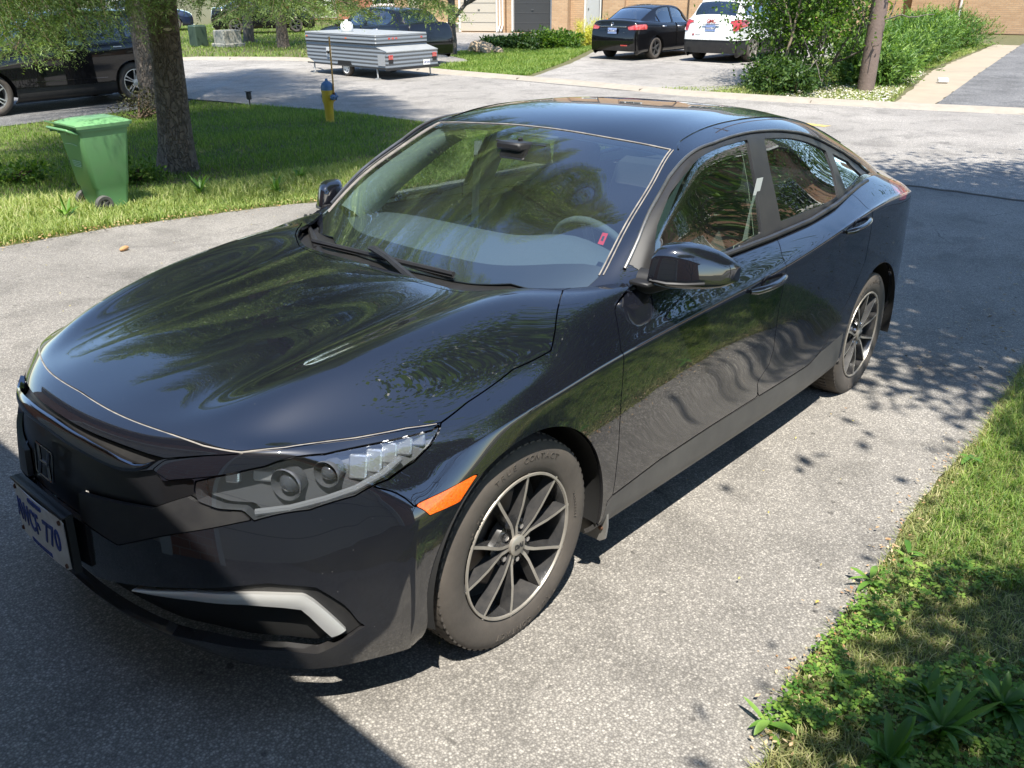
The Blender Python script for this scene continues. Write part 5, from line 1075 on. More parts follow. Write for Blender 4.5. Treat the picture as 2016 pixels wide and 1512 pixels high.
# ---------------------------------------------------------------- ground sheets
def asphalt(name, c1, c2, c3, stone=95, bump=.0022, big=.6):
    m = bpy.data.materials.new(name); m.use_nodes = True; N, L = nodes_of(m); b = N['Principled BSDF']; tc = N.new('ShaderNodeTexCoord')
    v = N.new('ShaderNodeTexVoronoi'); v.inputs['Scale'].default_value = stone; v.inputs['Randomness'].default_value = 1; L.new(tc.outputs['Object'], v.inputs['Vector'])
    s = N.new('ShaderNodeSeparateColor'); L.new(v.outputs['Color'], s.inputs[0])
    r = N.new('ShaderNodeValToRGB'); L.new(s.outputs[0], r.inputs[0]); e = r.color_ramp.elements; e[0].position = 0; e[0].color = (*c1, 1); e[1].position = .55; e[1].color = (*c2, 1); x = e.new(.86); x.color = (*c3, 1); x = e.new(.90); x.color = tuple(min(1, q * 1.22) for q in c3) + (1,)
    # dark binder between the stones
    d = N.new('ShaderNodeMapRange'); d.inputs[1].default_value = .30; d.inputs[2].default_value = .62; d.inputs[3].default_value = 1; d.inputs[4].default_value = .62; L.new(v.outputs['Distance'], d.inputs[0])
    mu = N.new('ShaderNodeMix'); mu.data_type = 'RGBA'; mu.blend_type = 'MULTIPLY'; mu.inputs[0].default_value = 1; L.new(r.outputs[0], mu.inputs[6]); L.new(d.outputs[0], mu.inputs[7])
    # worn and stained patches
    n = N.new('ShaderNodeTexNoise'); n.inputs['Scale'].default_value = big; n.inputs['Detail'].default_value = 9; n.inputs['Roughness'].default_value = .7; L.new(tc.outputs['Object'], n.inputs['Vector'])
    mr = N.new('ShaderNodeMapRange'); mr.inputs[1].default_value = .3; mr.inputs[2].default_value = .7; mr.inputs[3].default_value = .74; mr.inputs[4].default_value = 1.2; L.new(n.outputs[0], mr.inputs[0])
    m2 = N.new('ShaderNodeMix'); m2.data_type = 'RGBA'; m2.blend_type = 'MULTIPLY'; m2.inputs[0].default_value = 1; L.new(mu.outputs[2], m2.inputs[6]); L.new(mr.outputs[0], m2.inputs[7])
    # stains and worn tracks
    nb = N.new('ShaderNodeTexNoise'); nb.inputs['Scale'].default_value = 2.3; nb.inputs['Detail'].default_value = 7; nb.inputs['Distortion'].default_value = .6; L.new(tc.outputs['Object'], nb.inputs['Vector']); rb = N.new('ShaderNodeMapRange'); rb.inputs[1].default_value = .36; rb.inputs[2].default_value = .50; rb.inputs[3].default_value = .80; rb.inputs[4].default_value = 1.03; L.new(nb.outputs[0], rb.inputs[0])
    m6 = N.new('ShaderNodeMix'); m6.data_type = 'RGBA'; m6.blend_type = 'MULTIPLY'; m6.inputs[0].default_value = 1; L.new(m2.outputs[2], m6.inputs[6]); L.new(rb.outputs[0], m6.inputs[7]); m2 = m6
    # hairline cracks
    nz = N.new('ShaderNodeTexNoise'); nz.inputs['Scale'].default_value = 1.1; nz.inputs['Detail'].default_value = 6; L.new(tc.outputs['Object'], nz.inputs['Vector']); wp = N.new('ShaderNodeMixRGB'); wp.inputs[0].default_value = .35; L.new(tc.outputs['Object'], wp.inputs[1]); L.new(nz.outputs[1], wp.inputs[2])
    vc = N.new('ShaderNodeTexVoronoi'); vc.feature = 'DISTANCE_TO_EDGE'; vc.inputs['Scale'].default_value = .55; L.new(wp.outputs[0], vc.inputs['Vector']); cr = N.new('ShaderNodeMapRange'); cr.inputs[1].default_value = .0012; cr.inputs[2].default_value = .0035; cr.inputs[3].default_value = .62; cr.inputs[4].default_value = 1; L.new(vc.outputs['Distance'], cr.inputs[0])
    mk = N.new('ShaderNodeMapRange'); mk.inputs[1].default_value = .50; mk.inputs[2].default_value = .58; mk.inputs[3].default_value = 0; mk.inputs[4].default_value = 1; L.new(n.outputs[0], mk.inputs[0]); mc = N.new('ShaderNodeMix'); mc.data_type = 'RGBA'; mc.inputs[6].default_value = (1, 1, 1, 1); L.new(mk.outputs[0], mc.inputs[0]); L.new(cr.outputs[0], mc.inputs[7])
    m5 = N.new('ShaderNodeMix'); m5.data_type = 'RGBA'; m5.blend_type = 'MULTIPLY'; m5.inputs[0].default_value = 1; L.new(m2.outputs[2], m5.inputs[6]); L.new(mc.outputs[2], m5.inputs[7]); m2 = m5
    # small dark pits
    v2 = N.new('ShaderNodeTexVoronoi'); v2.inputs['Scale'].default_value = 7; L.new(tc.outputs['Object'], v2.inputs['Vector']); n3 = N.new('ShaderNodeTexNoise'); n3.inputs['Scale'].default_value = 40; L.new(tc.outputs['Object'], n3.inputs['Vector'])
    sm = N.new('ShaderNodeMath'); sm.operation = 'MULTIPLY_ADD'; sm.inputs[1].default_value = .12; L.new(n3.outputs[0], sm.inputs[0]); L.new(v2.outputs['Distance'], sm.inputs[2]); m3 = N.new('ShaderNodeMapRange'); m3.inputs[1].default_value = .12; m3.inputs[2].default_value = .155; m3.inputs[3].default_value = .55; m3.inputs[4].default_value = 1; L.new(sm.outputs[0], m3.inputs[0])
    m4 = N.new('ShaderNodeMix'); m4.data_type = 'RGBA'; m4.blend_type = 'MULTIPLY'; m4.inputs[0].default_value = 1; L.new(m2.outputs[2], m4.inputs[6]); L.new(m3.outputs[0], m4.inputs[7]); L.new(m4.outputs[2], b.inputs['Base Color'])
    b.inputs['Roughness'].default_value = .85; b.inputs['Specular IOR Level'].default_value = .35
    n4 = N.new('ShaderNodeTexNoise'); n4.inputs['Scale'].default_value = stone * 1.3; n4.inputs['Detail'].default_value = 4; L.new(tc.outputs['Object'], n4.inputs['Vector'])
    ad = N.new('ShaderNodeMath'); ad.operation = 'SUBTRACT'; L.new(n4.outputs[0], ad.inputs[0]); L.new(v.outputs['Distance'], ad.inputs[1])
    bp = N.new('ShaderNodeBump'); bp.inputs['Distance'].default_value = bump; bp.inputs['Strength'].default_value = 1; L.new(ad.outputs[0], bp.inputs['Height']); L.new(bp.outputs[0], b.inputs['Normal']); _mats[name] = m; return m
M_ASPH = asphalt('driveway_asphalt', (.215, .20, .18), (.262, .244, .22), (.33, .308, .275), 150, .0016)
M_ROAD = asphalt('street_asphalt', (.27, .25, .23), (.31, .29, .265), (.38, .355, .32), 90, .002, .35)
M_ROAD2 = asphalt('dark_asphalt', (.13, .13, .132), (.17, .168, .168), (.24, .235, .23), 60, .003)
M_CONC = mat('kerb_concrete', (.34, .30, .245), .9, noise=(5, .25, (.25, .22, .18), 8), bump=(60, .002))
M_SOIL = mat('lawn_soil', (.075, .080, .028), .95, noise=(6, .2, (.13, .115, .055), 8), bump=(60, .01))
def sheet(name, poly, m, dz, step=.5, label=None, jit=0., flat=False, seed=1):
    """flat polygon draped over the ground dz above it"""
    import bmesh
    rng = np.random.RandomState(seed); P = []
    for i in range(len(poly)):
        a, b = np.array(poly[i], float), np.array(poly[(i + 1) % len(poly)], float); k = max(1, int(np.linalg.norm(b - a) / (step if np.linalg.norm(b - a) < 25 else step * 4)))
        for j in range(k): P.append(a + (b - a) * j / k + rng.normal(size=2) * jit)
    bm = bmesh.new(); vs = [bm.verts.new((p[0], p[1], 0)) for p in P]; f = bm.faces.new(vs); bmesh.ops.triangulate(bm, faces=[f])
    for x in np.arange(-8, 3, .5): bmesh.ops.bisect_plane(bm, geom=bm.verts[:] + bm.edges[:] + bm.faces[:], plane_co=(x, 0, 0), plane_no=(1, 0, 0))
    for y in np.arange(-20, 8, 4.): bmesh.ops.bisect_plane(bm, geom=bm.verts[:] + bm.edges[:] + bm.faces[:], plane_co=(0, y, 0), plane_no=(0, 1, 0))
    for v in bm.verts: v.co.z = Hs(v.co.x, v.co.y) + dz
    bmesh.ops.recalc_face_normals(bm, faces=bm.faces)
    me = bpy.data.meshes.new(name); bm.to_mesh(me); bm.free()
    if me.polygons and me.polygons[0].normal.z < 0: me.flip_normals()
    o = link(name, me, None, m); tag(o, label, None, kind='structure'); return o
def ground():
    xs = np.concatenate([[-400, -200, -100, -60, -41, -40, -30, -20, -12], np.arange(-10, 4, .4), [5, 8, 15, 40, 100, 300]]); ys = np.concatenate([[-400, -150, -60], np.arange(-40, 41, 4.), [60, 150, 400]])
    X, Y = np.meshgrid(xs, ys, indexing='ij'); Z = H(X, Y); Z = np.where(X > 3, np.minimum(Z, .5), Z); Z = np.where(X > 14, .5, Z); n = len(ys)
    V = np.stack([X, Y, Z], -1).reshape(-1, 3); F = np.array([(i * n + j, (i + 1) * n + j, (i + 1) * n + j + 1, i * n + j + 1) for i in range(len(xs) - 1) for j in range(n - 1)])
    tag(link('ground', mesh_np('ground', V, F), None, M_SOIL), None, None, kind='structure')
    sheet('street', [(-8.5, 60), (-8.5, -8), (-8.45, -9.8), (-8.3, -11.2), (-7.9, -12.6), (-7.6, -15), (-7.1, -17.5), (-4.0, -19.5), (8, -21), (60, -22), (60, -27), (10, -27.5), (0, -26.3), (-9, -24.6), (-12.9, -23), (-14.4, -20.8), (-14.9, -19.2), (-14.45, -14), (-14.4, -10), (-14.2, -7), (-14.5, -5), (-15.0, -2.7), (-15.5, -1), (-15.6, 5), (-15.2, 60)], M_ROAD, .006)
    sheet('driveway', [(9, -5.2), (1, -5.12), (-.8, -5.16), (-1.8, -5.32), (-3.2, -5.25), (-4.2, -4.95), (-5.6, -4.75), (-7.2, -4.7), (-8.0, -4.5), (-8.6, -4.3), (-8.6, 12), (-4.6, 12), (-4.25, 3.2), (-4.15, 1.75), (-3.9, 1.45), (-2.6, 1.52), (-1.6, 1.50), (-.9, 1.56), (-.4, 1.55), (-.1, 1.62), (.6, 1.66), (9, 1.7)], M_ASPH, .012, .12, jit=.012)
    sheet('neighbour_driveway', [(9, -13.0), (-3.5, -13.3), (-7.0, -13.6), (-7.7, -14.2), (-7.6, -17.3), (-4, -18.5), (9, -18.5)], M_ROAD2, .012, .4)
    sheet('far_driveway', [(-14.42, -12.3), (-15.3, -11.7), (-19, -13.3), (-23.4, -15.6), (-31, -19), (-35, -12), (-24, -7.4), (-16.4, -6.6), (-14.25, -7.1), (-14.3, -10)], M_ROAD, .014, .3, jit=.01, seed=3)
    sheet('far_garage_driveway', [(-14.95, -18.9), (-14.75, -15.3), (-17.4, -15.8), (-19.4, -18.5), (-23, -18.8), (-29.5, -21.5), (-32, -22), (-29.2, -27.6), (-22, -25), (-17.5, -22.5), (-15.6, -20.2)], M_ROAD, .014, .4)
    sheet('beige_path', [(-15.25, -3.1), (-22.4, -4.6), (-34, -5.9), (-34, -5.1), (-22.4, -3.5), (-15.45, -2.5)], mat('beige_concrete', (.34, .28, .205), .9, noise=(2, .2, (.28, .235, .175), 8)), .016, .3, jit=.02)
    sheet('right_driveway', [(-15.45, -2.5), (-22.4, -3.5), (-34, -5.1), (-45, -6.5), (-45, 8), (-15.6, 6)], M_ROAD2, .018, .5)
    # kerb along the far side: low rolled concrete with joints
    line = [(-12.2, -23.3), (-12.9, -23.05), (-14.4, -20.85), (-14.9, -19.2), (-14.45, -14), (-14.42, -12), (-14.4, -10), (-14.22, -7), (-14.5, -5), (-15.0, -2.7), (-15.5, -1), (-15.6, 5), (-15.4, 25), (-15.3, 45)]
    P = []; 
    for a, b in zip(line[:-1], line[1:]):
        a, b = np.array(a, float), np.array(b, float); k = max(1, int(np.linalg.norm(b - a) / .5)); P += [a + (b - a) * j / k for j in range(k)]
    P.append(np.array(line[-1], float)); P = np.array(P); T = unit(np.gradient(P, axis=0)); Nn = np.stack([-T[:, 1], T[:, 0]], 1); Nn = np.where((Nn[:, :1] > 0), -Nn, Nn); V = []; prof = [(-.05, .0), (0, .012), (.12, .05), (.34, .075), (.36, -.02)]
    for p, nn in zip(P, Nn):
        for o, z in prof: V.append((p[0] + nn[0] * o, p[1] + nn[1] * o, -.30 + .004 + z))
    kb = MB(); F = [(i * 5 + j, i * 5 + j + 1, i * 5 + 6 + j, i * 5 + 5 + j) for i in range(len(P) - 1) for j in range(4)]; kb.add(V, F, 0, False)
    for i in range(3, len(P) - 1, 7):
        p, nn, tt = P[i], Nn[i], T[i]; c = p + nn * .18; kb.box((c[0], c[1], -.30 + .030), (.34, .006, .056), rotz(math.atan2(nn[1], nn[0])), mi=1)
    tag(kb.build('kerb', [M_CONC, mat('kerb_joint', (.2, .17, .14), .9)], None), None, None, kind='structure')
    # sealed crack where the driveway meets the street
    ck = MB(); rng = np.random.RandomState(4); yy = np.linspace(-7.5, 8, 90); ck.tube([(-8.5 + .02 * rng.normal(), y, Hs(-8.5, y) + .014) for y in yy], .012, 4); tag(ck.build('driveway_joint', mat('joint', (.09, .08, .07), .9), None), None, None, kind='structure')
def in_poly(P, poly): return inside(P, poly)
M_GRASS = leaf_mat('grass', [(.06, .125, .02), (.14, .24, .04), (.26, .35, .075), (.42, .42, .18)], trans=.4, rough=.55)
M_GRASS2 = leaf_mat('dry_grass', [(.12, .19, .045), (.25, .33, .08), (.40, .43, .16), (.58, .52, .32)], trans=.35, rough=.6)
def lawn(name, poly, n, h, w, m, seed, label=None, zoff=0., lean=.4, bend=.6, dist=None):
    rng = np.random.RandomState(seed); poly = np.array(poly, float); lo, hi = poly.min(0), poly.max(0); P = np.zeros((0, 2))
    while len(P) < n:
        Q = rng.uniform(lo, hi, (n * 2, 2)); P = np.concatenate([P, Q[in_poly(Q, poly)]])
    P = P[:n]; patch = np.sin(P[:, 0] * 2.1 + np.sin(P[:, 1] * 1.3) * 2) * .5 + np.sin(P[:, 1] * 3.3 + P[:, 0]) * .5
    hh = h * (1 + .35 * patch) * rng.uniform(.6, 1.3, n); V, F, t = blades(np.c_[P, H(P[:, 0], P[:, 1]) + zoff], hh, w, lean, bend, rng, tint=np.clip(rng.beta(2, 2.6, n) + patch * .10, 0, 1))
    o = tinted(name, V, F, t, None, m); tag(o, label or 'short green lawn grass', 'grass', kind='stuff'); return o
def grass_all():
    front = [(1.5, -5.22), (-.8, -5.22), (-1.8, -5.38), (-3.2, -5.30), (-4.2, -5.0), (-5.6, -4.8), (-7.2, -4.75), (-8.3, -4.6), (-8.38, -8.3), (-8.4, -9.8), (-8.25, -11.2), (-7.85, -12.6), (-7.6, -14.1), (-7.0, -13.5), (-3.5, -13.2), (1.5, -13)]
    lawn('grass', front, 150000, .065, .007, M_GRASS, 1, 'green lawn under the two spruces left of the driveway')
    lawn('grass', [(1.5, -5.24), (-.8, -5.24), (-1.8, -5.4), (-3.2, -5.30), (-4.2, -5.0), (-5.6, -4.8), (-8.0, -4.7), (-8.0, -6.2), (1.5, -7.3)], 60000, .10, .008, M_GRASS2, 2, 'long sunlit grass along the left driveway edge', bend=.8)
    near = [(.9, 1.66), (-.1, 1.62), (-.4, 1.55), (-.9, 1.56), (-1.6, 1.50), (-2.6, 1.52), (-3.9, 1.45), (-4.15, 1.75), (-4.2, 3.0), (.9, 3.0)]
    lawn('grass', near, 120000, .045, .0038, leaf_mat('strip_grass', [(.10, .15, .045), (.24, .28, .09), (.45, .42, .20), (.58, .50, .34)], trans=.35, rough=.6), 3, 'dry and green grass strip right of the driveway', lean=.7, bend=1.0)
    lawn('grass', [(-1.3, 1.6), (-3.9, 1.5), (-4.1, 1.8), (-4.1, 2.8), (-1.3, 2.6)], 30000, .075, .0045, M_GRASS, 4, 'greener grass tufts by the far end of the right strip', lean=.6, bend=.9)
    lawn('grass', [(-4.1, 2.75), (1.4, 2.75), (1.4, 9), (-4.4, 9)], 70000, .06, .007, M_GRASS2, 10, 'lawn beyond the strip, further right of the driveway')
    far = [(-14.9, -12.6), (-15.5, -12.0), (-19, -13.6), (-23.4, -15.9), (-27, -17.6), (-24, -18.6), (-19.2, -18.9), (-17.6, -15.9), (-14.9, -15.3)]
    lawn('grass', far, 60000, .09, .016, M_GRASS, 5, 'bright lawn across the street beside the far driveway')
    lawn('grass', [(-13.2, -23.6), (-15.3, -20.6), (-17.3, -23.5), (-22, -27), (-30, -33), (-30, -45), (-5, -45), (-5, -26)], 60000, .10, .02, M_GRASS, 6, 'shaded lawn around the pale utility cabinet')
    lawn('grass', [(-14.9, -8.0), (-14.7, -5.1), (-15.3, -3.2), (-22.4, -4.75), (-34, -6.0), (-34, -9), (-22, -8.2), (-16.4, -6.9)], 40000, .07, .014, M_GRASS2, 7, 'patchy weedy verge under the shrubs across the street')
    lawn('grass', [(-34, -30), (-29, -45), (-60, -60), (-60, -20)], 12000, .12, .05, M_GRASS, 8, 'distant lawn between the houses')
    # pale litter on the far verge, brown litter on the near edges
    rng = np.random.RandomState(9)
    def litter(name, P2, size, cols, label, asp=.6, dz=.02):
        P = np.c_[P2, H(P2[:, 0], P2[:, 1]) + dz + rng.uniform(0, .03, len(P2))]; V, F, t = leaves(P, size, rng, 1.6, asp); tinted(name, V, F, t, None, leaf_mat(name + label[:9].replace(' ', '_'), cols, trans=.1)); o = bpy.data.objects[-1] if False else None
        ob = [x for x in COL.objects if x.name.startswith(name)][-1]; tag(ob, label, 'litter', kind='stuff'); return ob
    Q = rng.uniform([-22, -5.6], [-15.1, -3.2], (5200, 2)); Q = Q[in_poly(Q, [(-15.0, -5.3), (-15.3, -3.3), (-22.0, -4.6), (-22, -5.6), (-17, -5.5)])]; litter('petal_litter', Q, .06, [(.45, .40, .30), (.6, .57, .48), (.75, .73, .68)], 'pale petals and chips scattered at the foot of the junipers')
    E = [(1.0, -5.13), (-.8, -5.17), (-1.8, -5.33), (-3.2, -5.26), (-4.4, -4.95), (-6, -4.8)]; Q = np.concatenate([np.array(a) + (np.array(b) - a) * rng.uniform(0, 1, (110, 1)) + rng.normal(size=(110, 2)) * [.03, .06] for a, b in zip(E[:-1], E[1:])]); litter('dead_leaves', Q, .028, [(.30, .17, .07), (.42, .27, .13), (.5, .38, .22)], 'brown needles and cones along the left driveway edge')
    E = [(-.1, 1.62), (-.4, 1.56), (-.9, 1.56), (-1.6, 1.51), (-2.6, 1.51), (-3.9, 1.47)]; Q = np.concatenate([np.array(a) + (np.array(b) - a) * rng.uniform(0, 1, (60, 1)) + rng.normal(size=(60, 2)) * [.03, .04] - [0, .003] for a, b in zip(E[:-1], E[1:])]); litter('dead_leaves', Q, .017, [(.34, .17, .08), (.45, .30, .17), (.5, .42, .28)], 'orange brown litter along the right driveway edge', .5, .012)
    Q = rng.uniform([-8, -5], [.6, 1.5], (420, 2)); litter('dead_leaves', Q, .016, [(.38, .30, .08), (.45, .40, .12), (.28, .17, .09)], 'tiny yellow and brown specks scattered over the asphalt', .5, .013)
    Q = rng.uniform([-7.5, .9], [-3.2, 2.6], (900, 2)); litter('dead_leaves', Q, .035, [(.10, .07, .04), (.22, .16, .09), (.35, .28, .17)], 'dead leaves in the shade behind the parked sedan', .5, .013)
    # clover and broad weeds near the camera
    n = 9000; c = rng.uniform([-1.35, 1.56], [.5, 2.6], (n, 2)); ck_ = np.sin(c[:, 0] * 9 + np.sin(c[:, 1] * 7) * 2) + np.sin(c[:, 1] * 11 + c[:, 0] * 4); c = c[((c[:, 0] > -.85) & (ck_ > -.6) & (rng.uniform(size=n) < .8)) | ((ck_ > .8) & (rng.uniform(size=n) < .5))]; P = []; D = []; ti = []
    for x, y in c:
        h = rng.uniform(.02, .06); a0 = rng.uniform(0, 6.28); z = Hs(x, y) + h; q = rng.uniform(0, 1)
        for k in range(3): a = a0 + k * 2.094; P.append((x, y, z)); D.append((math.cos(a), math.sin(a), .15)); ti.append(min(1, max(0, q + rng.uniform(-.15, .15))))
    P, D, ti = np.array(P), np.array(D), np.array(ti); nn = len(P); nrm = unit(rng.normal(size=(nn, 3)) * .25 + [0, 0, 1]); d = unit(D); s = unit(np.cross(nrm, d)); S = (rng.uniform(.008, .017, nn))[:, None]
    V = np.stack([P, P + d * S * .6 + s * S * .42, P + d * S * 1.05 + s * S * .22, P + d * S * 1.05 - s * S * .22, P + d * S * .6 - s * S * .42], 1).reshape(-1, 3); F = [tuple(range(i * 5, i * 5 + 5)) for i in range(nn)]
    me = mesh_np('clover', V, F); at = me.attributes.new('tint', 'FLOAT', 'FACE'); at.data.foreach_set('value', ti.astype(np.float32)); o = link('clover', me, None, leaf_mat('clover', [(.05, .13, .02), (.13, .25, .035), (.28, .38, .08)], trans=.35)); tag(o, 'bright clover covering the strip at the lower right', 'clover', kind='stuff')
def weed(x, y, label, n, L, W, cols, seed, up=.6, group=None, name='weed_plant', curl=.5):
    """rosette or clump of broad pointed leaves"""
    rng = np.random.RandomState(seed); V = []; F = []; ti = []; k = 7; g = Hs(x, y)
    for i in range(n):
        a = i * 2.4 + rng.uniform(-.3, .3); l = L * rng.uniform(.6, 1.15); w = W * rng.uniform(.5, 1.15); e = up * rng.uniform(.3, 1.5); b = len(V); q = rng.uniform(0, 1); h0 = rng.uniform(0, .3) * L * 2; cv = rng.uniform(.5, 1.6)
        for j in range(k):
            t = j / (k - 1); r_ = l * t * (1 - .12 * t); z = h0 + l * (e * t - curl * cv * t * t); ww = w * math.sin(math.pi * min(1, t * .93 + .05)) ** .8; c = np.array([r_ * math.cos(a), r_ * math.sin(a), z]); s = np.array([-math.sin(a), math.cos(a), 0]); V += [c + s * ww + [0, 0, ww * .35], c, c - s * ww + [0, 0, ww * .35]]
        for j in range(k - 1): F += [(b + 3 * j, b + 3 * j + 1, b + 3 * j + 4, b + 3 * j + 3), (b + 3 * j + 1, b + 3 * j + 2, b + 3 * j + 5, b + 3 * j + 4)]; ti += [q, q]
    me = mesh_np(name, np.array(V), np.array(F), smooth=True); at = me.attributes.new('tint', 'FLOAT', 'FACE'); at.data.foreach_set('value', np.array(ti, np.float32)); o = link(name, me, None, leaf_mat('weed' + str(cols[0][1]), cols, trans=.3, rough=.4)); o.location = (x, y, g + .005); tag(o, label, 'plant', group); return o
# ---------------------------------------------------------------- the other vehicles
def vehicle(name, label, loc, heading, P, cat='car', group=None):
    """P: length L, width W, wheelbase WB, front overhang FO; rows of (x, hood/deck z) etc. x forward from the front axle"""
    v = empty(name, (loc[0], loc[1], loc[2]), heading, label, cat, group); W = P['W'] / 2; m = P['paint']
    if P.get('coll'): pass
    def rowset(x, zt, zb, k, wy=1.):   # across: centre .. side .. underside
        w = W * k * wy; return [(x, 0, zt + .015), (x, w * .45, zt + .008), (x, w * .80, zt - .015), (x, w * .94, zb), (x, w * 1.0, zb - .14), (x, w * .995, .62), (x, w * 1.0, .42), (x, w * .98, .26), (x, w * .90, .20)]
    D = []
    for x, zt, zb, k in P['body']: D.append(rowset(x, zt, zb, k))
    # wrap both ends down
    x0, zt, zb, k = P['body'][0]; fr = lambda dx, z, kk: [(x0 + dx * (1 - .55 * (i / 8) ** 2), W * kk * s_, min(z, q)) for i, (s_, q) in enumerate([(0, 9), (.42, 9), (.74, 9), (.87, 9), (.93, 9), (.95, 9), (.96, 9), (.95, 9), (.9, 9)])]
    D = [fr(P.get('nose', .10), .22, k), fr(P.get('nose', .10) + .03, .45, k), fr(P.get('nose', .10), .68 if zt > .75 else zt - .1, k)] + D
    x1, zt1, zb1, k1 = P['body'][-1]; rr = lambda dx, z, kk: [(x1 - dx * (1 - .5 * (i / 8) ** 2), W * kk * s_, z) for i, s_ in enumerate((0, .42, .74, .87, .93, .95, .96, .95, .9))]
    D = D + [rr(P.get('tail', .08), zt1 - .25, k1), rr(P.get('tail', .08) + .04, .55, k1), rr(P.get('tail', .08), .26, k1)]
    S = make_src(np.array(D), 5, 4, fit=2); M_ = dict(V=S['V'], N=S['N'], UV=S['UV'], T=S['T']); V = M_['V']; R = P['R'] + .05; axles = (0, -P['WB'])
    d = np.minimum(*[np.hypot(V[:, 0] - a, V[:, 2] - P['R']) - R for a in axles]); f = np.where(V[:, 1] > W * .5, d, .05); M_ = clip(M_, f)
    low = P.get('lower')      # unpainted lower cladding
    if low:
        lo = clip(M_, low - M_['V'][:, 2]); M_ = clip(M_, M_['V'][:, 2] - low); panel_obj('lower_cladding', lo, M_TRIM, v, both=True, depth=.02)
    rear = M_['V'][:, 0] < x1 - .01
    for nm, poly, mt in P.get('rear_patches', []):      # patches on the tail seen from behind (y, z)
        V = M_['V']; pl = np.array([(0, y, z) for y, z in poly]); Q = np.c_[0 * V[:, 0], V[:, 1], V[:, 2]]; dd = seg_dist(Q, pl, np.roll(pl, -1, 0)) * np.where(inside(V[:, 1:], poly), 1, -1); dd = np.where(V[:, 0] < x1 + P.get('wrap', .35), dd, -.05)
        p_ = clip(M_, dd); M_ = clip(M_, -dd)
        if nm == 'tail_lamp':
            for s_ in (0, 1): panel_obj(nm, p_, mt, v, mirror=s_, depth=.01)
        else: panel_obj(nm, p_, mt, v, both=True, depth=.01)
    for nm, poly, mt in P.get('front_patches', []):
        V = M_['V']; pl = np.array([(0, y, z) for y, z in poly]); Q = np.c_[0 * V[:, 0], V[:, 1], V[:, 2]]; dd = seg_dist(Q, pl, np.roll(pl, -1, 0)) * np.where(inside(V[:, 1:], poly), 1, -1); dd = np.where(V[:, 0] > x0 - .35, dd, -.05); p_ = clip(M_, dd); M_ = clip(M_, -dd)
        for s_ in (0, 1): panel_obj(nm, p_, mt, v, mirror=s_, depth=.01)
    for i, x in enumerate(P['cuts']):      # door gaps
        V = M_['V']; dd = np.where((V[:, 2] > .3) & (V[:, 1] > W * .7), abs(V[:, 0] - x) - .004, .05); M_ = clip(M_, dd)
    panel_obj('body', M_, m, v, both=True, depth=.02)
    # cabin
    C_ = []
    for x, zr, wr, xb, zb, wb in P['cabin']:      # roof x, z, half width ; belt x, z, half width
        C_.append([(x, 0, zr), (x, wr * .5, zr - .008), (x, wr * .9, zr - .035), (x * .98 + xb * .02, wr, zr - .065), (x * .75 + xb * .25, wr * .70 + wb * .30, (zr - .065) * .70 + zb * .30), (x * .35 + xb * .65, wr * .33 + wb * .67, (zr - .065) * .32 + zb * .68), (xb, wb, zb), (xb, wb, zb - .08)])
    K = make_src(np.array(C_), 6, 5, fit=2, flip=True); Km = dict(V=K['V'], N=K['N'], UV=K['UV'], T=K['T'])
    for nm, uv, mt in P['windows']:
        uv = np.array(uv, float); g, Km = cutout(Km, K, uv, .0)
        if g['T'].size:
            g['V'] = g['V'] - g['N'] * .012
            if uv[:, 1].min() < 0: panel_obj(nm, g, mt, v, both=True, edge=False)
            else:
                for s_ in (0, 1): panel_obj(nm, g, mt, v, mirror=s_, edge=False)
    panel_obj('roof', Km, P.get('roofpaint', m), v, both=True, depth=.03)
    # wheels
    w0 = simple_wheel(v, P['R'], P['wheel'], P.get('wheelmat', M_ALU)); pos = [(a, s_ * (W - .02), P['R'], s_) for a in axles for s_ in (1, -1)]
    for i, (a, y, z, s_) in enumerate(pos):
        w = w0 if i == 0 else copy_kids(w0, v); w.location = (a, y, z); w.rotation_euler = (0, .4 * i, 0 if s_ > 0 else math.pi)
    for a in axles:
        for s_ in (1, -1):
            q = MB(); t = np.linspace(-.1, math.pi + .1, 18); q.add([(a + (R + .02) * math.cos(k), s_ * yy, P['R'] + (R + .02) * math.sin(k)) for k in t for yy in (W * .97, W * .6)], [(2 * i, 2 * i + 1, 2 * i + 3, 2 * i + 2) for i in range(17)]); q.build('wheel_arch_liner', M_DARK, v)
    u = MB(); u.box((-P['WB'] / 2, 0, .38), (P['WB'] - 2 * R - .05, W * 1.8, .2)); u.box((-P['WB'] / 2, 0, .42), (P['WB'] + .9, W * 1.2, .2)); u.build('underbody', M_DARK, v)
    # seats seen through the glass
    for x, y in P.get('seats', []):
        q = MB(); q.box((x, y, .95), (.16, .48, .62), roty(rad(-14)), bev=.05); q.box((x - .10, y, 1.33 * P.get('sh', 1)), (.10, .26, .18), bev=.04); q.build('seat', M_SEAT, v)
    for s_ in (1, -1):
        if 'mirror' in P:
            x, z = P['mirror']; q = MB(); q.box((x, s_ * (W + .09), z), (.11, .20, .14), bev=.035); q.tube([(x + .02, s_ * (W - .1), z - .04), (x + .02, s_ * (W + .03), z - .02)], .025, 6); q.build('wing_mirror', m, v, auto=60)
        for x, z in P.get('handles', []): q = MB(); q.tube([(x - .08, s_ * W * .995, z), (x - .06, s_ * (W + .03), z), (x + .06, s_ * (W + .03), z), (x + .08, s_ * W * .995, z)], .012, 6); q.build('door_handle', P.get('handle_mat', m), v)
    return v, x1
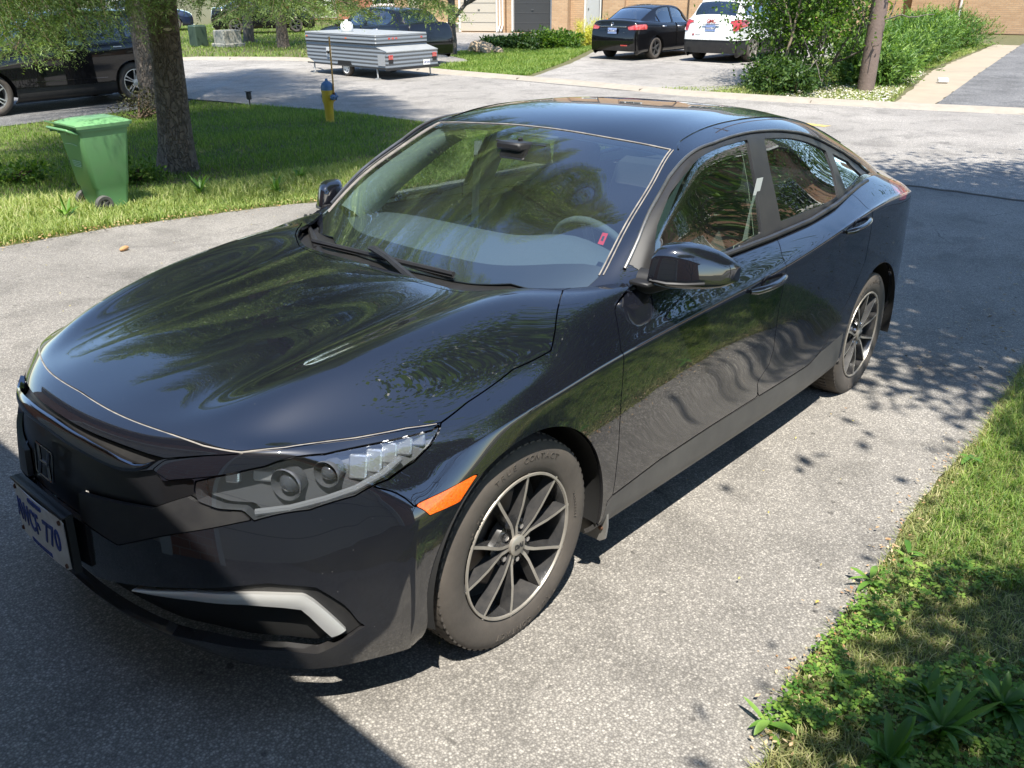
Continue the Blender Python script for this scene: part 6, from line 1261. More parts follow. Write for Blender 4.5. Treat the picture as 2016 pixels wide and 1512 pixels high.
def simple_wheel(v, R, style, mt):
    w = bpy.data.objects.new('wheel', None); COL.objects.link(w); w.parent = v; t = MB(); t.lathe([(R * .64, -.19), (R * .9, -.2), (R, -.17), (R, -.03), (R * .96, -.005), (R * .82, .004), (R * .68, -.004), (R * .66, -.02)], 40, 0, 'y'); t.build('tyre', M_TYRE, w, auto=60)
    r = MB(); r.lathe([(R * .68, -.005), (R * .645, -.004), (R * .63, -.03), (R * .60, -.15)], 40, 0, 'y'); r.lathe([(.001, -.09), (R * .62, -.10)], 30, 1, 'y')
    n, pair, wd = style
    for k in range(n):
        a = 2 * math.pi * k / n
        for s_ in ((-1, 1) if pair else (0,)):
            def P(r_, o, h): return (r_ * math.cos(a) - o * math.sin(a), h, r_ * math.sin(a) + o * math.cos(a))
            o0, o1 = s_ * wd * .5, s_ * R * pair; V = []
            for r_, o, h, q in ((R * .1, o0, -.02, wd), (R * .4, (o0 + o1) / 2, -.012, wd * .9), (R * .65, o1, -.01, wd)): V += [P(r_, o - q / 2, h), P(r_, o + q / 2, h), P(r_, o + q / 2, h - .03), P(r_, o - q / 2, h - .03)]
            r.add(V, [(0, 1, 5, 4), (4, 5, 9, 8), (1, 2, 6, 5), (5, 6, 10, 9), (3, 0, 4, 7), (7, 4, 8, 11)], 0)
    r.lathe([(R * .17, -.03), (R * .16, -.01), (.001, -.006)], 20, 0, 'y'); r.build('rim', [mt, M_DARK], w, auto=40); return w
def flat_text(name, s, size, p, yaw, parent, m, ext=.002, bold=0., pitch=0.):
    """letters on a face whose outward direction is yaw"""
    out = np.array([math.cos(yaw), math.sin(yaw), 0]); right = np.array([-math.sin(yaw), math.cos(yaw), 0]); up = np.array([0, 0, 1.])
    if pitch: up = np.array([-math.cos(yaw) * math.sin(pitch), -math.sin(yaw) * math.sin(pitch), math.cos(pitch)]); out = np.cross(right, up)
    return text_mesh(name, s, size, ext, p, np.array([right, up, out]).T, parent, m, bold=bold)
def plate(parent, x, z, txt, c=(.04, .12, .42)):
    q = MB(); q.box((x, 0, z), (.012, .305, .152), bev=.004); q.box((x - .006, 0, z), (.006, .27, .05), mi=1)
    o = q.build('license_plate', [mat('plate_blue_face', (.10, .19, .45), .45, noise=(20, .2, (.35, .42, .6))), M_PLATEW], parent); flat_text('plate_lettering', txt, .072, (x - .0105, 0, z), math.pi, o, mat('plate_text', (.02, .03, .12), .5), .001, .001); return o
def neighbours():
    M_WHITE = mat('white_paint', (.72, .72, .70), .3, coat=.8, noise=(3, .2, (.66, .66, .64)))
    M_BLK2 = mat('black_paint_far', (.005, .005, .006), .3, coat=1, coat_rough=.03, spec=.1)
    M_NAVY = mat('navy_paint', (.01, .016, .04), .3, coat=1)
    M_VG = glass('vehicle_glass', (.30, .36, .34)); M_VGD = glass('vehicle_dark_glass', (.06, .07, .07))
    M_REDW = mat('tail_lamp_red', (.42, .012, .01), .15, coat=1, noise=(14, .12, (.5, .16, .14)))
    # ---- black compact sedan seen from behind
    def wins(u0, u1, segs, rear):
        w = []
        for a, b in segs: w.append(('side_window', [(a, 3.25), (b, 3.25), (b, 5.85), (a, 5.85)], M_VG))
        return w
    body = [(.78, .74, .66, .86), (.5, .86, .74, .96), (.1, .93, .82, 1.), (-.45, .99, .92, 1.0), (-.9, .95, .94, 1.), (-1.5, .95, .95, 1.), (-2.1, .98, .98, 1.), (-2.6, 1.02, 1.0, .99), (-3.0, 1.07, 1.02, .97), (-3.4, 1.07, 1.0, .94), (-3.62, 1.05, .96, .90)]
    cabin = [(-.42, .98, .62, -.42, .95, .72), (-.75, 1.18, .62, -.85, .95, .80), (-1.15, 1.41, .60, -1.2, .95, .82), (-1.7, 1.48, .60, -1.7, .96, .82), (-2.2, 1.46, .59, -2.2, .98, .81), (-2.6, 1.37, .57, -2.5, 1.0, .80), (-2.95, 1.22, .58, -2.8, 1.02, .77), (-3.25, 1.08, .60, -3.05, 1.03, .72)]
    sed = dict(W=1.76, WB=2.7, R=.31, paint=M_BLK2, body=body, cabin=cabin, cuts=(-.55, -1.62, -2.45), wheel=(5, .0, .05), wheelmat=mat('steel_wheel', (.10, .10, .10), .5, metal=.6), seats=[(-1.5, .38), (-1.5, -.38), (-2.45, .35), (-2.45, -.35)], mirror=(-.72, 1.0), handles=[(-1.5, .88), (-2.35, .90)], handle_mat=M_CHROME, sh=.9,
        windows=[('windscreen', [(.5, -.5), (2.0, -.5), (2.0, 2.9), (.5, 2.9)], M_VG), ('rear_screen', [(4.75, -.5), (6.75, -.5), (6.75, 2.3), (4.75, 2.6)], glass('sky_glass', (.25, .3, .32))), ('side_window', [(1.1, 5.9), (1.9, 3.5), (2.3, 3.25), (3.0, 3.2), (3.08, 5.9)], M_VG), ('side_window', [(3.2, 5.9), (3.14, 3.2), (4.3, 3.25), (4.75, 3.8), (4.75, 5.9)], M_VG), ('quarter_window', [(4.85, 5.7), (4.85, 4.0), (5.5, 5.7)], M_VG)],
        rear_patches=[('tail_lamp', [(.46, .92), (.52, .83), (.90, .84), (.95, 1.0), (.80, .985), (.62, .955)], M_REDW)], wrap=.42)
    v, x1 = vehicle('parked_car', 'black compact sedan with a blue plate parked across the street, left of the white crossover', (-24.15, -12.95, -.29), math.pi, sed, group='cars parked across the street')
    b = x1 - .13; q = MB(); q.box((b + .005, 0, .915), (.02, .95, .03), bev=.005); q.build('boot_strip', M_CHROME, v); plate(v, b - .01, .80, 'CMHS 208'); q = MB(); q.lathe([(.045, 0), (.04, .006), (.034, .002)], 20, 0, 'x', (b - .005, 0, .985)); q.xf(None); q.build('emblem', M_CHROME, v); flat_text('badge', 'SENTRA', .045, (b - .0, .50, .99), math.pi, v, M_CHROME, .002); flat_text('badge', 'SV', .04, (b - .03, -.42, .76), math.pi, v, M_CHROME, .002)
    q = MB(); q.box((b - .05, -.45, .42), (.02, .22, .03)); q.build('reflector', M_REDW, v)
    q = MB(); q.tube([(-.62, .885, .955), (-1.15, .62, 1.375), (-1.7, .615, 1.43), (-2.3, .60, 1.40), (-2.85, .72, 1.16), (-3.0, .77, 1.02), (-2.5, .82, .985), (-1.7, .84, .955), (-.62, .885, .945)], .010, 5); q.build('window_surround', M_CHROME, v) if False else None
    # ---- white crossover
    body = [(.80, .86, .74, .88), (.5, 1.0, .86, .97), (.1, 1.06, .93, 1.), (-.4, 1.10, 1.0, 1.), (-.9, 1.05, 1.04, 1.), (-1.6, 1.06, 1.06, 1.), (-2.3, 1.08, 1.08, 1.), (-2.9, 1.11, 1.10, .98), (-3.3, 1.12, 1.11, .95), (-3.55, 1.12, 1.08, .91)]
    cabin = [(-.35, 1.09, .66, -.35, 1.06, .74), (-.75, 1.35, .66, -.85, 1.06, .84), (-1.15, 1.57, .64, -1.2, 1.06, .87), (-1.8, 1.66, .63, -1.8, 1.07, .87), (-2.5, 1.67, .62, -2.5, 1.09, .86), (-3.05, 1.63, .61, -2.95, 1.11, .85), (-3.28, 1.52, .62, -3.3, 1.12, .82), (-3.42, 1.32, .66, -3.45, 1.12, .79), (-3.52, 1.12, .68, -3.52, 1.10, .75)]
    suv = dict(W=1.84, WB=2.73, R=.355, paint=M_WHITE, body=body, cabin=cabin, cuts=(-.55, -1.65, -2.5), wheel=(5, .0, .075), lower=.60, mirror=(-.75, 1.14), handles=[(-1.5, 1.0), (-2.4, 1.02)], handle_mat=M_WHITE, seats=[(-1.5, .4), (-1.5, -.4)],
        windows=[('windscreen', [(.5, -.5), (2.0, -.5), (2.0, 2.9), (.5, 2.9)], M_VG), ('rear_screen', [(5.55, -.5), (7.35, -.5), (7.35, 2.2), (6.6, 2.75), (5.55, 2.9)], M_VGD), ('side_window', [(1.1, 5.9), (1.9, 3.5), (2.3, 3.25), (2.95, 3.2), (3.0, 5.9)], M_VG), ('side_window', [(3.1, 5.9), (3.05, 3.2), (4.1, 3.25), (4.15, 5.9)], M_VG), ('quarter_window', [(4.3, 5.5), (4.3, 3.5), (5.2, 3.8), (5.5, 5.0)], M_VGD)],
        rear_patches=[('tail_lamp', [(.44, 1.06), (.66, 1.02), (.70, .82), (.80, .84), (.98, 1.10), (.9, 1.13)], mat('dark_red_lamp', (.20, .012, .02), .12, coat=1, noise=(9, .12, (.5, .05, .05))))], wrap=.40, tail=.10)
    v, x1 = vehicle('parked_car', 'white crossover with black lower bumper parked between the black sedan and the shrubs', (-25.0, -10.3, -.29), math.pi, suv, group='cars parked across the street')
    b = x1 - .14; plate(v, b + .02, .90, 'CFWH 754'); t = flat_text('badge', 'GMC', .13, (b + .035, 0, 1.075), math.pi, v, mat('badge_red', (.30, .01, .015), .3, coat=.5), .006, .006); q = MB(); q.box((b + .03, 0, 1.0), (.03, .52, .03), bev=.008); q.build('tailgate_strip', M_CHROME, v); q = MB(); q.box((b + .01, .52, .73), (.01, .05, .05)); q.build('badge', mat('badge_red', (.30, .01, .015)), v); flat_text('badge', 'TERRAIN', .04, (b + .005, .38, .735), math.pi, v, M_DCHROME, .001)
    q = MB(); q.lathe([(.04, 0), (.04, -.10)], 16, 0, 'x', (b + .1, .62, .36)); q.build('exhaust', M_CHROME, v)
    for s_ in (1, -1): q = MB(); q.tube([(-1.2, s_ * .62, 1.60), (-1.4, s_ * .62, 1.68), (-2.9, s_ * .60, 1.69), (-3.05, s_ * .60, 1.62)], .018, 6); q.build('roof_rail', M_TRIM, v)
    # ---- dark SUV in the neighbour's driveway, side on
    s2 = dict(suv); s2.update(paint=M_BLK2, lower=.42, wheel=(5, .10, .022), wheelmat=mat('alloy', (.62, .62, .62), .3, metal=.8), WB=2.66, R=.36, rear_patches=[])
    s2['front_patches'] = [('headlamp', [(.50, .86), (.50, .74), (.95, .72), (.95, .92)], M_REFL)]
    v, x1 = vehicle('parked_car', 'black sport utility vehicle in the neighbouring driveway behind the green bin', (-4.1, -15.45, -.29), rad(3), s2)
    for s_ in (1, -1):
        q = MB(); q.tube([(-3.05, s_ * .865, 1.115), (-3.25, s_ * .84, 1.14), (-3.33, s_ * .80, 1.30)], .010, 5); q.build('window_trim', M_CHROME, v); q = MB(); q.tube([(-.75, s_ * .915, .52), (-2.1, s_ * .915, .50)], .010, 5); q.build('sill_trim', M_DCHROME, v)
    # ---- cars beyond the left lawn and beside the trailer
    hb = dict(sed); hb['cabin'] = [(-.42, .98, .62, -.42, .95, .72), (-.75, 1.18, .62, -.85, .95, .80), (-1.15, 1.40, .60, -1.2, .95, .82), (-1.7, 1.46, .60, -1.7, .96, .82), (-2.4, 1.45, .59, -2.3, .98, .81), (-2.95, 1.38, .58, -2.8, 1.02, .80), (-3.2, 1.22, .60, -3.1, 1.04, .78), (-3.35, 1.06, .62, -3.3, 1.05, .74)]
    hb['windows'] = [('windscreen', [(.5, -.5), (2.0, -.5), (2.0, 2.9), (.5, 2.9)], M_VG), ('rear_screen', [(5.2, -.5), (6.8, -.5), (6.8, 2.3), (5.2, 2.6)], M_VGD), ('side_window', [(1.1, 5.9), (1.9, 3.5), (2.3, 3.25), (3.0, 3.2), (3.08, 5.9)], M_VG), ('side_window', [(3.2, 5.9), (3.14, 3.2), (4.3, 3.3), (5.0, 4.4), (4.9, 5.9)], M_VG)]; hb['rear_patches'] = []
    h1 = dict(hb); h1.update(paint=M_NAVY, wheel=(5, .12, .022), wheelmat=mat('alloy', (.62, .62, .62)))
    vehicle('parked_car', 'dark blue hatchback on the driveway before the red brick house, right of the spruce trunk', (-22.2, -40.8, -.25), rad(150), h1, group='cars parked beyond the left lawn')
    h2 = dict(sed); h2.update(paint=M_BLK2, rear_patches=[])
    vehicle('parked_car', 'black sedan half hidden by spruce boughs behind the utility cabinet', (-24.5, -34.0, -.25), rad(150), h2, group='cars parked beyond the left lawn')
    h3 = dict(hb); h3.update(paint=M_BLK2)
    vehicle('parked_car', 'black hatchback standing behind the grey tent trailer', (-16.1, -19.5, -.26), rad(-93), h3)
    h4 = dict(sed); h4.update(paint=M_WHITE, rear_patches=[])
    vehicle('parked_car', 'white car far away behind the spruce boughs at the upper left', (-13.5, -50.5, -.2), rad(200), h4, group='cars parked beyond the left lawn')
    # ---- tent trailer
    tr = empty('tent_trailer', (-13.35, -15.45, -.29), rad(-2), 'folded grey tent trailer on stabiliser legs parked at the far kerb', 'trailer'); 
    M_ALS = bpy.data.materials.new('ribbed_siding'); M_ALS.use_nodes = True; N, L = nodes_of(M_ALS); pb = N['Principled BSDF']; pb.inputs['Base Color'].default_value = (.21, .225, .235, 1); pb.inputs['Metallic'].default_value = .3; pb.inputs['Roughness'].default_value = .42
    tc = N.new('ShaderNodeTexCoord'); sp = N.new('ShaderNodeSeparateXYZ'); L.new(tc.outputs['Object'], sp.inputs[0]); mm = N.new('ShaderNodeMath'); mm.operation = 'MULTIPLY'; mm.inputs[1].default_value = 2 * math.pi / .085; L.new(sp.outputs[2], mm.inputs[0]); sn = N.new('ShaderNodeMath'); sn.operation = 'SINE'; L.new(mm.outputs[0], sn.inputs[0]); bp = N.new('ShaderNodeBump'); bp.inputs['Distance'].default_value = .007; bp.inputs['Strength'].default_value = 1; L.new(sn.outputs[0], bp.inputs['Height']); L.new(bp.outputs[0], pb.inputs['Normal'])
    M_TOP = mat('trailer_top', (.30, .31, .31), .45, noise=(4, .2, (.25, .26, .26)))
    w, l0, l1, zb = .80, -1.55, 1.65, .26
    q = MB(); q.prism([(l0, zb + .12), (l0 + .30, zb), (l1, zb), (l1, zb + .36), (l1 - .38, zb + .45), (l1 - .38, zb + .50), (l0, zb + .50)], -w, w, 'x'); q.build('body', M_ALS, tr)
    q = MB(); q.box((0, (l0 + l1 - .38) / 2, zb + .605), (2 * w + .03, l1 - .38 - l0 + .03, .20), bev=.02); q.build('roof_lid', M_ALS, tr)
    q = MB(); q.box((0, (l0 + l1 - .38) / 2, zb + .71), (2 * w + .01, l1 - .38 - l0 + .01, .03), bev=.01); q.box((0, (l0 + l1 - .38) / 2, zb + .50), (2 * w + .04, l1 - .38 - l0 + .03, .014), mi=1); q.build('lid_top', [M_TOP, M_TRIM], tr)
    q = MB(); q.add([(-w - .005, l1 + .005, zb + .365), (w + .005, l1 + .005, zb + .365), (w + .005, l1 - .385, zb + .455), (-w - .005, l1 - .385, zb + .455)], [(0, 1, 2, 3)]); q.box((0, l1 + .004, zb + .355), (2 * w + .02, .012, .02)); q.build('boot_lid', M_TOP, tr)
    q = MB(); q.box((0, l1 - .02, zb - .025), (2 * w + .02, .10, .05)); q.box((w, 0, zb - .01), (.03, 3.1, .03)); q.box((-w, 0, zb - .01), (.03, 3.1, .03)); q.build('chassis', M_TRIM, tr)
    for s_ in (1, -1):
        q = MB(); q.box((s_ * (w - .11), l1 + .012, zb + .24), (.13, .02, .10), bev=.004); q.build('tail_lamp', M_REDW, tr); q = MB(); q.box((s_ * (w - .11), l1 + .010, zb + .15), (.13, .014, .09), bev=.003); q.build('lamp_base', M_TRIM, tr)
    for x in (.40, .29, .18, -.62): q = MB(); q.box((x, l1 - .362, zb + .625), (.06, .02, .04), bev=.004); q.build('marker_lamp', M_REDW, tr)
    for y in (l0 + .08, .15): q = MB(); q.box((w + .02, y, zb + .62), (.02, .05, .03), bev=.004); q.build('marker_lamp', M_AMBER, tr)
    q = MB(); q.box((-.42, l1 + .014, zb + .075), (.22, .012, .12), bev=.004); pl_ = q.build('license_plate', M_PLATEW, tr); flat_text('plate_lettering', 'L87 2FB', .055, (-.42, l1 + .022, zb + .075), math.pi / 2, pl_, M_PLATEB, .001)
    q = MB(); q.box((w + .006, l1 - .20, zb + .17), (.012, .26, .24)); q.build('hatch', mat('grey_panel', (.30, .31, .32), .5), tr); q = MB(); q.box((w + .008, l0 + .95, zb + .27), (.014, .20, .22), bev=.004); q.tube([(w + .02, l0 + .90, zb + .28), (w + .03, l0 + .95, zb + .26), (w + .02, l0 + 1.0, zb + .28)], .03, 6, mi=1); q.build('service_panel', [mat('pale_vent', (.6, .6, .58), .6), M_DARK], tr)
    q = MB(); q.prism([(-.28, zb), (-.24, zb + .10), (.24, zb + .10), (.30, zb)], w - .02, w + .012, 'x'); q.build('wheel_opening', M_DARK, tr)
    for s_ in (1, -1):
        ww = bpy.data.objects.new('wheel', None); COL.objects.link(ww); ww.parent = tr; ww.location = (s_ * (w - .02), .02, .19); ww.rotation_euler = (0, 0, 0 if s_ > 0 else math.pi)
        q = MB(); q.lathe([(.12, -.12), (.17, -.13), (.19, -.10), (.19, -.02), (.17, 0), (.125, -.005)], 32, 0, 'x'); q.build('tyre', M_TYRE, ww, auto=60); q = MB(); q.lathe([(.13, -.004), (.12, 0), (.10, -.02), (.06, -.012), (.001, -.012)], 28, 0, 'x')
        for k in range(5): q.lathe([(.016, -.02), (.012, -.008), (0, -.008)], 8, 1, 'x', (0, .075 * math.cos(k * 1.2566), .075 * math.sin(k * 1.2566)))
        q.build('rim', [mat('white_wheel', (.72, .71, .68), .45), M_DARK], ww, auto=50)
    for x, y in ((w - .05, l0 + .2), (-w + .05, l0 + .2), (w - .05, l1 - .45), (-w + .05, l1 - .25)):
        q = MB(); q.tube([(x, y, zb), (x + .03, y + .05, .03)], .018, 6); q.box((x + .03, y + .05, .012), (.10, .10, .024)); q.build('stabiliser_leg', M_CHROME if False else mat('galvanised', (.45, .45, .44), .5, metal=.6), tr)
    q = MB(); q.tube([(.35, l0 + .1, zb), (0, l0 - .75, zb + .06), (0, l0 - 1.0, zb + .06)], .03, 6); q.tube([(-.35, l0 + .1, zb), (0, l0 - .75, zb + .06)], .03, 6); q.build('drawbar', M_TRIM, tr)
    gc = MB(); gc.lathe([(.001, 0), (.14, 0), (.155, .03), (.155, .17), (.12, .22), (.04, .24), (.04, .28), (.001, .28)], 24, 0, 'z', (-13.05, -15.9, -.29 + zb + .725)); tag(gc.build('gas_bottle', mat('bottle_white', (.7, .7, .68), .4), None), 'rounded white container resting on the grey trailer lid under the boughs', 'container')
# ---------------------------------------------------------------- bin, hydrant, lamp, pole, rocks, houses, trees
def bin_():
    M_B = mat('green_plastic', (.12, .25, .11), .42, noise=(5, .2, (.11, .27, .105), 8), bump=(300, .0004), spec=.45); M_B2 = mat('green_lid', (.155, .31, .145), .38, noise=(5, .2, (.14, .33, .14)))
    # local: +x away from the handle side, y across (axle)
    a = np.array([-1.99, -6.52]); b_ = np.array([-2.00, -6.02]); c = (a + b_) / 2; yd = (b_ - a) / np.linalg.norm(b_ - a)
    t = empty('wheeled_bin', (c[0] - .0, c[1], Hs(c[0], c[1]) - .01), math.atan2(yd[1], yd[0]) - math.pi / 2 + math.pi, 'green wheeled garbage bin standing on the left lawn', 'bin'); t.scale = (.8, .8, .8)
    bm_ = MB(); secs = [(.03, .02, .36, .20), (.10, .0, .37, .205), (.28, -.02, .40, .215), (.30, -.04, .41, .222), (.93, -.10, .50, .265), (.98, -.105, .51, .27)]; V = []; F = []; n = 24
    def ring(z, x0, x1, hy, r=.05):
        P = []
        for cx, cy, a0 in ((x1 - r, hy - r, 0), (x0 + r, hy - r, 90), (x0 + r, -hy + r, 180), (x1 - r, -hy + r, 270)):
            for k in range(6): an = rad(a0 + 18 * k); P.append((cx + r * math.cos(an), cy + r * math.sin(an), z))
        return P
    for z, x0, x1, hy in secs: V += ring(z, x0, x1, hy)
    for i in range(len(secs) - 1):
        for j in range(n): F.append((i * n + j, i * n + (j + 1) % n, (i + 1) * n + (j + 1) % n, (i + 1) * n + j))
    F.append(tuple(range(n - 1, -1, -1))); bm_.add(V, F, 0, True)
    V = ring(.955, -.12, .525, .285) + ring(.99, -.12, .525, .285); bm_.add(V, [(j, (j + 1) % n, n + (j + 1) % n, n + j) for j in range(n)], 0, False)
    bm_.build('bin_body', M_B, t, auto=40)
    ld = MB(); V = ring(.985, -.13, .55, .295) + ring(1.02, -.135, .56, .30) + ring(1.035, -.12, .53, .28) + ring(1.065, .0, .46, .22) + ring(1.072, .04, .42, .18); ld.add(V, [(i * n + j, i * n + (j + 1) % n, (i + 1) * n + (j + 1) % n, (i + 1) * n + j) for i in range(4) for j in range(n)] + [tuple(4 * n + j for j in range(n))], 0, True)
    ld.add([(-.13, -.29, 1.01), (-.13, .29, 1.01), (-.22, .27, 1.045), (-.22, -.27, 1.045), (-.13, -.29, 1.03), (-.13, .29, 1.03), (-.22, .27, 1.06), (-.22, -.27, 1.06)], [(0, 1, 2, 3), (4, 5, 6, 7), (0, 3, 7, 4), (1, 2, 6, 5), (2, 3, 7, 6)], 0); lid = ld.build('lid', M_B2, t, auto=30)
    h = MB(); h.tube([(-.10, -.24, .93), (-.20, -.25, .975), (-.215, -.24, .985), (-.215, .24, .985), (-.20, .25, .975), (-.10, .24, .93)], .017, 8)
    for y in (-.2, 0, .2): h.box((-.15, y, .965), (.12, .02, .05))
    h.build('handle', M_B, t, auto=50)
    for s_ in (1, -1):
        w = MB(); w.lathe([(.06, -.035), (.095, -.04), (.105, -.02), (.105, .015), (.095, .03), (.062, .026), (.058, .012), (.025, .012), (.022, .03), (0, .03)], 32, 0, 'y')
        for k in range(5): w.box(np.array([.04, .012, 0]) @ roty(k * 1.2566).T, (.05, .02, .012), roty(k * 1.2566))
        w.xf(rotz(0) if s_ > 0 else rotz(math.pi), (.03, s_ * .255, .105)); w.build('wheel', mat('bin_wheel', (.06, .06, .058), .7, noise=(20, .2, (.11, .105, .09))), t, auto=40)
    ax = MB(); ax.tube([(.03, -.25, .105), (.03, .25, .105)], .011, 8); ax.build('axle', M_TRIM, t)
    # moulded emblem and lines low relief on the handle side
    for z, w_ in ((.79, .15), (.60, .11), (.58, .11), (.56, .10), (.54, .09)):
        q = MB(); q.tube([(-.075 - (z - .6) * .09, y, z + (.012 * math.cos(y * 9) if z > .7 else 0)) for y in np.linspace(-w_, w_, 7)], .0035, 4); q.build('moulded_mark', mat('pale_print', (.35, .5, .33), .5), t)
def hydrant():
    M_Y = mat('hydrant_yellow', (.58, .40, .03), .5, coat=.2, noise=(7, .2, (.45, .30, .03), 8)); M_BL = mat('hydrant_blue', (.05, .13, .30), .5, noise=(9, .2, (.08, .16, .28)))
    x, y = -7.52, -9.67; t = empty('fire_hydrant', (x, y, -.31), 0, 'yellow fire hydrant with blue caps at the edge of the left lawn', 'hydrant'); t.scale = (.82, .82, .82)
    b = MB(); b.lathe([(.10, -.05), (.10, .02), (.085, .04), (.085, .06), (.095, .35), (.118, .42), (.118, .60), (.125, .60), (.125, .63)], 28, 0, 'z'); b.build('barrel', M_Y, t, auto=40)
    b = MB(); b.lathe([(.125, .63), (.122, .70), (.105, .755), (.06, .79), (.03, .80), (.028, .83), (.018, .845), (0, .85)], 28, 0, 'z'); b.build('bonnet', M_BL, t, auto=50)
    yaw = math.atan2(2.12 - y, 1.46 - x)
    for da, r_, l_ in ((rad(35), .055, .19), (rad(100), .075, .17), (rad(215), .05, .17)):
        a = yaw + da; q = MB(); q.lathe([(r_ * .8, .08), (r_ * .8, l_ - .04)], 20, 0, 'x'); q.xf(rotz(a), (0, 0, .50)); q.build('outlet', M_Y, t); q = MB(); q.lathe([(r_ * .8, l_ - .045), (r_, l_ - .04), (r_, l_ - .005), (r_ * .8, l_ + .008), (.02, l_ + .012), (.02, l_ + .035), (0, l_ + .036)], 20, 0, 'x'); q.xf(rotz(a), (0, 0, .50)); q.build('cap', M_BL, t)
    q = MB(); c = np.array([math.cos(yaw + rad(62)) * .14, math.sin(yaw + rad(62)) * .14]); q.tube([(c[0], c[1], .42), (c[0] * 1.02, c[1] * 1.02, 1.0), (c[0] * 1.05, c[1] * 1.05, 1.62)], .016, 8); q.tube([(c[0] * 1.0, c[1], .52), (c[0] * 1.0, c[1], .58)], .022, 8, mi=1); q.build('marker_rod', [mat('rod_amber', (.62, .33, .07), .5, noise=(6, .2, (.5, .25, .06))), M_RUST], t)
def small_things():
    q = MB(); x, y = -7.75, -12.35; q.tube([(x, y, -.30), (x, y, -.16)], .012, 6); q.box((x, y, -.10), (.075, .075, .13), bev=.01); q.box((x, y, -.025), (.10, .10, .015), bev=.004); tag(q.build('garden_lamp', mat('lamp_black', (.02, .02, .02), .5), None), 'small dark lamp on a stake at the lawn edge near the street', 'lamp')
    hose = MB(); hose.tube([(-7.35 - .0, -14.6, -.27), (-7.6, -13.9, -.275), (-7.72, -13.2, -.27), (-7.80, -12.7, -.275)], .012, 6); tag(hose.build('edging_strip', mat('edging', (.03, .03, .03), .6), None), 'thin dark edging strip lying along the lawn edge by the street', 'edging')
    # utility pole
    t = empty('utility_pole', (-17.22, -4.35, -.32), 0, 'brown wooden utility pole rising beside the junipers', 'pole'); q = MB(); z = np.linspace(0, 9, 20); q.tube([(0, 0, k) for k in z], np.linspace(.17, .12, 20), 16); q.build('pole_shaft', mat('pole_wood', (.21, .155, .13), .9, noise=(3, .25, (.13, .095, .08), 9), bump=(25, .008)), t, auto=80)
    q = MB(); q.tube([(-.10, .14, 1.92), (.05, .19, 1.88), (.16, .17, 1.88)], .012, 6); q.build('bracket', M_PLATEW, t); q = MB(); q.box((0, 0, 8.3), (.12, 2.2, .12)); q.build('cross_arm', mat('pole_wood', (.21, .155, .13)), t)
    # utility cabinets
    M_UC = mat('cabinet_beige', (.36, .35, .30), .7, noise=(5, .2, (.28, .27, .23)))
    q = MB(); q.box((-16.9, -27.6, .00), (.75, .70, .55), bev=.03); q.box((-16.9, -27.6, -.24), (.9, .85, .14), bev=.02); tag(q.build('utility_cabinet', M_UC, None), 'pale square utility cabinet on the shaded lawn beyond the street', 'cabinet')
    q = MB(); q.box((-16.3, -28.6, .06), (.5, .5, .75), bev=.04); tag(q.build('utility_cabinet', mat('cabinet_green', (.03, .055, .035), .6), None), 'dark green cabinet left of the pale utility cabinet', 'cabinet')
    # rocks
    rng = np.random.RandomState(3)
    for i, (x, y, s_, lb) in enumerate(((-20.5, -18.2, (.50, .34, .22), 'large tan garden rock beside the flower bed across the street'), (-20.15, -17.75, (.22, .18, .14), 'small round rock leaning on the large tan rock'), (-20.35, -17.35, (.18, .16, .12), 'greyish pebble rock at the right of the tan rock'))):
        import bmesh
        bm = bmesh.new(); bmesh.ops.create_icosphere(bm, subdivisions=3, radius=1)
        for v in bm.verts: p = v.co; k = 1 + .16 * math.sin(p.x * 3 + i) + .12 * math.sin(p.y * 4 + p.z * 3) + .03 * rng.normal(); v.co = Vector((p.x * s_[0] * k, p.y * s_[1] * k, p.z * s_[2] * k))
        me = bpy.data.meshes.new('rock'); bm.to_mesh(me); bm.free(); o = link('rock', me, None, mat('tan_rock', (.40, .30, .19), .9, noise=(4, .2, (.28, .22, .15)), bump=(14, .02))); o.location = (x, y, -.30 + s_[2] * .6); tag(o, lb, 'rock', group='rocks by the flower bed')
    # cones lying on the driveway
    for i, (x, y, a, lb) in enumerate(((-1.40, -4.43, .4, 'fallen orange brown cone lying alone on the left of the driveway'),)):
        q = MB(); q.lathe([(0, -.05), (.012, -.045), (.02, -.02), (.019, .01), (.012, .035), (0, .045)], 12, 0, 'x'); q.xf(rotz(a), (x, y, Hs(x, y) + .030)); tag(q.build('spruce_cone', mat('cone_brown', (.45, .25, .11), .8, bump=(120, .004)), None), lb, 'cone')
    # white package near the right path
    q = MB(); q.box((-19.7, -3.55, -.22), (.16, .22, .10), rotz(.4), bev=.02); tag(q.build('paper_packet', M_PLATEW, None), 'small white packet lying on the beige path', 'packet')
    # yellow line stub on the street
    q = MB(); q.add([(-12.3, -3.75, -.288), (-12.1, -3.78, -.288), (-12.05, -3.1, -.288), (-12.22, -3.05, -.288)], [(0, 1, 2, 3)]); tag(q.build('road_mark', mat('yellow_mark', (.65, .45, .08), .7, noise=(12, .3, (.3, .25, .15))), None), None, None, kind='structure')
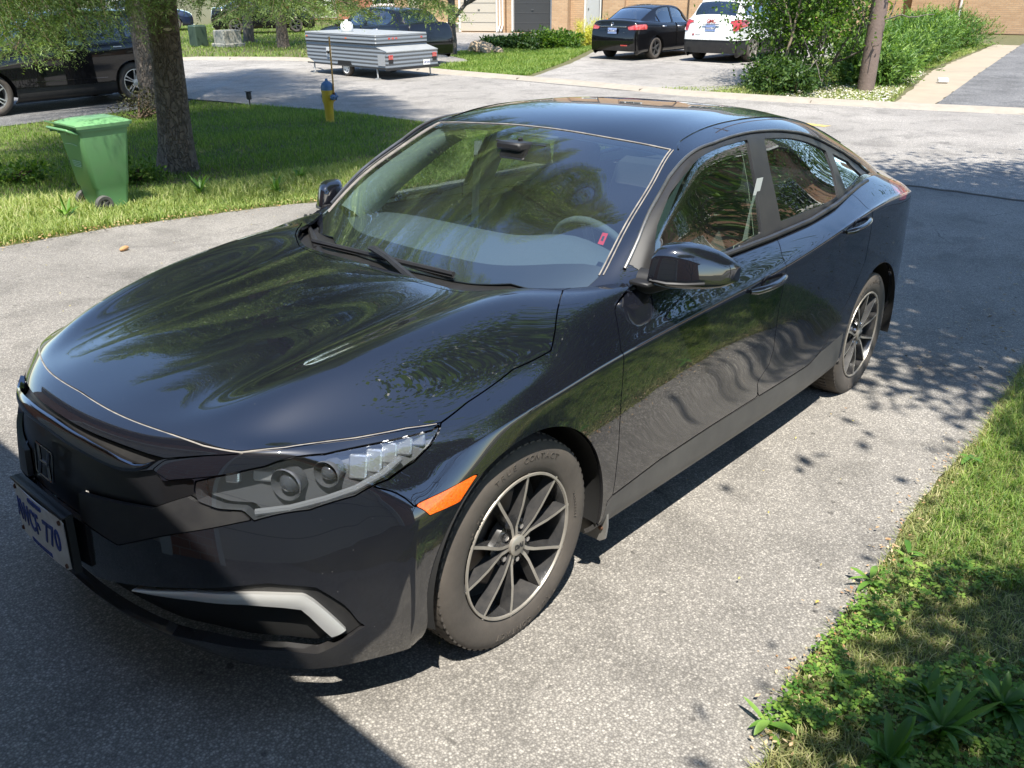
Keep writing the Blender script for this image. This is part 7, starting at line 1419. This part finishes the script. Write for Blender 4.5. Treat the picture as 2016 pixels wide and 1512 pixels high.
def brick(name, c1, c2, mortar):
    if name in _mats: return _mats[name]
    m = bpy.data.materials.new(name); m.use_nodes = True; N, L = nodes_of(m); b = N['Principled BSDF']; tc = N.new('ShaderNodeTexCoord'); sp = N.new('ShaderNodeSeparateXYZ'); L.new(tc.outputs['Object'], sp.inputs[0]); ad = N.new('ShaderNodeMath'); ad.operation = 'ADD'; L.new(sp.outputs[0], ad.inputs[0]); L.new(sp.outputs[1], ad.inputs[1]); cb = N.new('ShaderNodeCombineXYZ'); L.new(ad.outputs[0], cb.inputs[0]); L.new(sp.outputs[2], cb.inputs[1])
    t = N.new('ShaderNodeTexBrick'); t.inputs['Scale'].default_value = 4.2; t.inputs['Color1'].default_value = (*c1, 1); t.inputs['Color2'].default_value = (*c2, 1); t.inputs['Mortar'].default_value = (*mortar, 1); t.inputs['Mortar Size'].default_value = .016; t.inputs['Brick Width'].default_value = 1.0; t.inputs['Row Height'].default_value = .34; L.new(cb.outputs[0], t.inputs[0])
    n = N.new('ShaderNodeTexNoise'); n.inputs['Scale'].default_value = 1.2; n.inputs['Detail'].default_value = 8; L.new(tc.outputs['Object'], n.inputs['Vector']); mr = N.new('ShaderNodeMapRange'); mr.inputs[3].default_value = .78; mr.inputs[4].default_value = 1.2; L.new(n.outputs[0], mr.inputs[0]); mu = N.new('ShaderNodeMix'); mu.data_type = 'RGBA'; mu.blend_type = 'MULTIPLY'; mu.inputs[0].default_value = 1; L.new(t.outputs[0], mu.inputs[6]); L.new(mr.outputs[0], mu.inputs[7]); L.new(mu.outputs[2], b.inputs['Base Color'])
    bp = N.new('ShaderNodeBump'); bp.inputs['Distance'].default_value = .01; iv = N.new('ShaderNodeMath'); iv.operation = 'SUBTRACT'; iv.inputs[0].default_value = 1; L.new(t.outputs['Fac'], iv.inputs[1]); L.new(iv.outputs[0], bp.inputs['Height']); L.new(bp.outputs[0], b.inputs['Normal']); b.inputs['Roughness'].default_value = .9; _mats[name] = m; return m
M_BRK = brick('tan_brick', (.43, .27, .15), (.50, .33, .19), (.46, .39, .29)); M_RED_B = brick('red_brick', (.33, .12, .07), (.40, .17, .10), (.42, .36, .30))
M_ROOFS = mat('shingles', (.085, .075, .07), .9, noise=(8, .25, (.13, .11, .10), 8), bump=(30, .01)); M_FRAME = mat('white_frame', (.68, .66, .61), .55); M_WIN = glass('window_pane', (.10, .12, .13)); M_SID = mat('cream_siding', (.56, .46, .33), .8, noise=(3, .15, (.50, .41, .30)))
def house(label, loc, yaw, Wd, Dp, Ht, rise, wall, openings, name='brick_house', extras=None, overhang=.35, group=None, ridge='y'):
    """front faces local +x at x=0; y from 0 to Wd; openings: (kind, y0, y1, z0, z1, material)"""
    h = empty(name, loc, yaw, label, 'house', group)
    # wall slabs round the openings
    q = MB(); ys = sorted({0, Wd} | {o[1] for o in openings} | {o[2] for o in openings}); zs = sorted({0, Ht} | {o[3] for o in openings} | {o[4] for o in openings})
    for y0, y1 in zip(ys[:-1], ys[1:]):
        for z0, z1 in zip(zs[:-1], zs[1:]):
            if not any(o[1] <= y0 + 1e-6 and o[2] >= y1 - 1e-6 and o[3] <= z0 + 1e-6 and o[4] >= z1 - 1e-6 for o in openings): q.box((-.15, (y0 + y1) / 2, (z0 + z1) / 2), (.30, y1 - y0, z1 - z0))
    q.box((-Dp + .15, Wd / 2, Ht / 2), (.3, Wd, Ht)); q.box((-Dp / 2, .15, Ht / 2), (Dp - .6, .3, Ht)); q.box((-Dp / 2, Wd - .15, Ht / 2), (Dp - .6, .3, Ht)); q.build('wall', wall, h)
    r = MB(); e = overhang
    if ridge == 'y': r.prism([(e, Ht - .05), (e, Ht + .10), (-Dp / 2, Ht + rise), (-Dp - e, Ht + .10), (-Dp - e, Ht - .05)], -e, Wd + e, 'y')
    else: r.prism([(-e, Ht - .05), (-e, Ht + .10), (Wd / 2, Ht + rise), (Wd + e, Ht + .10), (Wd + e, Ht - .05)], -Dp - e, e, 'x')
    r.build('roof', M_ROOFS, h); g = MB(); g.box((e + .05, Wd / 2, Ht + .04), (.10, Wd + 2 * e, .12)); g.build('gutter', M_FRAME, h)
    for k, y0, y1, z0, z1, mt in openings:
        if k == 'window':
            f = MB(); w_, hh = y1 - y0, z1 - z0
            for a in (y0 + .04, y1 - .04): f.box((-.10, a, (z0 + z1) / 2), (.10, .08, hh))
            for a in (z0 + .04, z1 - .04): f.box((-.10, (y0 + y1) / 2, a), (.096, w_ - .16, .08))
            n = max(1, round(w_ / .75))
            for i in range(1, n): f.box((-.11, y0 + w_ * i / n, (z0 + z1) / 2), (.07, .06, hh - .16))
            for i in range(1, n * 2): f.box((-.118, y0 + w_ * i / (2 * n), (z0 + z1) / 2), (.03, .018, hh - .16))
            f.box((-.114, (y0 + y1) / 2, (z0 + z1) / 2), (.024, w_ - .16, .018)); f.box((.02, (y0 + y1) / 2, z0 - .05), (.12, w_ + .14, .09)); wo_ = f.build('window', M_FRAME, h)
            p = MB(); p.add([(-.135, y0 + .06, z0 + .06), (-.135, y1 - .06, z0 + .06), (-.135, y1 - .06, z1 - .06), (-.135, y0 + .06, z1 - .06)], [(0, 1, 2, 3)]); p.build('pane', M_WIN, wo_); p = MB(); p.box((-.5, (y0 + y1) / 2, (z0 + z1) / 2), (.02, w_ + .3, hh + .3)); p.build('curtain', mat('curtain', (.28, .27, .24), .9), wo_)
        else:
            f = MB(); f.box((-.16, (y0 + y1) / 2, (z0 + z1) / 2), (.06, y1 - y0 - .16, z1 - z0 - .08)); n = 4 if k == 'garage' else 1
            if k == 'garage':
                for i in range(1, 5): f.box((-.127, (y0 + y1) / 2, z0 + (z1 - z0) * i / 5), (.012, y1 - y0 - .16, .012), mi=1)
                f.box((-.115, (y0 + y1) / 2, z0 + .95), (.03, .10, .03), mi=1)
            else: f.lathe([(.03, 0), (.025, .03), (0, .035)], 10, 1, 'x', (-.13, y0 + .16, z0 + 1.0))
            d = f.build('garage_door' if k == 'garage' else 'door', [mt, mat('dark_line', (.10, .10, .10), .6)], h); c = MB()
            for a in (y0 + .04, y1 - .04): c.box((-.06, a, (z0 + z1) / 2), (.18, .08, z1 - z0))
            c.box((-.06, (y0 + y1) / 2, z1 - .04), (.176, y1 - y0 - .16, .08)); c.build('door_frame', M_FRAME, d)
    return h
def houses():
    M_GB = mat('garage_beige', (.48, .43, .35), .6); M_GD = mat('garage_dark', (.035, .037, .038), .6); M_GG = mat('garage_grey', (.26, .31, .34), .6); M_DOOR = mat('door_grey', (.40, .41, .40), .5)
    yaw = math.atan2(.397, .918)
    # facade origin so that local y runs along (-.397, .918)
    def at(s, off=0.): return (-29 - .397 * s + .918 * off, -27.5 + .918 * s + .397 * off, -.32)
    win = lambda y0, y1, z0, z1: ('window', y0, y1, z0, z1, None)
    A = house('tan brick house with a beige garage door across the street, left of the downspouts', at(-3.2), yaw, 5.45, 8, 5.6, 1.9, M_BRK, [('garage', 3.2, 5.1, .05, 2.1, M_GB), win(3.3, 4.9, 3.3, 4.5), win(.7, 2.3, 3.3, 4.5)], group='tan brick row houses across the street')
    q = MB(); q.box((.06, 1.7, .42), (.12, 3.0, .07)); q.box((.03, 1.7, .2), (.06, 3.0, .4), mi=1); q.build('ledge', [M_FRAME, M_CONC], A); q = MB(); q.box((.012, .95, 1.2), (.02, .5, 1.5)); q.build('pale_brick_panel', mat('pale_brick', (.62, .55, .44), .9), A)
    for y in (5.22, 5.36): q = MB(); q.tube([(.07, y, 5.4), (.07, y, .36), (.22, y - .03, .14), (.30, y - .03, .10)], .038, 8); q.build('downspout', M_FRAME, A)
    B_ = house('tan brick house with a black garage door and grey front door across the street', at(2.32), yaw, 8.2, 8, 5.6, 1.9, M_BRK, [('garage', .25, 2.15, .05, 2.1, M_GD), ('door', 3.62, 4.40, .05, 2.2, M_DOOR), win(.4, 2.0, 3.3, 4.5), win(4.9, 6.6, 3.3, 4.5)], group='tan brick row houses across the street')
    q = MB(); q.box((.20, 5.0, 2.8), (.40, .95, 5.6)); q.build('brick_pier', M_BRK, B_); q = MB(); q.box((.30, 2.65, 2.8), (.60, .72, 5.6)); q.build('brick_pier', M_BRK, B_)
    C2 = house('tan brick house with a blue grey garage door behind the white crossover', at(10.55, .3), yaw, 7.5, 8, 5.6, 1.9, M_BRK, [('garage', .55, 3.2, .05, 2.3, M_GG), win(.8, 2.8, 3.3, 4.6), win(4.3, 6.2, 3.3, 4.6)], group='tan brick row houses across the street')
    D2 = house('tan brick house behind the junipers at the upper right', (-40.6, -15.2, -.6), rad(8), 15, 9, 5.8, 2.2, M_BRK, [('garage', 9.2, 11.6, .05, 2.3, M_GB), win(2, 4, 3.5, 4.8), win(7, 9, 3.5, 4.8), win(11, 13, 3.5, 4.8)], group='brick houses further along')
    q = MB(); q.box((.3, 4.9, 2.9), (.6, 1.6, 5.8)); q.build('brick_pier', M_BRK, D2); q = MB(); q.tube([(.1, 6.0, 5.6), (.1, 6.0, .2)], .05, 8); q.tube([(.1, 12.4, 5.6), (.1, 12.4, .2)], .05, 8, mi=0); q.build('downspout', M_FRAME, D2)
    q = MB(); q.box((.35, 7.2, .15), (.7, 4.0, .30)); q.build('step', M_CONC, D2)
    house('red brick house with a white garage behind the dark blue hatchback', (-30, -47.5, -.2), rad(42), 11, 8, 5.6, 2.2, M_RED_B, [('garage', 3.5, 6.2, .05, 2.3, M_FRAME), win(1, 2.6, 3.3, 4.6), win(7.2, 9.2, 3.3, 4.6), win(7.4, 9.4, .9, 2.1)], group='brick houses further along')
    house('red brick house seen between the boughs above the tent trailer', (-31.5, -38.2, -.2), rad(28), 8.5, 8, 5.6, 2.0, M_RED_B, [win(1.2, 3.0, .9, 2.2), win(4.6, 6.4, .9, 2.2), win(1.2, 3.0, 3.4, 4.6), win(4.6, 6.4, 3.4, 4.6)], group='brick houses further along')
    # the houses on this side: they shade the nose of the sedan and show in its paint and glass
    N1 = house('brown brick house with an eave along the driveway', (1.95, 8.6, .05), math.pi, 15.5, 9, 2.75, 3.0, M_RED_B, [('garage', 5.2, 7.8, .05, 2.3, M_GB), ('garage', 8.4, 11.0, .05, 2.3, M_GB)], overhang=.34, group='houses on the near side')
    house('brown brick house with white windows farther right across the street', (-24, 7, -.35), rad(-8), 12, 9, 5.6, 2.4, brick('brown_brick', (.27, .15, .09), (.34, .20, .12), (.36, .30, .24)), [win(1.0, 2.8, 1.0, 2.3), win(5.5, 7.3, 1.0, 2.3), win(1.0, 2.6, 3.4, 4.7), win(4.0, 5.4, 3.4, 4.7), win(6.8, 8.4, 3.4, 4.7)], group='brick houses further along')
def trees():
    spruce(-3.72, -7.80, 'tall spruce nearest the green bin, with a face fixed to its trunk', 18, 3.2, 2.9, 120, .185, top=(-.9, 1.0), seed=2, flare=1.0,
        extra=[(0, 0, z_, rad(a_), L_, rad(p_)) for a_, L_, z_, p_ in ((34, 2.6, 2.6, 14), (29, 2.7, 2.7, 13), (24, 2.9, 2.75, 13), (30, 1.9, 2.4, 18), (14, 3.2, 2.8, 11), (0, 3.2, 2.75, 10), (-20, 3.2, 2.7, 8), (90, 2.9, 2.65, 5), (96, 2.7, 2.6, 6), (104, 2.9, 2.6, 5), (130, 3.4, 2.6, 3), (-50, 3.0, 2.6, 4))])
    spruce(-6.45, -13.35, 'second spruce with a ridged leaning trunk behind the nearer one', 17, 3.4, 3.6, 90, .27, top=(-.2, .2), seed=5, flare=.35, detail=.7, extra=[(0, .1, 3.1, rad(-60), 3.0, rad(4)), (.1, 0, 3.1, rad(-100), 2.6, rad(4))])
    spruce(-17.6, -25.2, 'dark spruce on the shaded lawn beyond the street', 11, 3.2, 1.5, 60, .20, seed=7, detail=.45)
    spruce(-9.3, -31, 'dense dark spruce at the far upper left', 12, 3.4, .9, 60, .2, seed=9, detail=.45)
    # face on the nearest trunk
    fx, fy = -3.72, -7.80; d = unit(np.array([1.46 - fx, 2.12 - fy, 0.])); sd = np.array([-d[1], d[0], 0]); gz_ = Hs(fx, fy)
    face = empty('tree_face', (0, 0, 0), 0, 'resin face of two round eyes and an open mouth fixed to the near spruce trunk', 'ornament'); M_F = mat('face_resin', (.10, .08, .06), .8, bump=(30, .01)); M_FE = mat('eye_cream', (.52, .44, .32), .5)
    def fp(o, z, out): return np.array([fx, fy, 0]) + np.array([-.09, .10, 0]) + sd * o + d * (out + .07) + np.array([0, 0, z])
    R3 = np.array([d, sd, [0, 0, 1]]).T
    for s_ in (1, -1):
        q = MB(); q.lathe([(.052, -.02), (.05, .008), (.036, .016), (.034, .006)], 20, 0, 'x'); q.lathe([(.034, .006), (.024, .018), (.013, .022)], 20, 1, 'x'); q.lathe([(.013, .0225), (0, .024)], 14, 0, 'x'); q.xf(R3, fp(s_ * .05 + .03, 1.50, .135)); q.build('eye', [M_F, M_FE], face)
    q = MB(); q.tube([fp(.03 + .0, 1.47, .14), fp(.03, 1.43, .165), fp(.03, 1.40, .17)], [.012, .02, .03], 8); q.build('nose', M_F, face); q = MB(); a = np.linspace(0, 2 * math.pi, 21)[:-1]; q.tube([fp(.03 + .07 * math.cos(t), 1.325 + .034 * math.sin(t) + .02 * abs(math.cos(t)) ** 2, .150) for t in a], .016, 6, closed=True); q.build('mouth', M_F, face); q = MB(); q.add([fp(.03 + .055 * math.cos(t), 1.32 + .022 * math.sin(t), .152) for t in a], [tuple(range(20))]); q.build('teeth', M_FE, face)
    G1 = leaf_mat('maple_leaves', [(.035, .085, .012), (.08, .16, .022), (.19, .27, .045)], trans=.4); G2 = leaf_mat('dark_leaves', [(.02, .05, .012), (.045, .095, .02), (.10, .16, .035)], trans=.3)
    BK = mat('grey_bark', (.16, .14, .12), .9, noise=(12, .25, (.08, .07, .06)), bump=(40, .01))
    leafy('street_tree', -4.6, 7.2, 'leafy tree on the right of the driveway that throws the dappled shade', 'tree', [((0, 0), (-.15, -.35, 1), 3.2, .13)], ((-.4, -2.8, 6.0), (4.1, 3.9, 2.6)), 115000, .135, G1, BK, 3, depth=3, r=.1, clump=.13)
    leafy('street_tree', -18.9, -18.0, 'maple with a grey forked trunk on the lawn by the far garages', 'tree', [((0, 0), (.05, .05, 1), 2.2, .14), ((0, 0), (-.2, -.3, 1.2), 2.6, .09)], ((0, 0, 5.4), (3.2, 3.2, 2.4)), 16000, .12, G1, bark_mat('maple_bark', (.22, .19, .16), (.11, .09, .075), 14), 4, depth=3)
    leafy('street_tree', -18.6, -28.9, 'dark trunked tree behind the pale utility cabinet', 'tree', [((0, 0), (0, 0, 1), 2.4, .22)], ((0, 0, 5.0), (3.4, 3.4, 2.2)), 12000, .14, G2, BK, 6)
    leafy('street_tree', 1.5, 5.1, 'small unseen tree added beside the garage to shade the corner plants', 'tree', [((0, 0), (-.1, -.38, 1), 2.0, .05)], ((-.75, -1.62, 3.4), (1.05, .6, .6)), 7500, .09, G1, BK, 8, depth=3, r=.1, clump=.13)  # tree outside the view, added to cast shade on the corner plants
    leafy('street_tree', -27.0, 4.2, 'tall unseen tree added across the street to fill the rear window reflections', 'tree', [((0, 0), (0, 0, 1), 3, .16)], ((0, 0, 5.6), (3.6, 3.6, 4.0)), 15000, .18, G2, BK, 19, depth=3)  # unseen tree, added to cover bright sky in the rear glass reflections
    leafy('street_tree', -19.5, 9.8, 'round leafy tree in front of the brown brick house farther right', 'tree', [((0, 0), (0, 0, 1), 2.6, .14)], ((0, 0, 5.2), (3.4, 3.2, 3.4)), 16000, .16, G2, BK, 9, depth=3)
    for i, (x, y, R, n, lb) in enumerate(((-17.4, -6.0, (1.35, 1.3, 1.7), 6500, 'leafy shrub hiding the front of the white crossover'), (-17.0, -5.35, (1.1, 1.0, 1.8), 4800, 'tall bright shrub left of the utility pole'), (-18.9, -6.5, (1.3, 1.2, 2.1), 6000, 'dense shrub behind the thin sapling'))):
        leafy('tall_shrub', x, y, lb, 'shrub', [((.1, .1), (.2, .1, 1), 1.3, .035), ((-.1, 0), (-.3, .1, 1), 1.4, .04), ((0, -.1), (.05, -.3, 1), 1.2, .03), ((.2, 0), (.35, -.1, 1), 1.2, .03)], ((0, 0, R[2] * 1.12), R), n, .10, G1, BK, 11 + i, 'shrubs left of the utility pole', depth=2, nb=4, clump=.2)
    bush('undergrowth_shrub', -16.5, -6.2, 'dark low shrub at the foot of the tall shrubs on the left', 'shrub', (.9, .8, .6), 3500, .09, G2, 21, 'low shrubs under the tall shrubs'); bush('undergrowth_shrub', -16.1, -5.4, 'dark low shrub between the sapling and the utility pole', 'shrub', (1.1, .9, .8), 4500, .09, G2, 22, 'low shrubs under the tall shrubs')
    leafy('sapling', -16.3, -5.85, 'thin bare stemmed sapling standing in front of the tall shrubs', 'tree', [((0, 0), (.03, .04, 1), 2.4, .035)], ((.1, .1, 2.6), (.9, .9, .7)), 1500, .09, G1, mat('sapling_bark', (.22, .17, .12), .9), 15, depth=1)
    MJ = leaf_mat('juniper', [(.035, .085, .015), (.075, .16, .025), (.19, .29, .05)], trans=.25)
    for i, (x, y, R, lb) in enumerate(((-18.6, -4.75, (.85, .75, .75), 'dark green juniper right beside the utility pole'), (-20.6, -5.6, (1.4, 1.1, .85), 'feathery juniper next in the row behind the pole'), (-22.8, -5.9, (1.5, 1.2, .95), 'broad juniper in the middle of the hedge row'), (-25.2, -6.2, (1.6, 1.2, 1.05), 'tall feathery juniper beyond the middle of the hedge row'), (-28.0, -6.5, (1.8, 1.3, 1.0), 'spreading juniper near the far end of the beige path'), (-31.5, -6.9, (1.9, 1.3, .95), 'farthest juniper of the row at the end of the beige path'))):
        bush('juniper', x, y, lb, 'juniper', R, 1700, .32, MJ, 31 + i, 'junipers along the beige path', kind='spray', lobes=18)
    for i, (x, y, R, lb) in enumerate(((-21.6, -18.6, (.75, .7, .45), 'low dark perennial clump behind the tan rock'), (-22.2, -17.9, (.9, .8, .6), 'broad leaved perennial clump in front of the dark garage'), (-22.9, -17.5, (.9, .8, .75), 'tallest green perennial clump in the far flower bed'), (-23.6, -17.2, (.9, .8, .65), 'perennial clump beside the yellow shrub'))):
        bush('flower_bed_plant', x, y, lb, 'plant', R, 2200, .13, G2 if i < 2 else G1, 41 + i, 'perennials in the far flower bed')
    bush('golden_shrub', -25.0, -17.0, 'yellow golden shrub beside the black compact sedan', 'shrub', (.75, .7, .85), 700, .22, leaf_mat('golden', [(.30, .30, .03), (.48, .45, .05), (.62, .58, .12)], trans=.3), 51, kind='spray', lobes=12)
    bush('dwarf_conifer', -30.3, -20.2, 'small cone shaped evergreen against the tan brick pier', 'conifer', (.42, .42, .75), 500, .16, MJ, 52, kind='spray', lobes=10)
    bush('orange_flowers', -26.2, -17.4, 'orange lilies just behind the golden shrub', 'flowers', (.4, .3, .5), 160, .11, leaf_mat('lily', [(.6, .12, .02), (.75, .2, .03), (.8, .3, .05)], trans=.3), 53, lobes=6, h0=.3)
    bush('lawn_bush', -5.6, -12.4, 'dark twiggy bush before the black sport utility vehicle', 'bush', (.75, .6, .55), 1200, .05, leaf_mat('plum', [(.02, .02, .012), (.05, .04, .02), (.08, .09, .03)], trans=.2), 54, lobes=14)
    bush('trunk_weeds', -3.05, -7.5, 'leafy weeds growing round the foot of the near spruce', 'plant', (.5, .45, .22), 900, .06, G1, 55, lobes=10)
    bush('lawn_weeds', -2.0, -8.3, 'tall weedy clump in the lawn left of the green bin', 'plant', (.7, .5, .25), 900, .06, G1, 56, lobes=10)
    # weeds by the camera
    W1 = [(.04, .11, .02), (.075, .17, .03), (.13, .25, .05)]; W2 = [(.06, .15, .025), (.12, .24, .04), (.2, .33, .07)]
    for i, (x, y, n, L_, lb) in enumerate(((-.42, 1.93, 44, .11, 'large narrow leaved plant at the lower right corner'), (-.62, 2.03, 40, .105, 'leafy plant just above the corner plant'), (-.24, 1.86, 36, .09, 'low leafy plant at the bottom edge'), (-.86, 2.08, 30, .09, 'smaller leafy plant furthest from the corner'), (-.55, 1.86, 24, .075, 'small leafy plant left of the corner plant'))): weed(x, y, lb, n, L_, .0125, W1, 61 + i, 1.2, 'broad leaved plants in the lower right corner', curl=.6)
    for i, (x, y, n, L_, lb) in enumerate(((-.16, 1.585, 7, .085, 'dandelion rosette reaching over the asphalt at the bottom'), (-.98, 1.56, 7, .085, 'dandelion rosette halfway up the right driveway edge'), (-1.25, 1.60, 7, .07, 'dandelion leaves above the halfway rosette'), (-2.2, 1.56, 6, .08, 'small rosette where the edge leaves the shade'), (-.45, 1.66, 8, .07, 'rosette among the clover at the driveway edge'))): weed(x, y, lb, n, L_, .011, W2, 71 + i, .45, 'dandelion rosettes along the right driveway edge', 'dandelion', curl=.3)
    for i, (x, y, lb) in enumerate(((-1.6, -5.9, 'leafy weed tuft in front of the green bin'), (-.9, -6.0, 'leafy weed tuft left of the bin wheels'), (-3.1, -6.2, 'leafy weed tuft between the bin and the sedan'), (-4.3, -6.1, 'leafy weed tuft beyond the sedan bonnet'), (-3.7, -5.7, 'weed tuft at the driveway edge by the sedan mirror'))): weed(x, y, lb, 26, .13, .016, W2, 81 + i, 1.3, 'weed tufts on the left lawn', 'weed_tuft', curl=.5)
ground()
build_sedan()
bin_(); hydrant(); small_things(); neighbours(); houses(); trees(); grass_all()
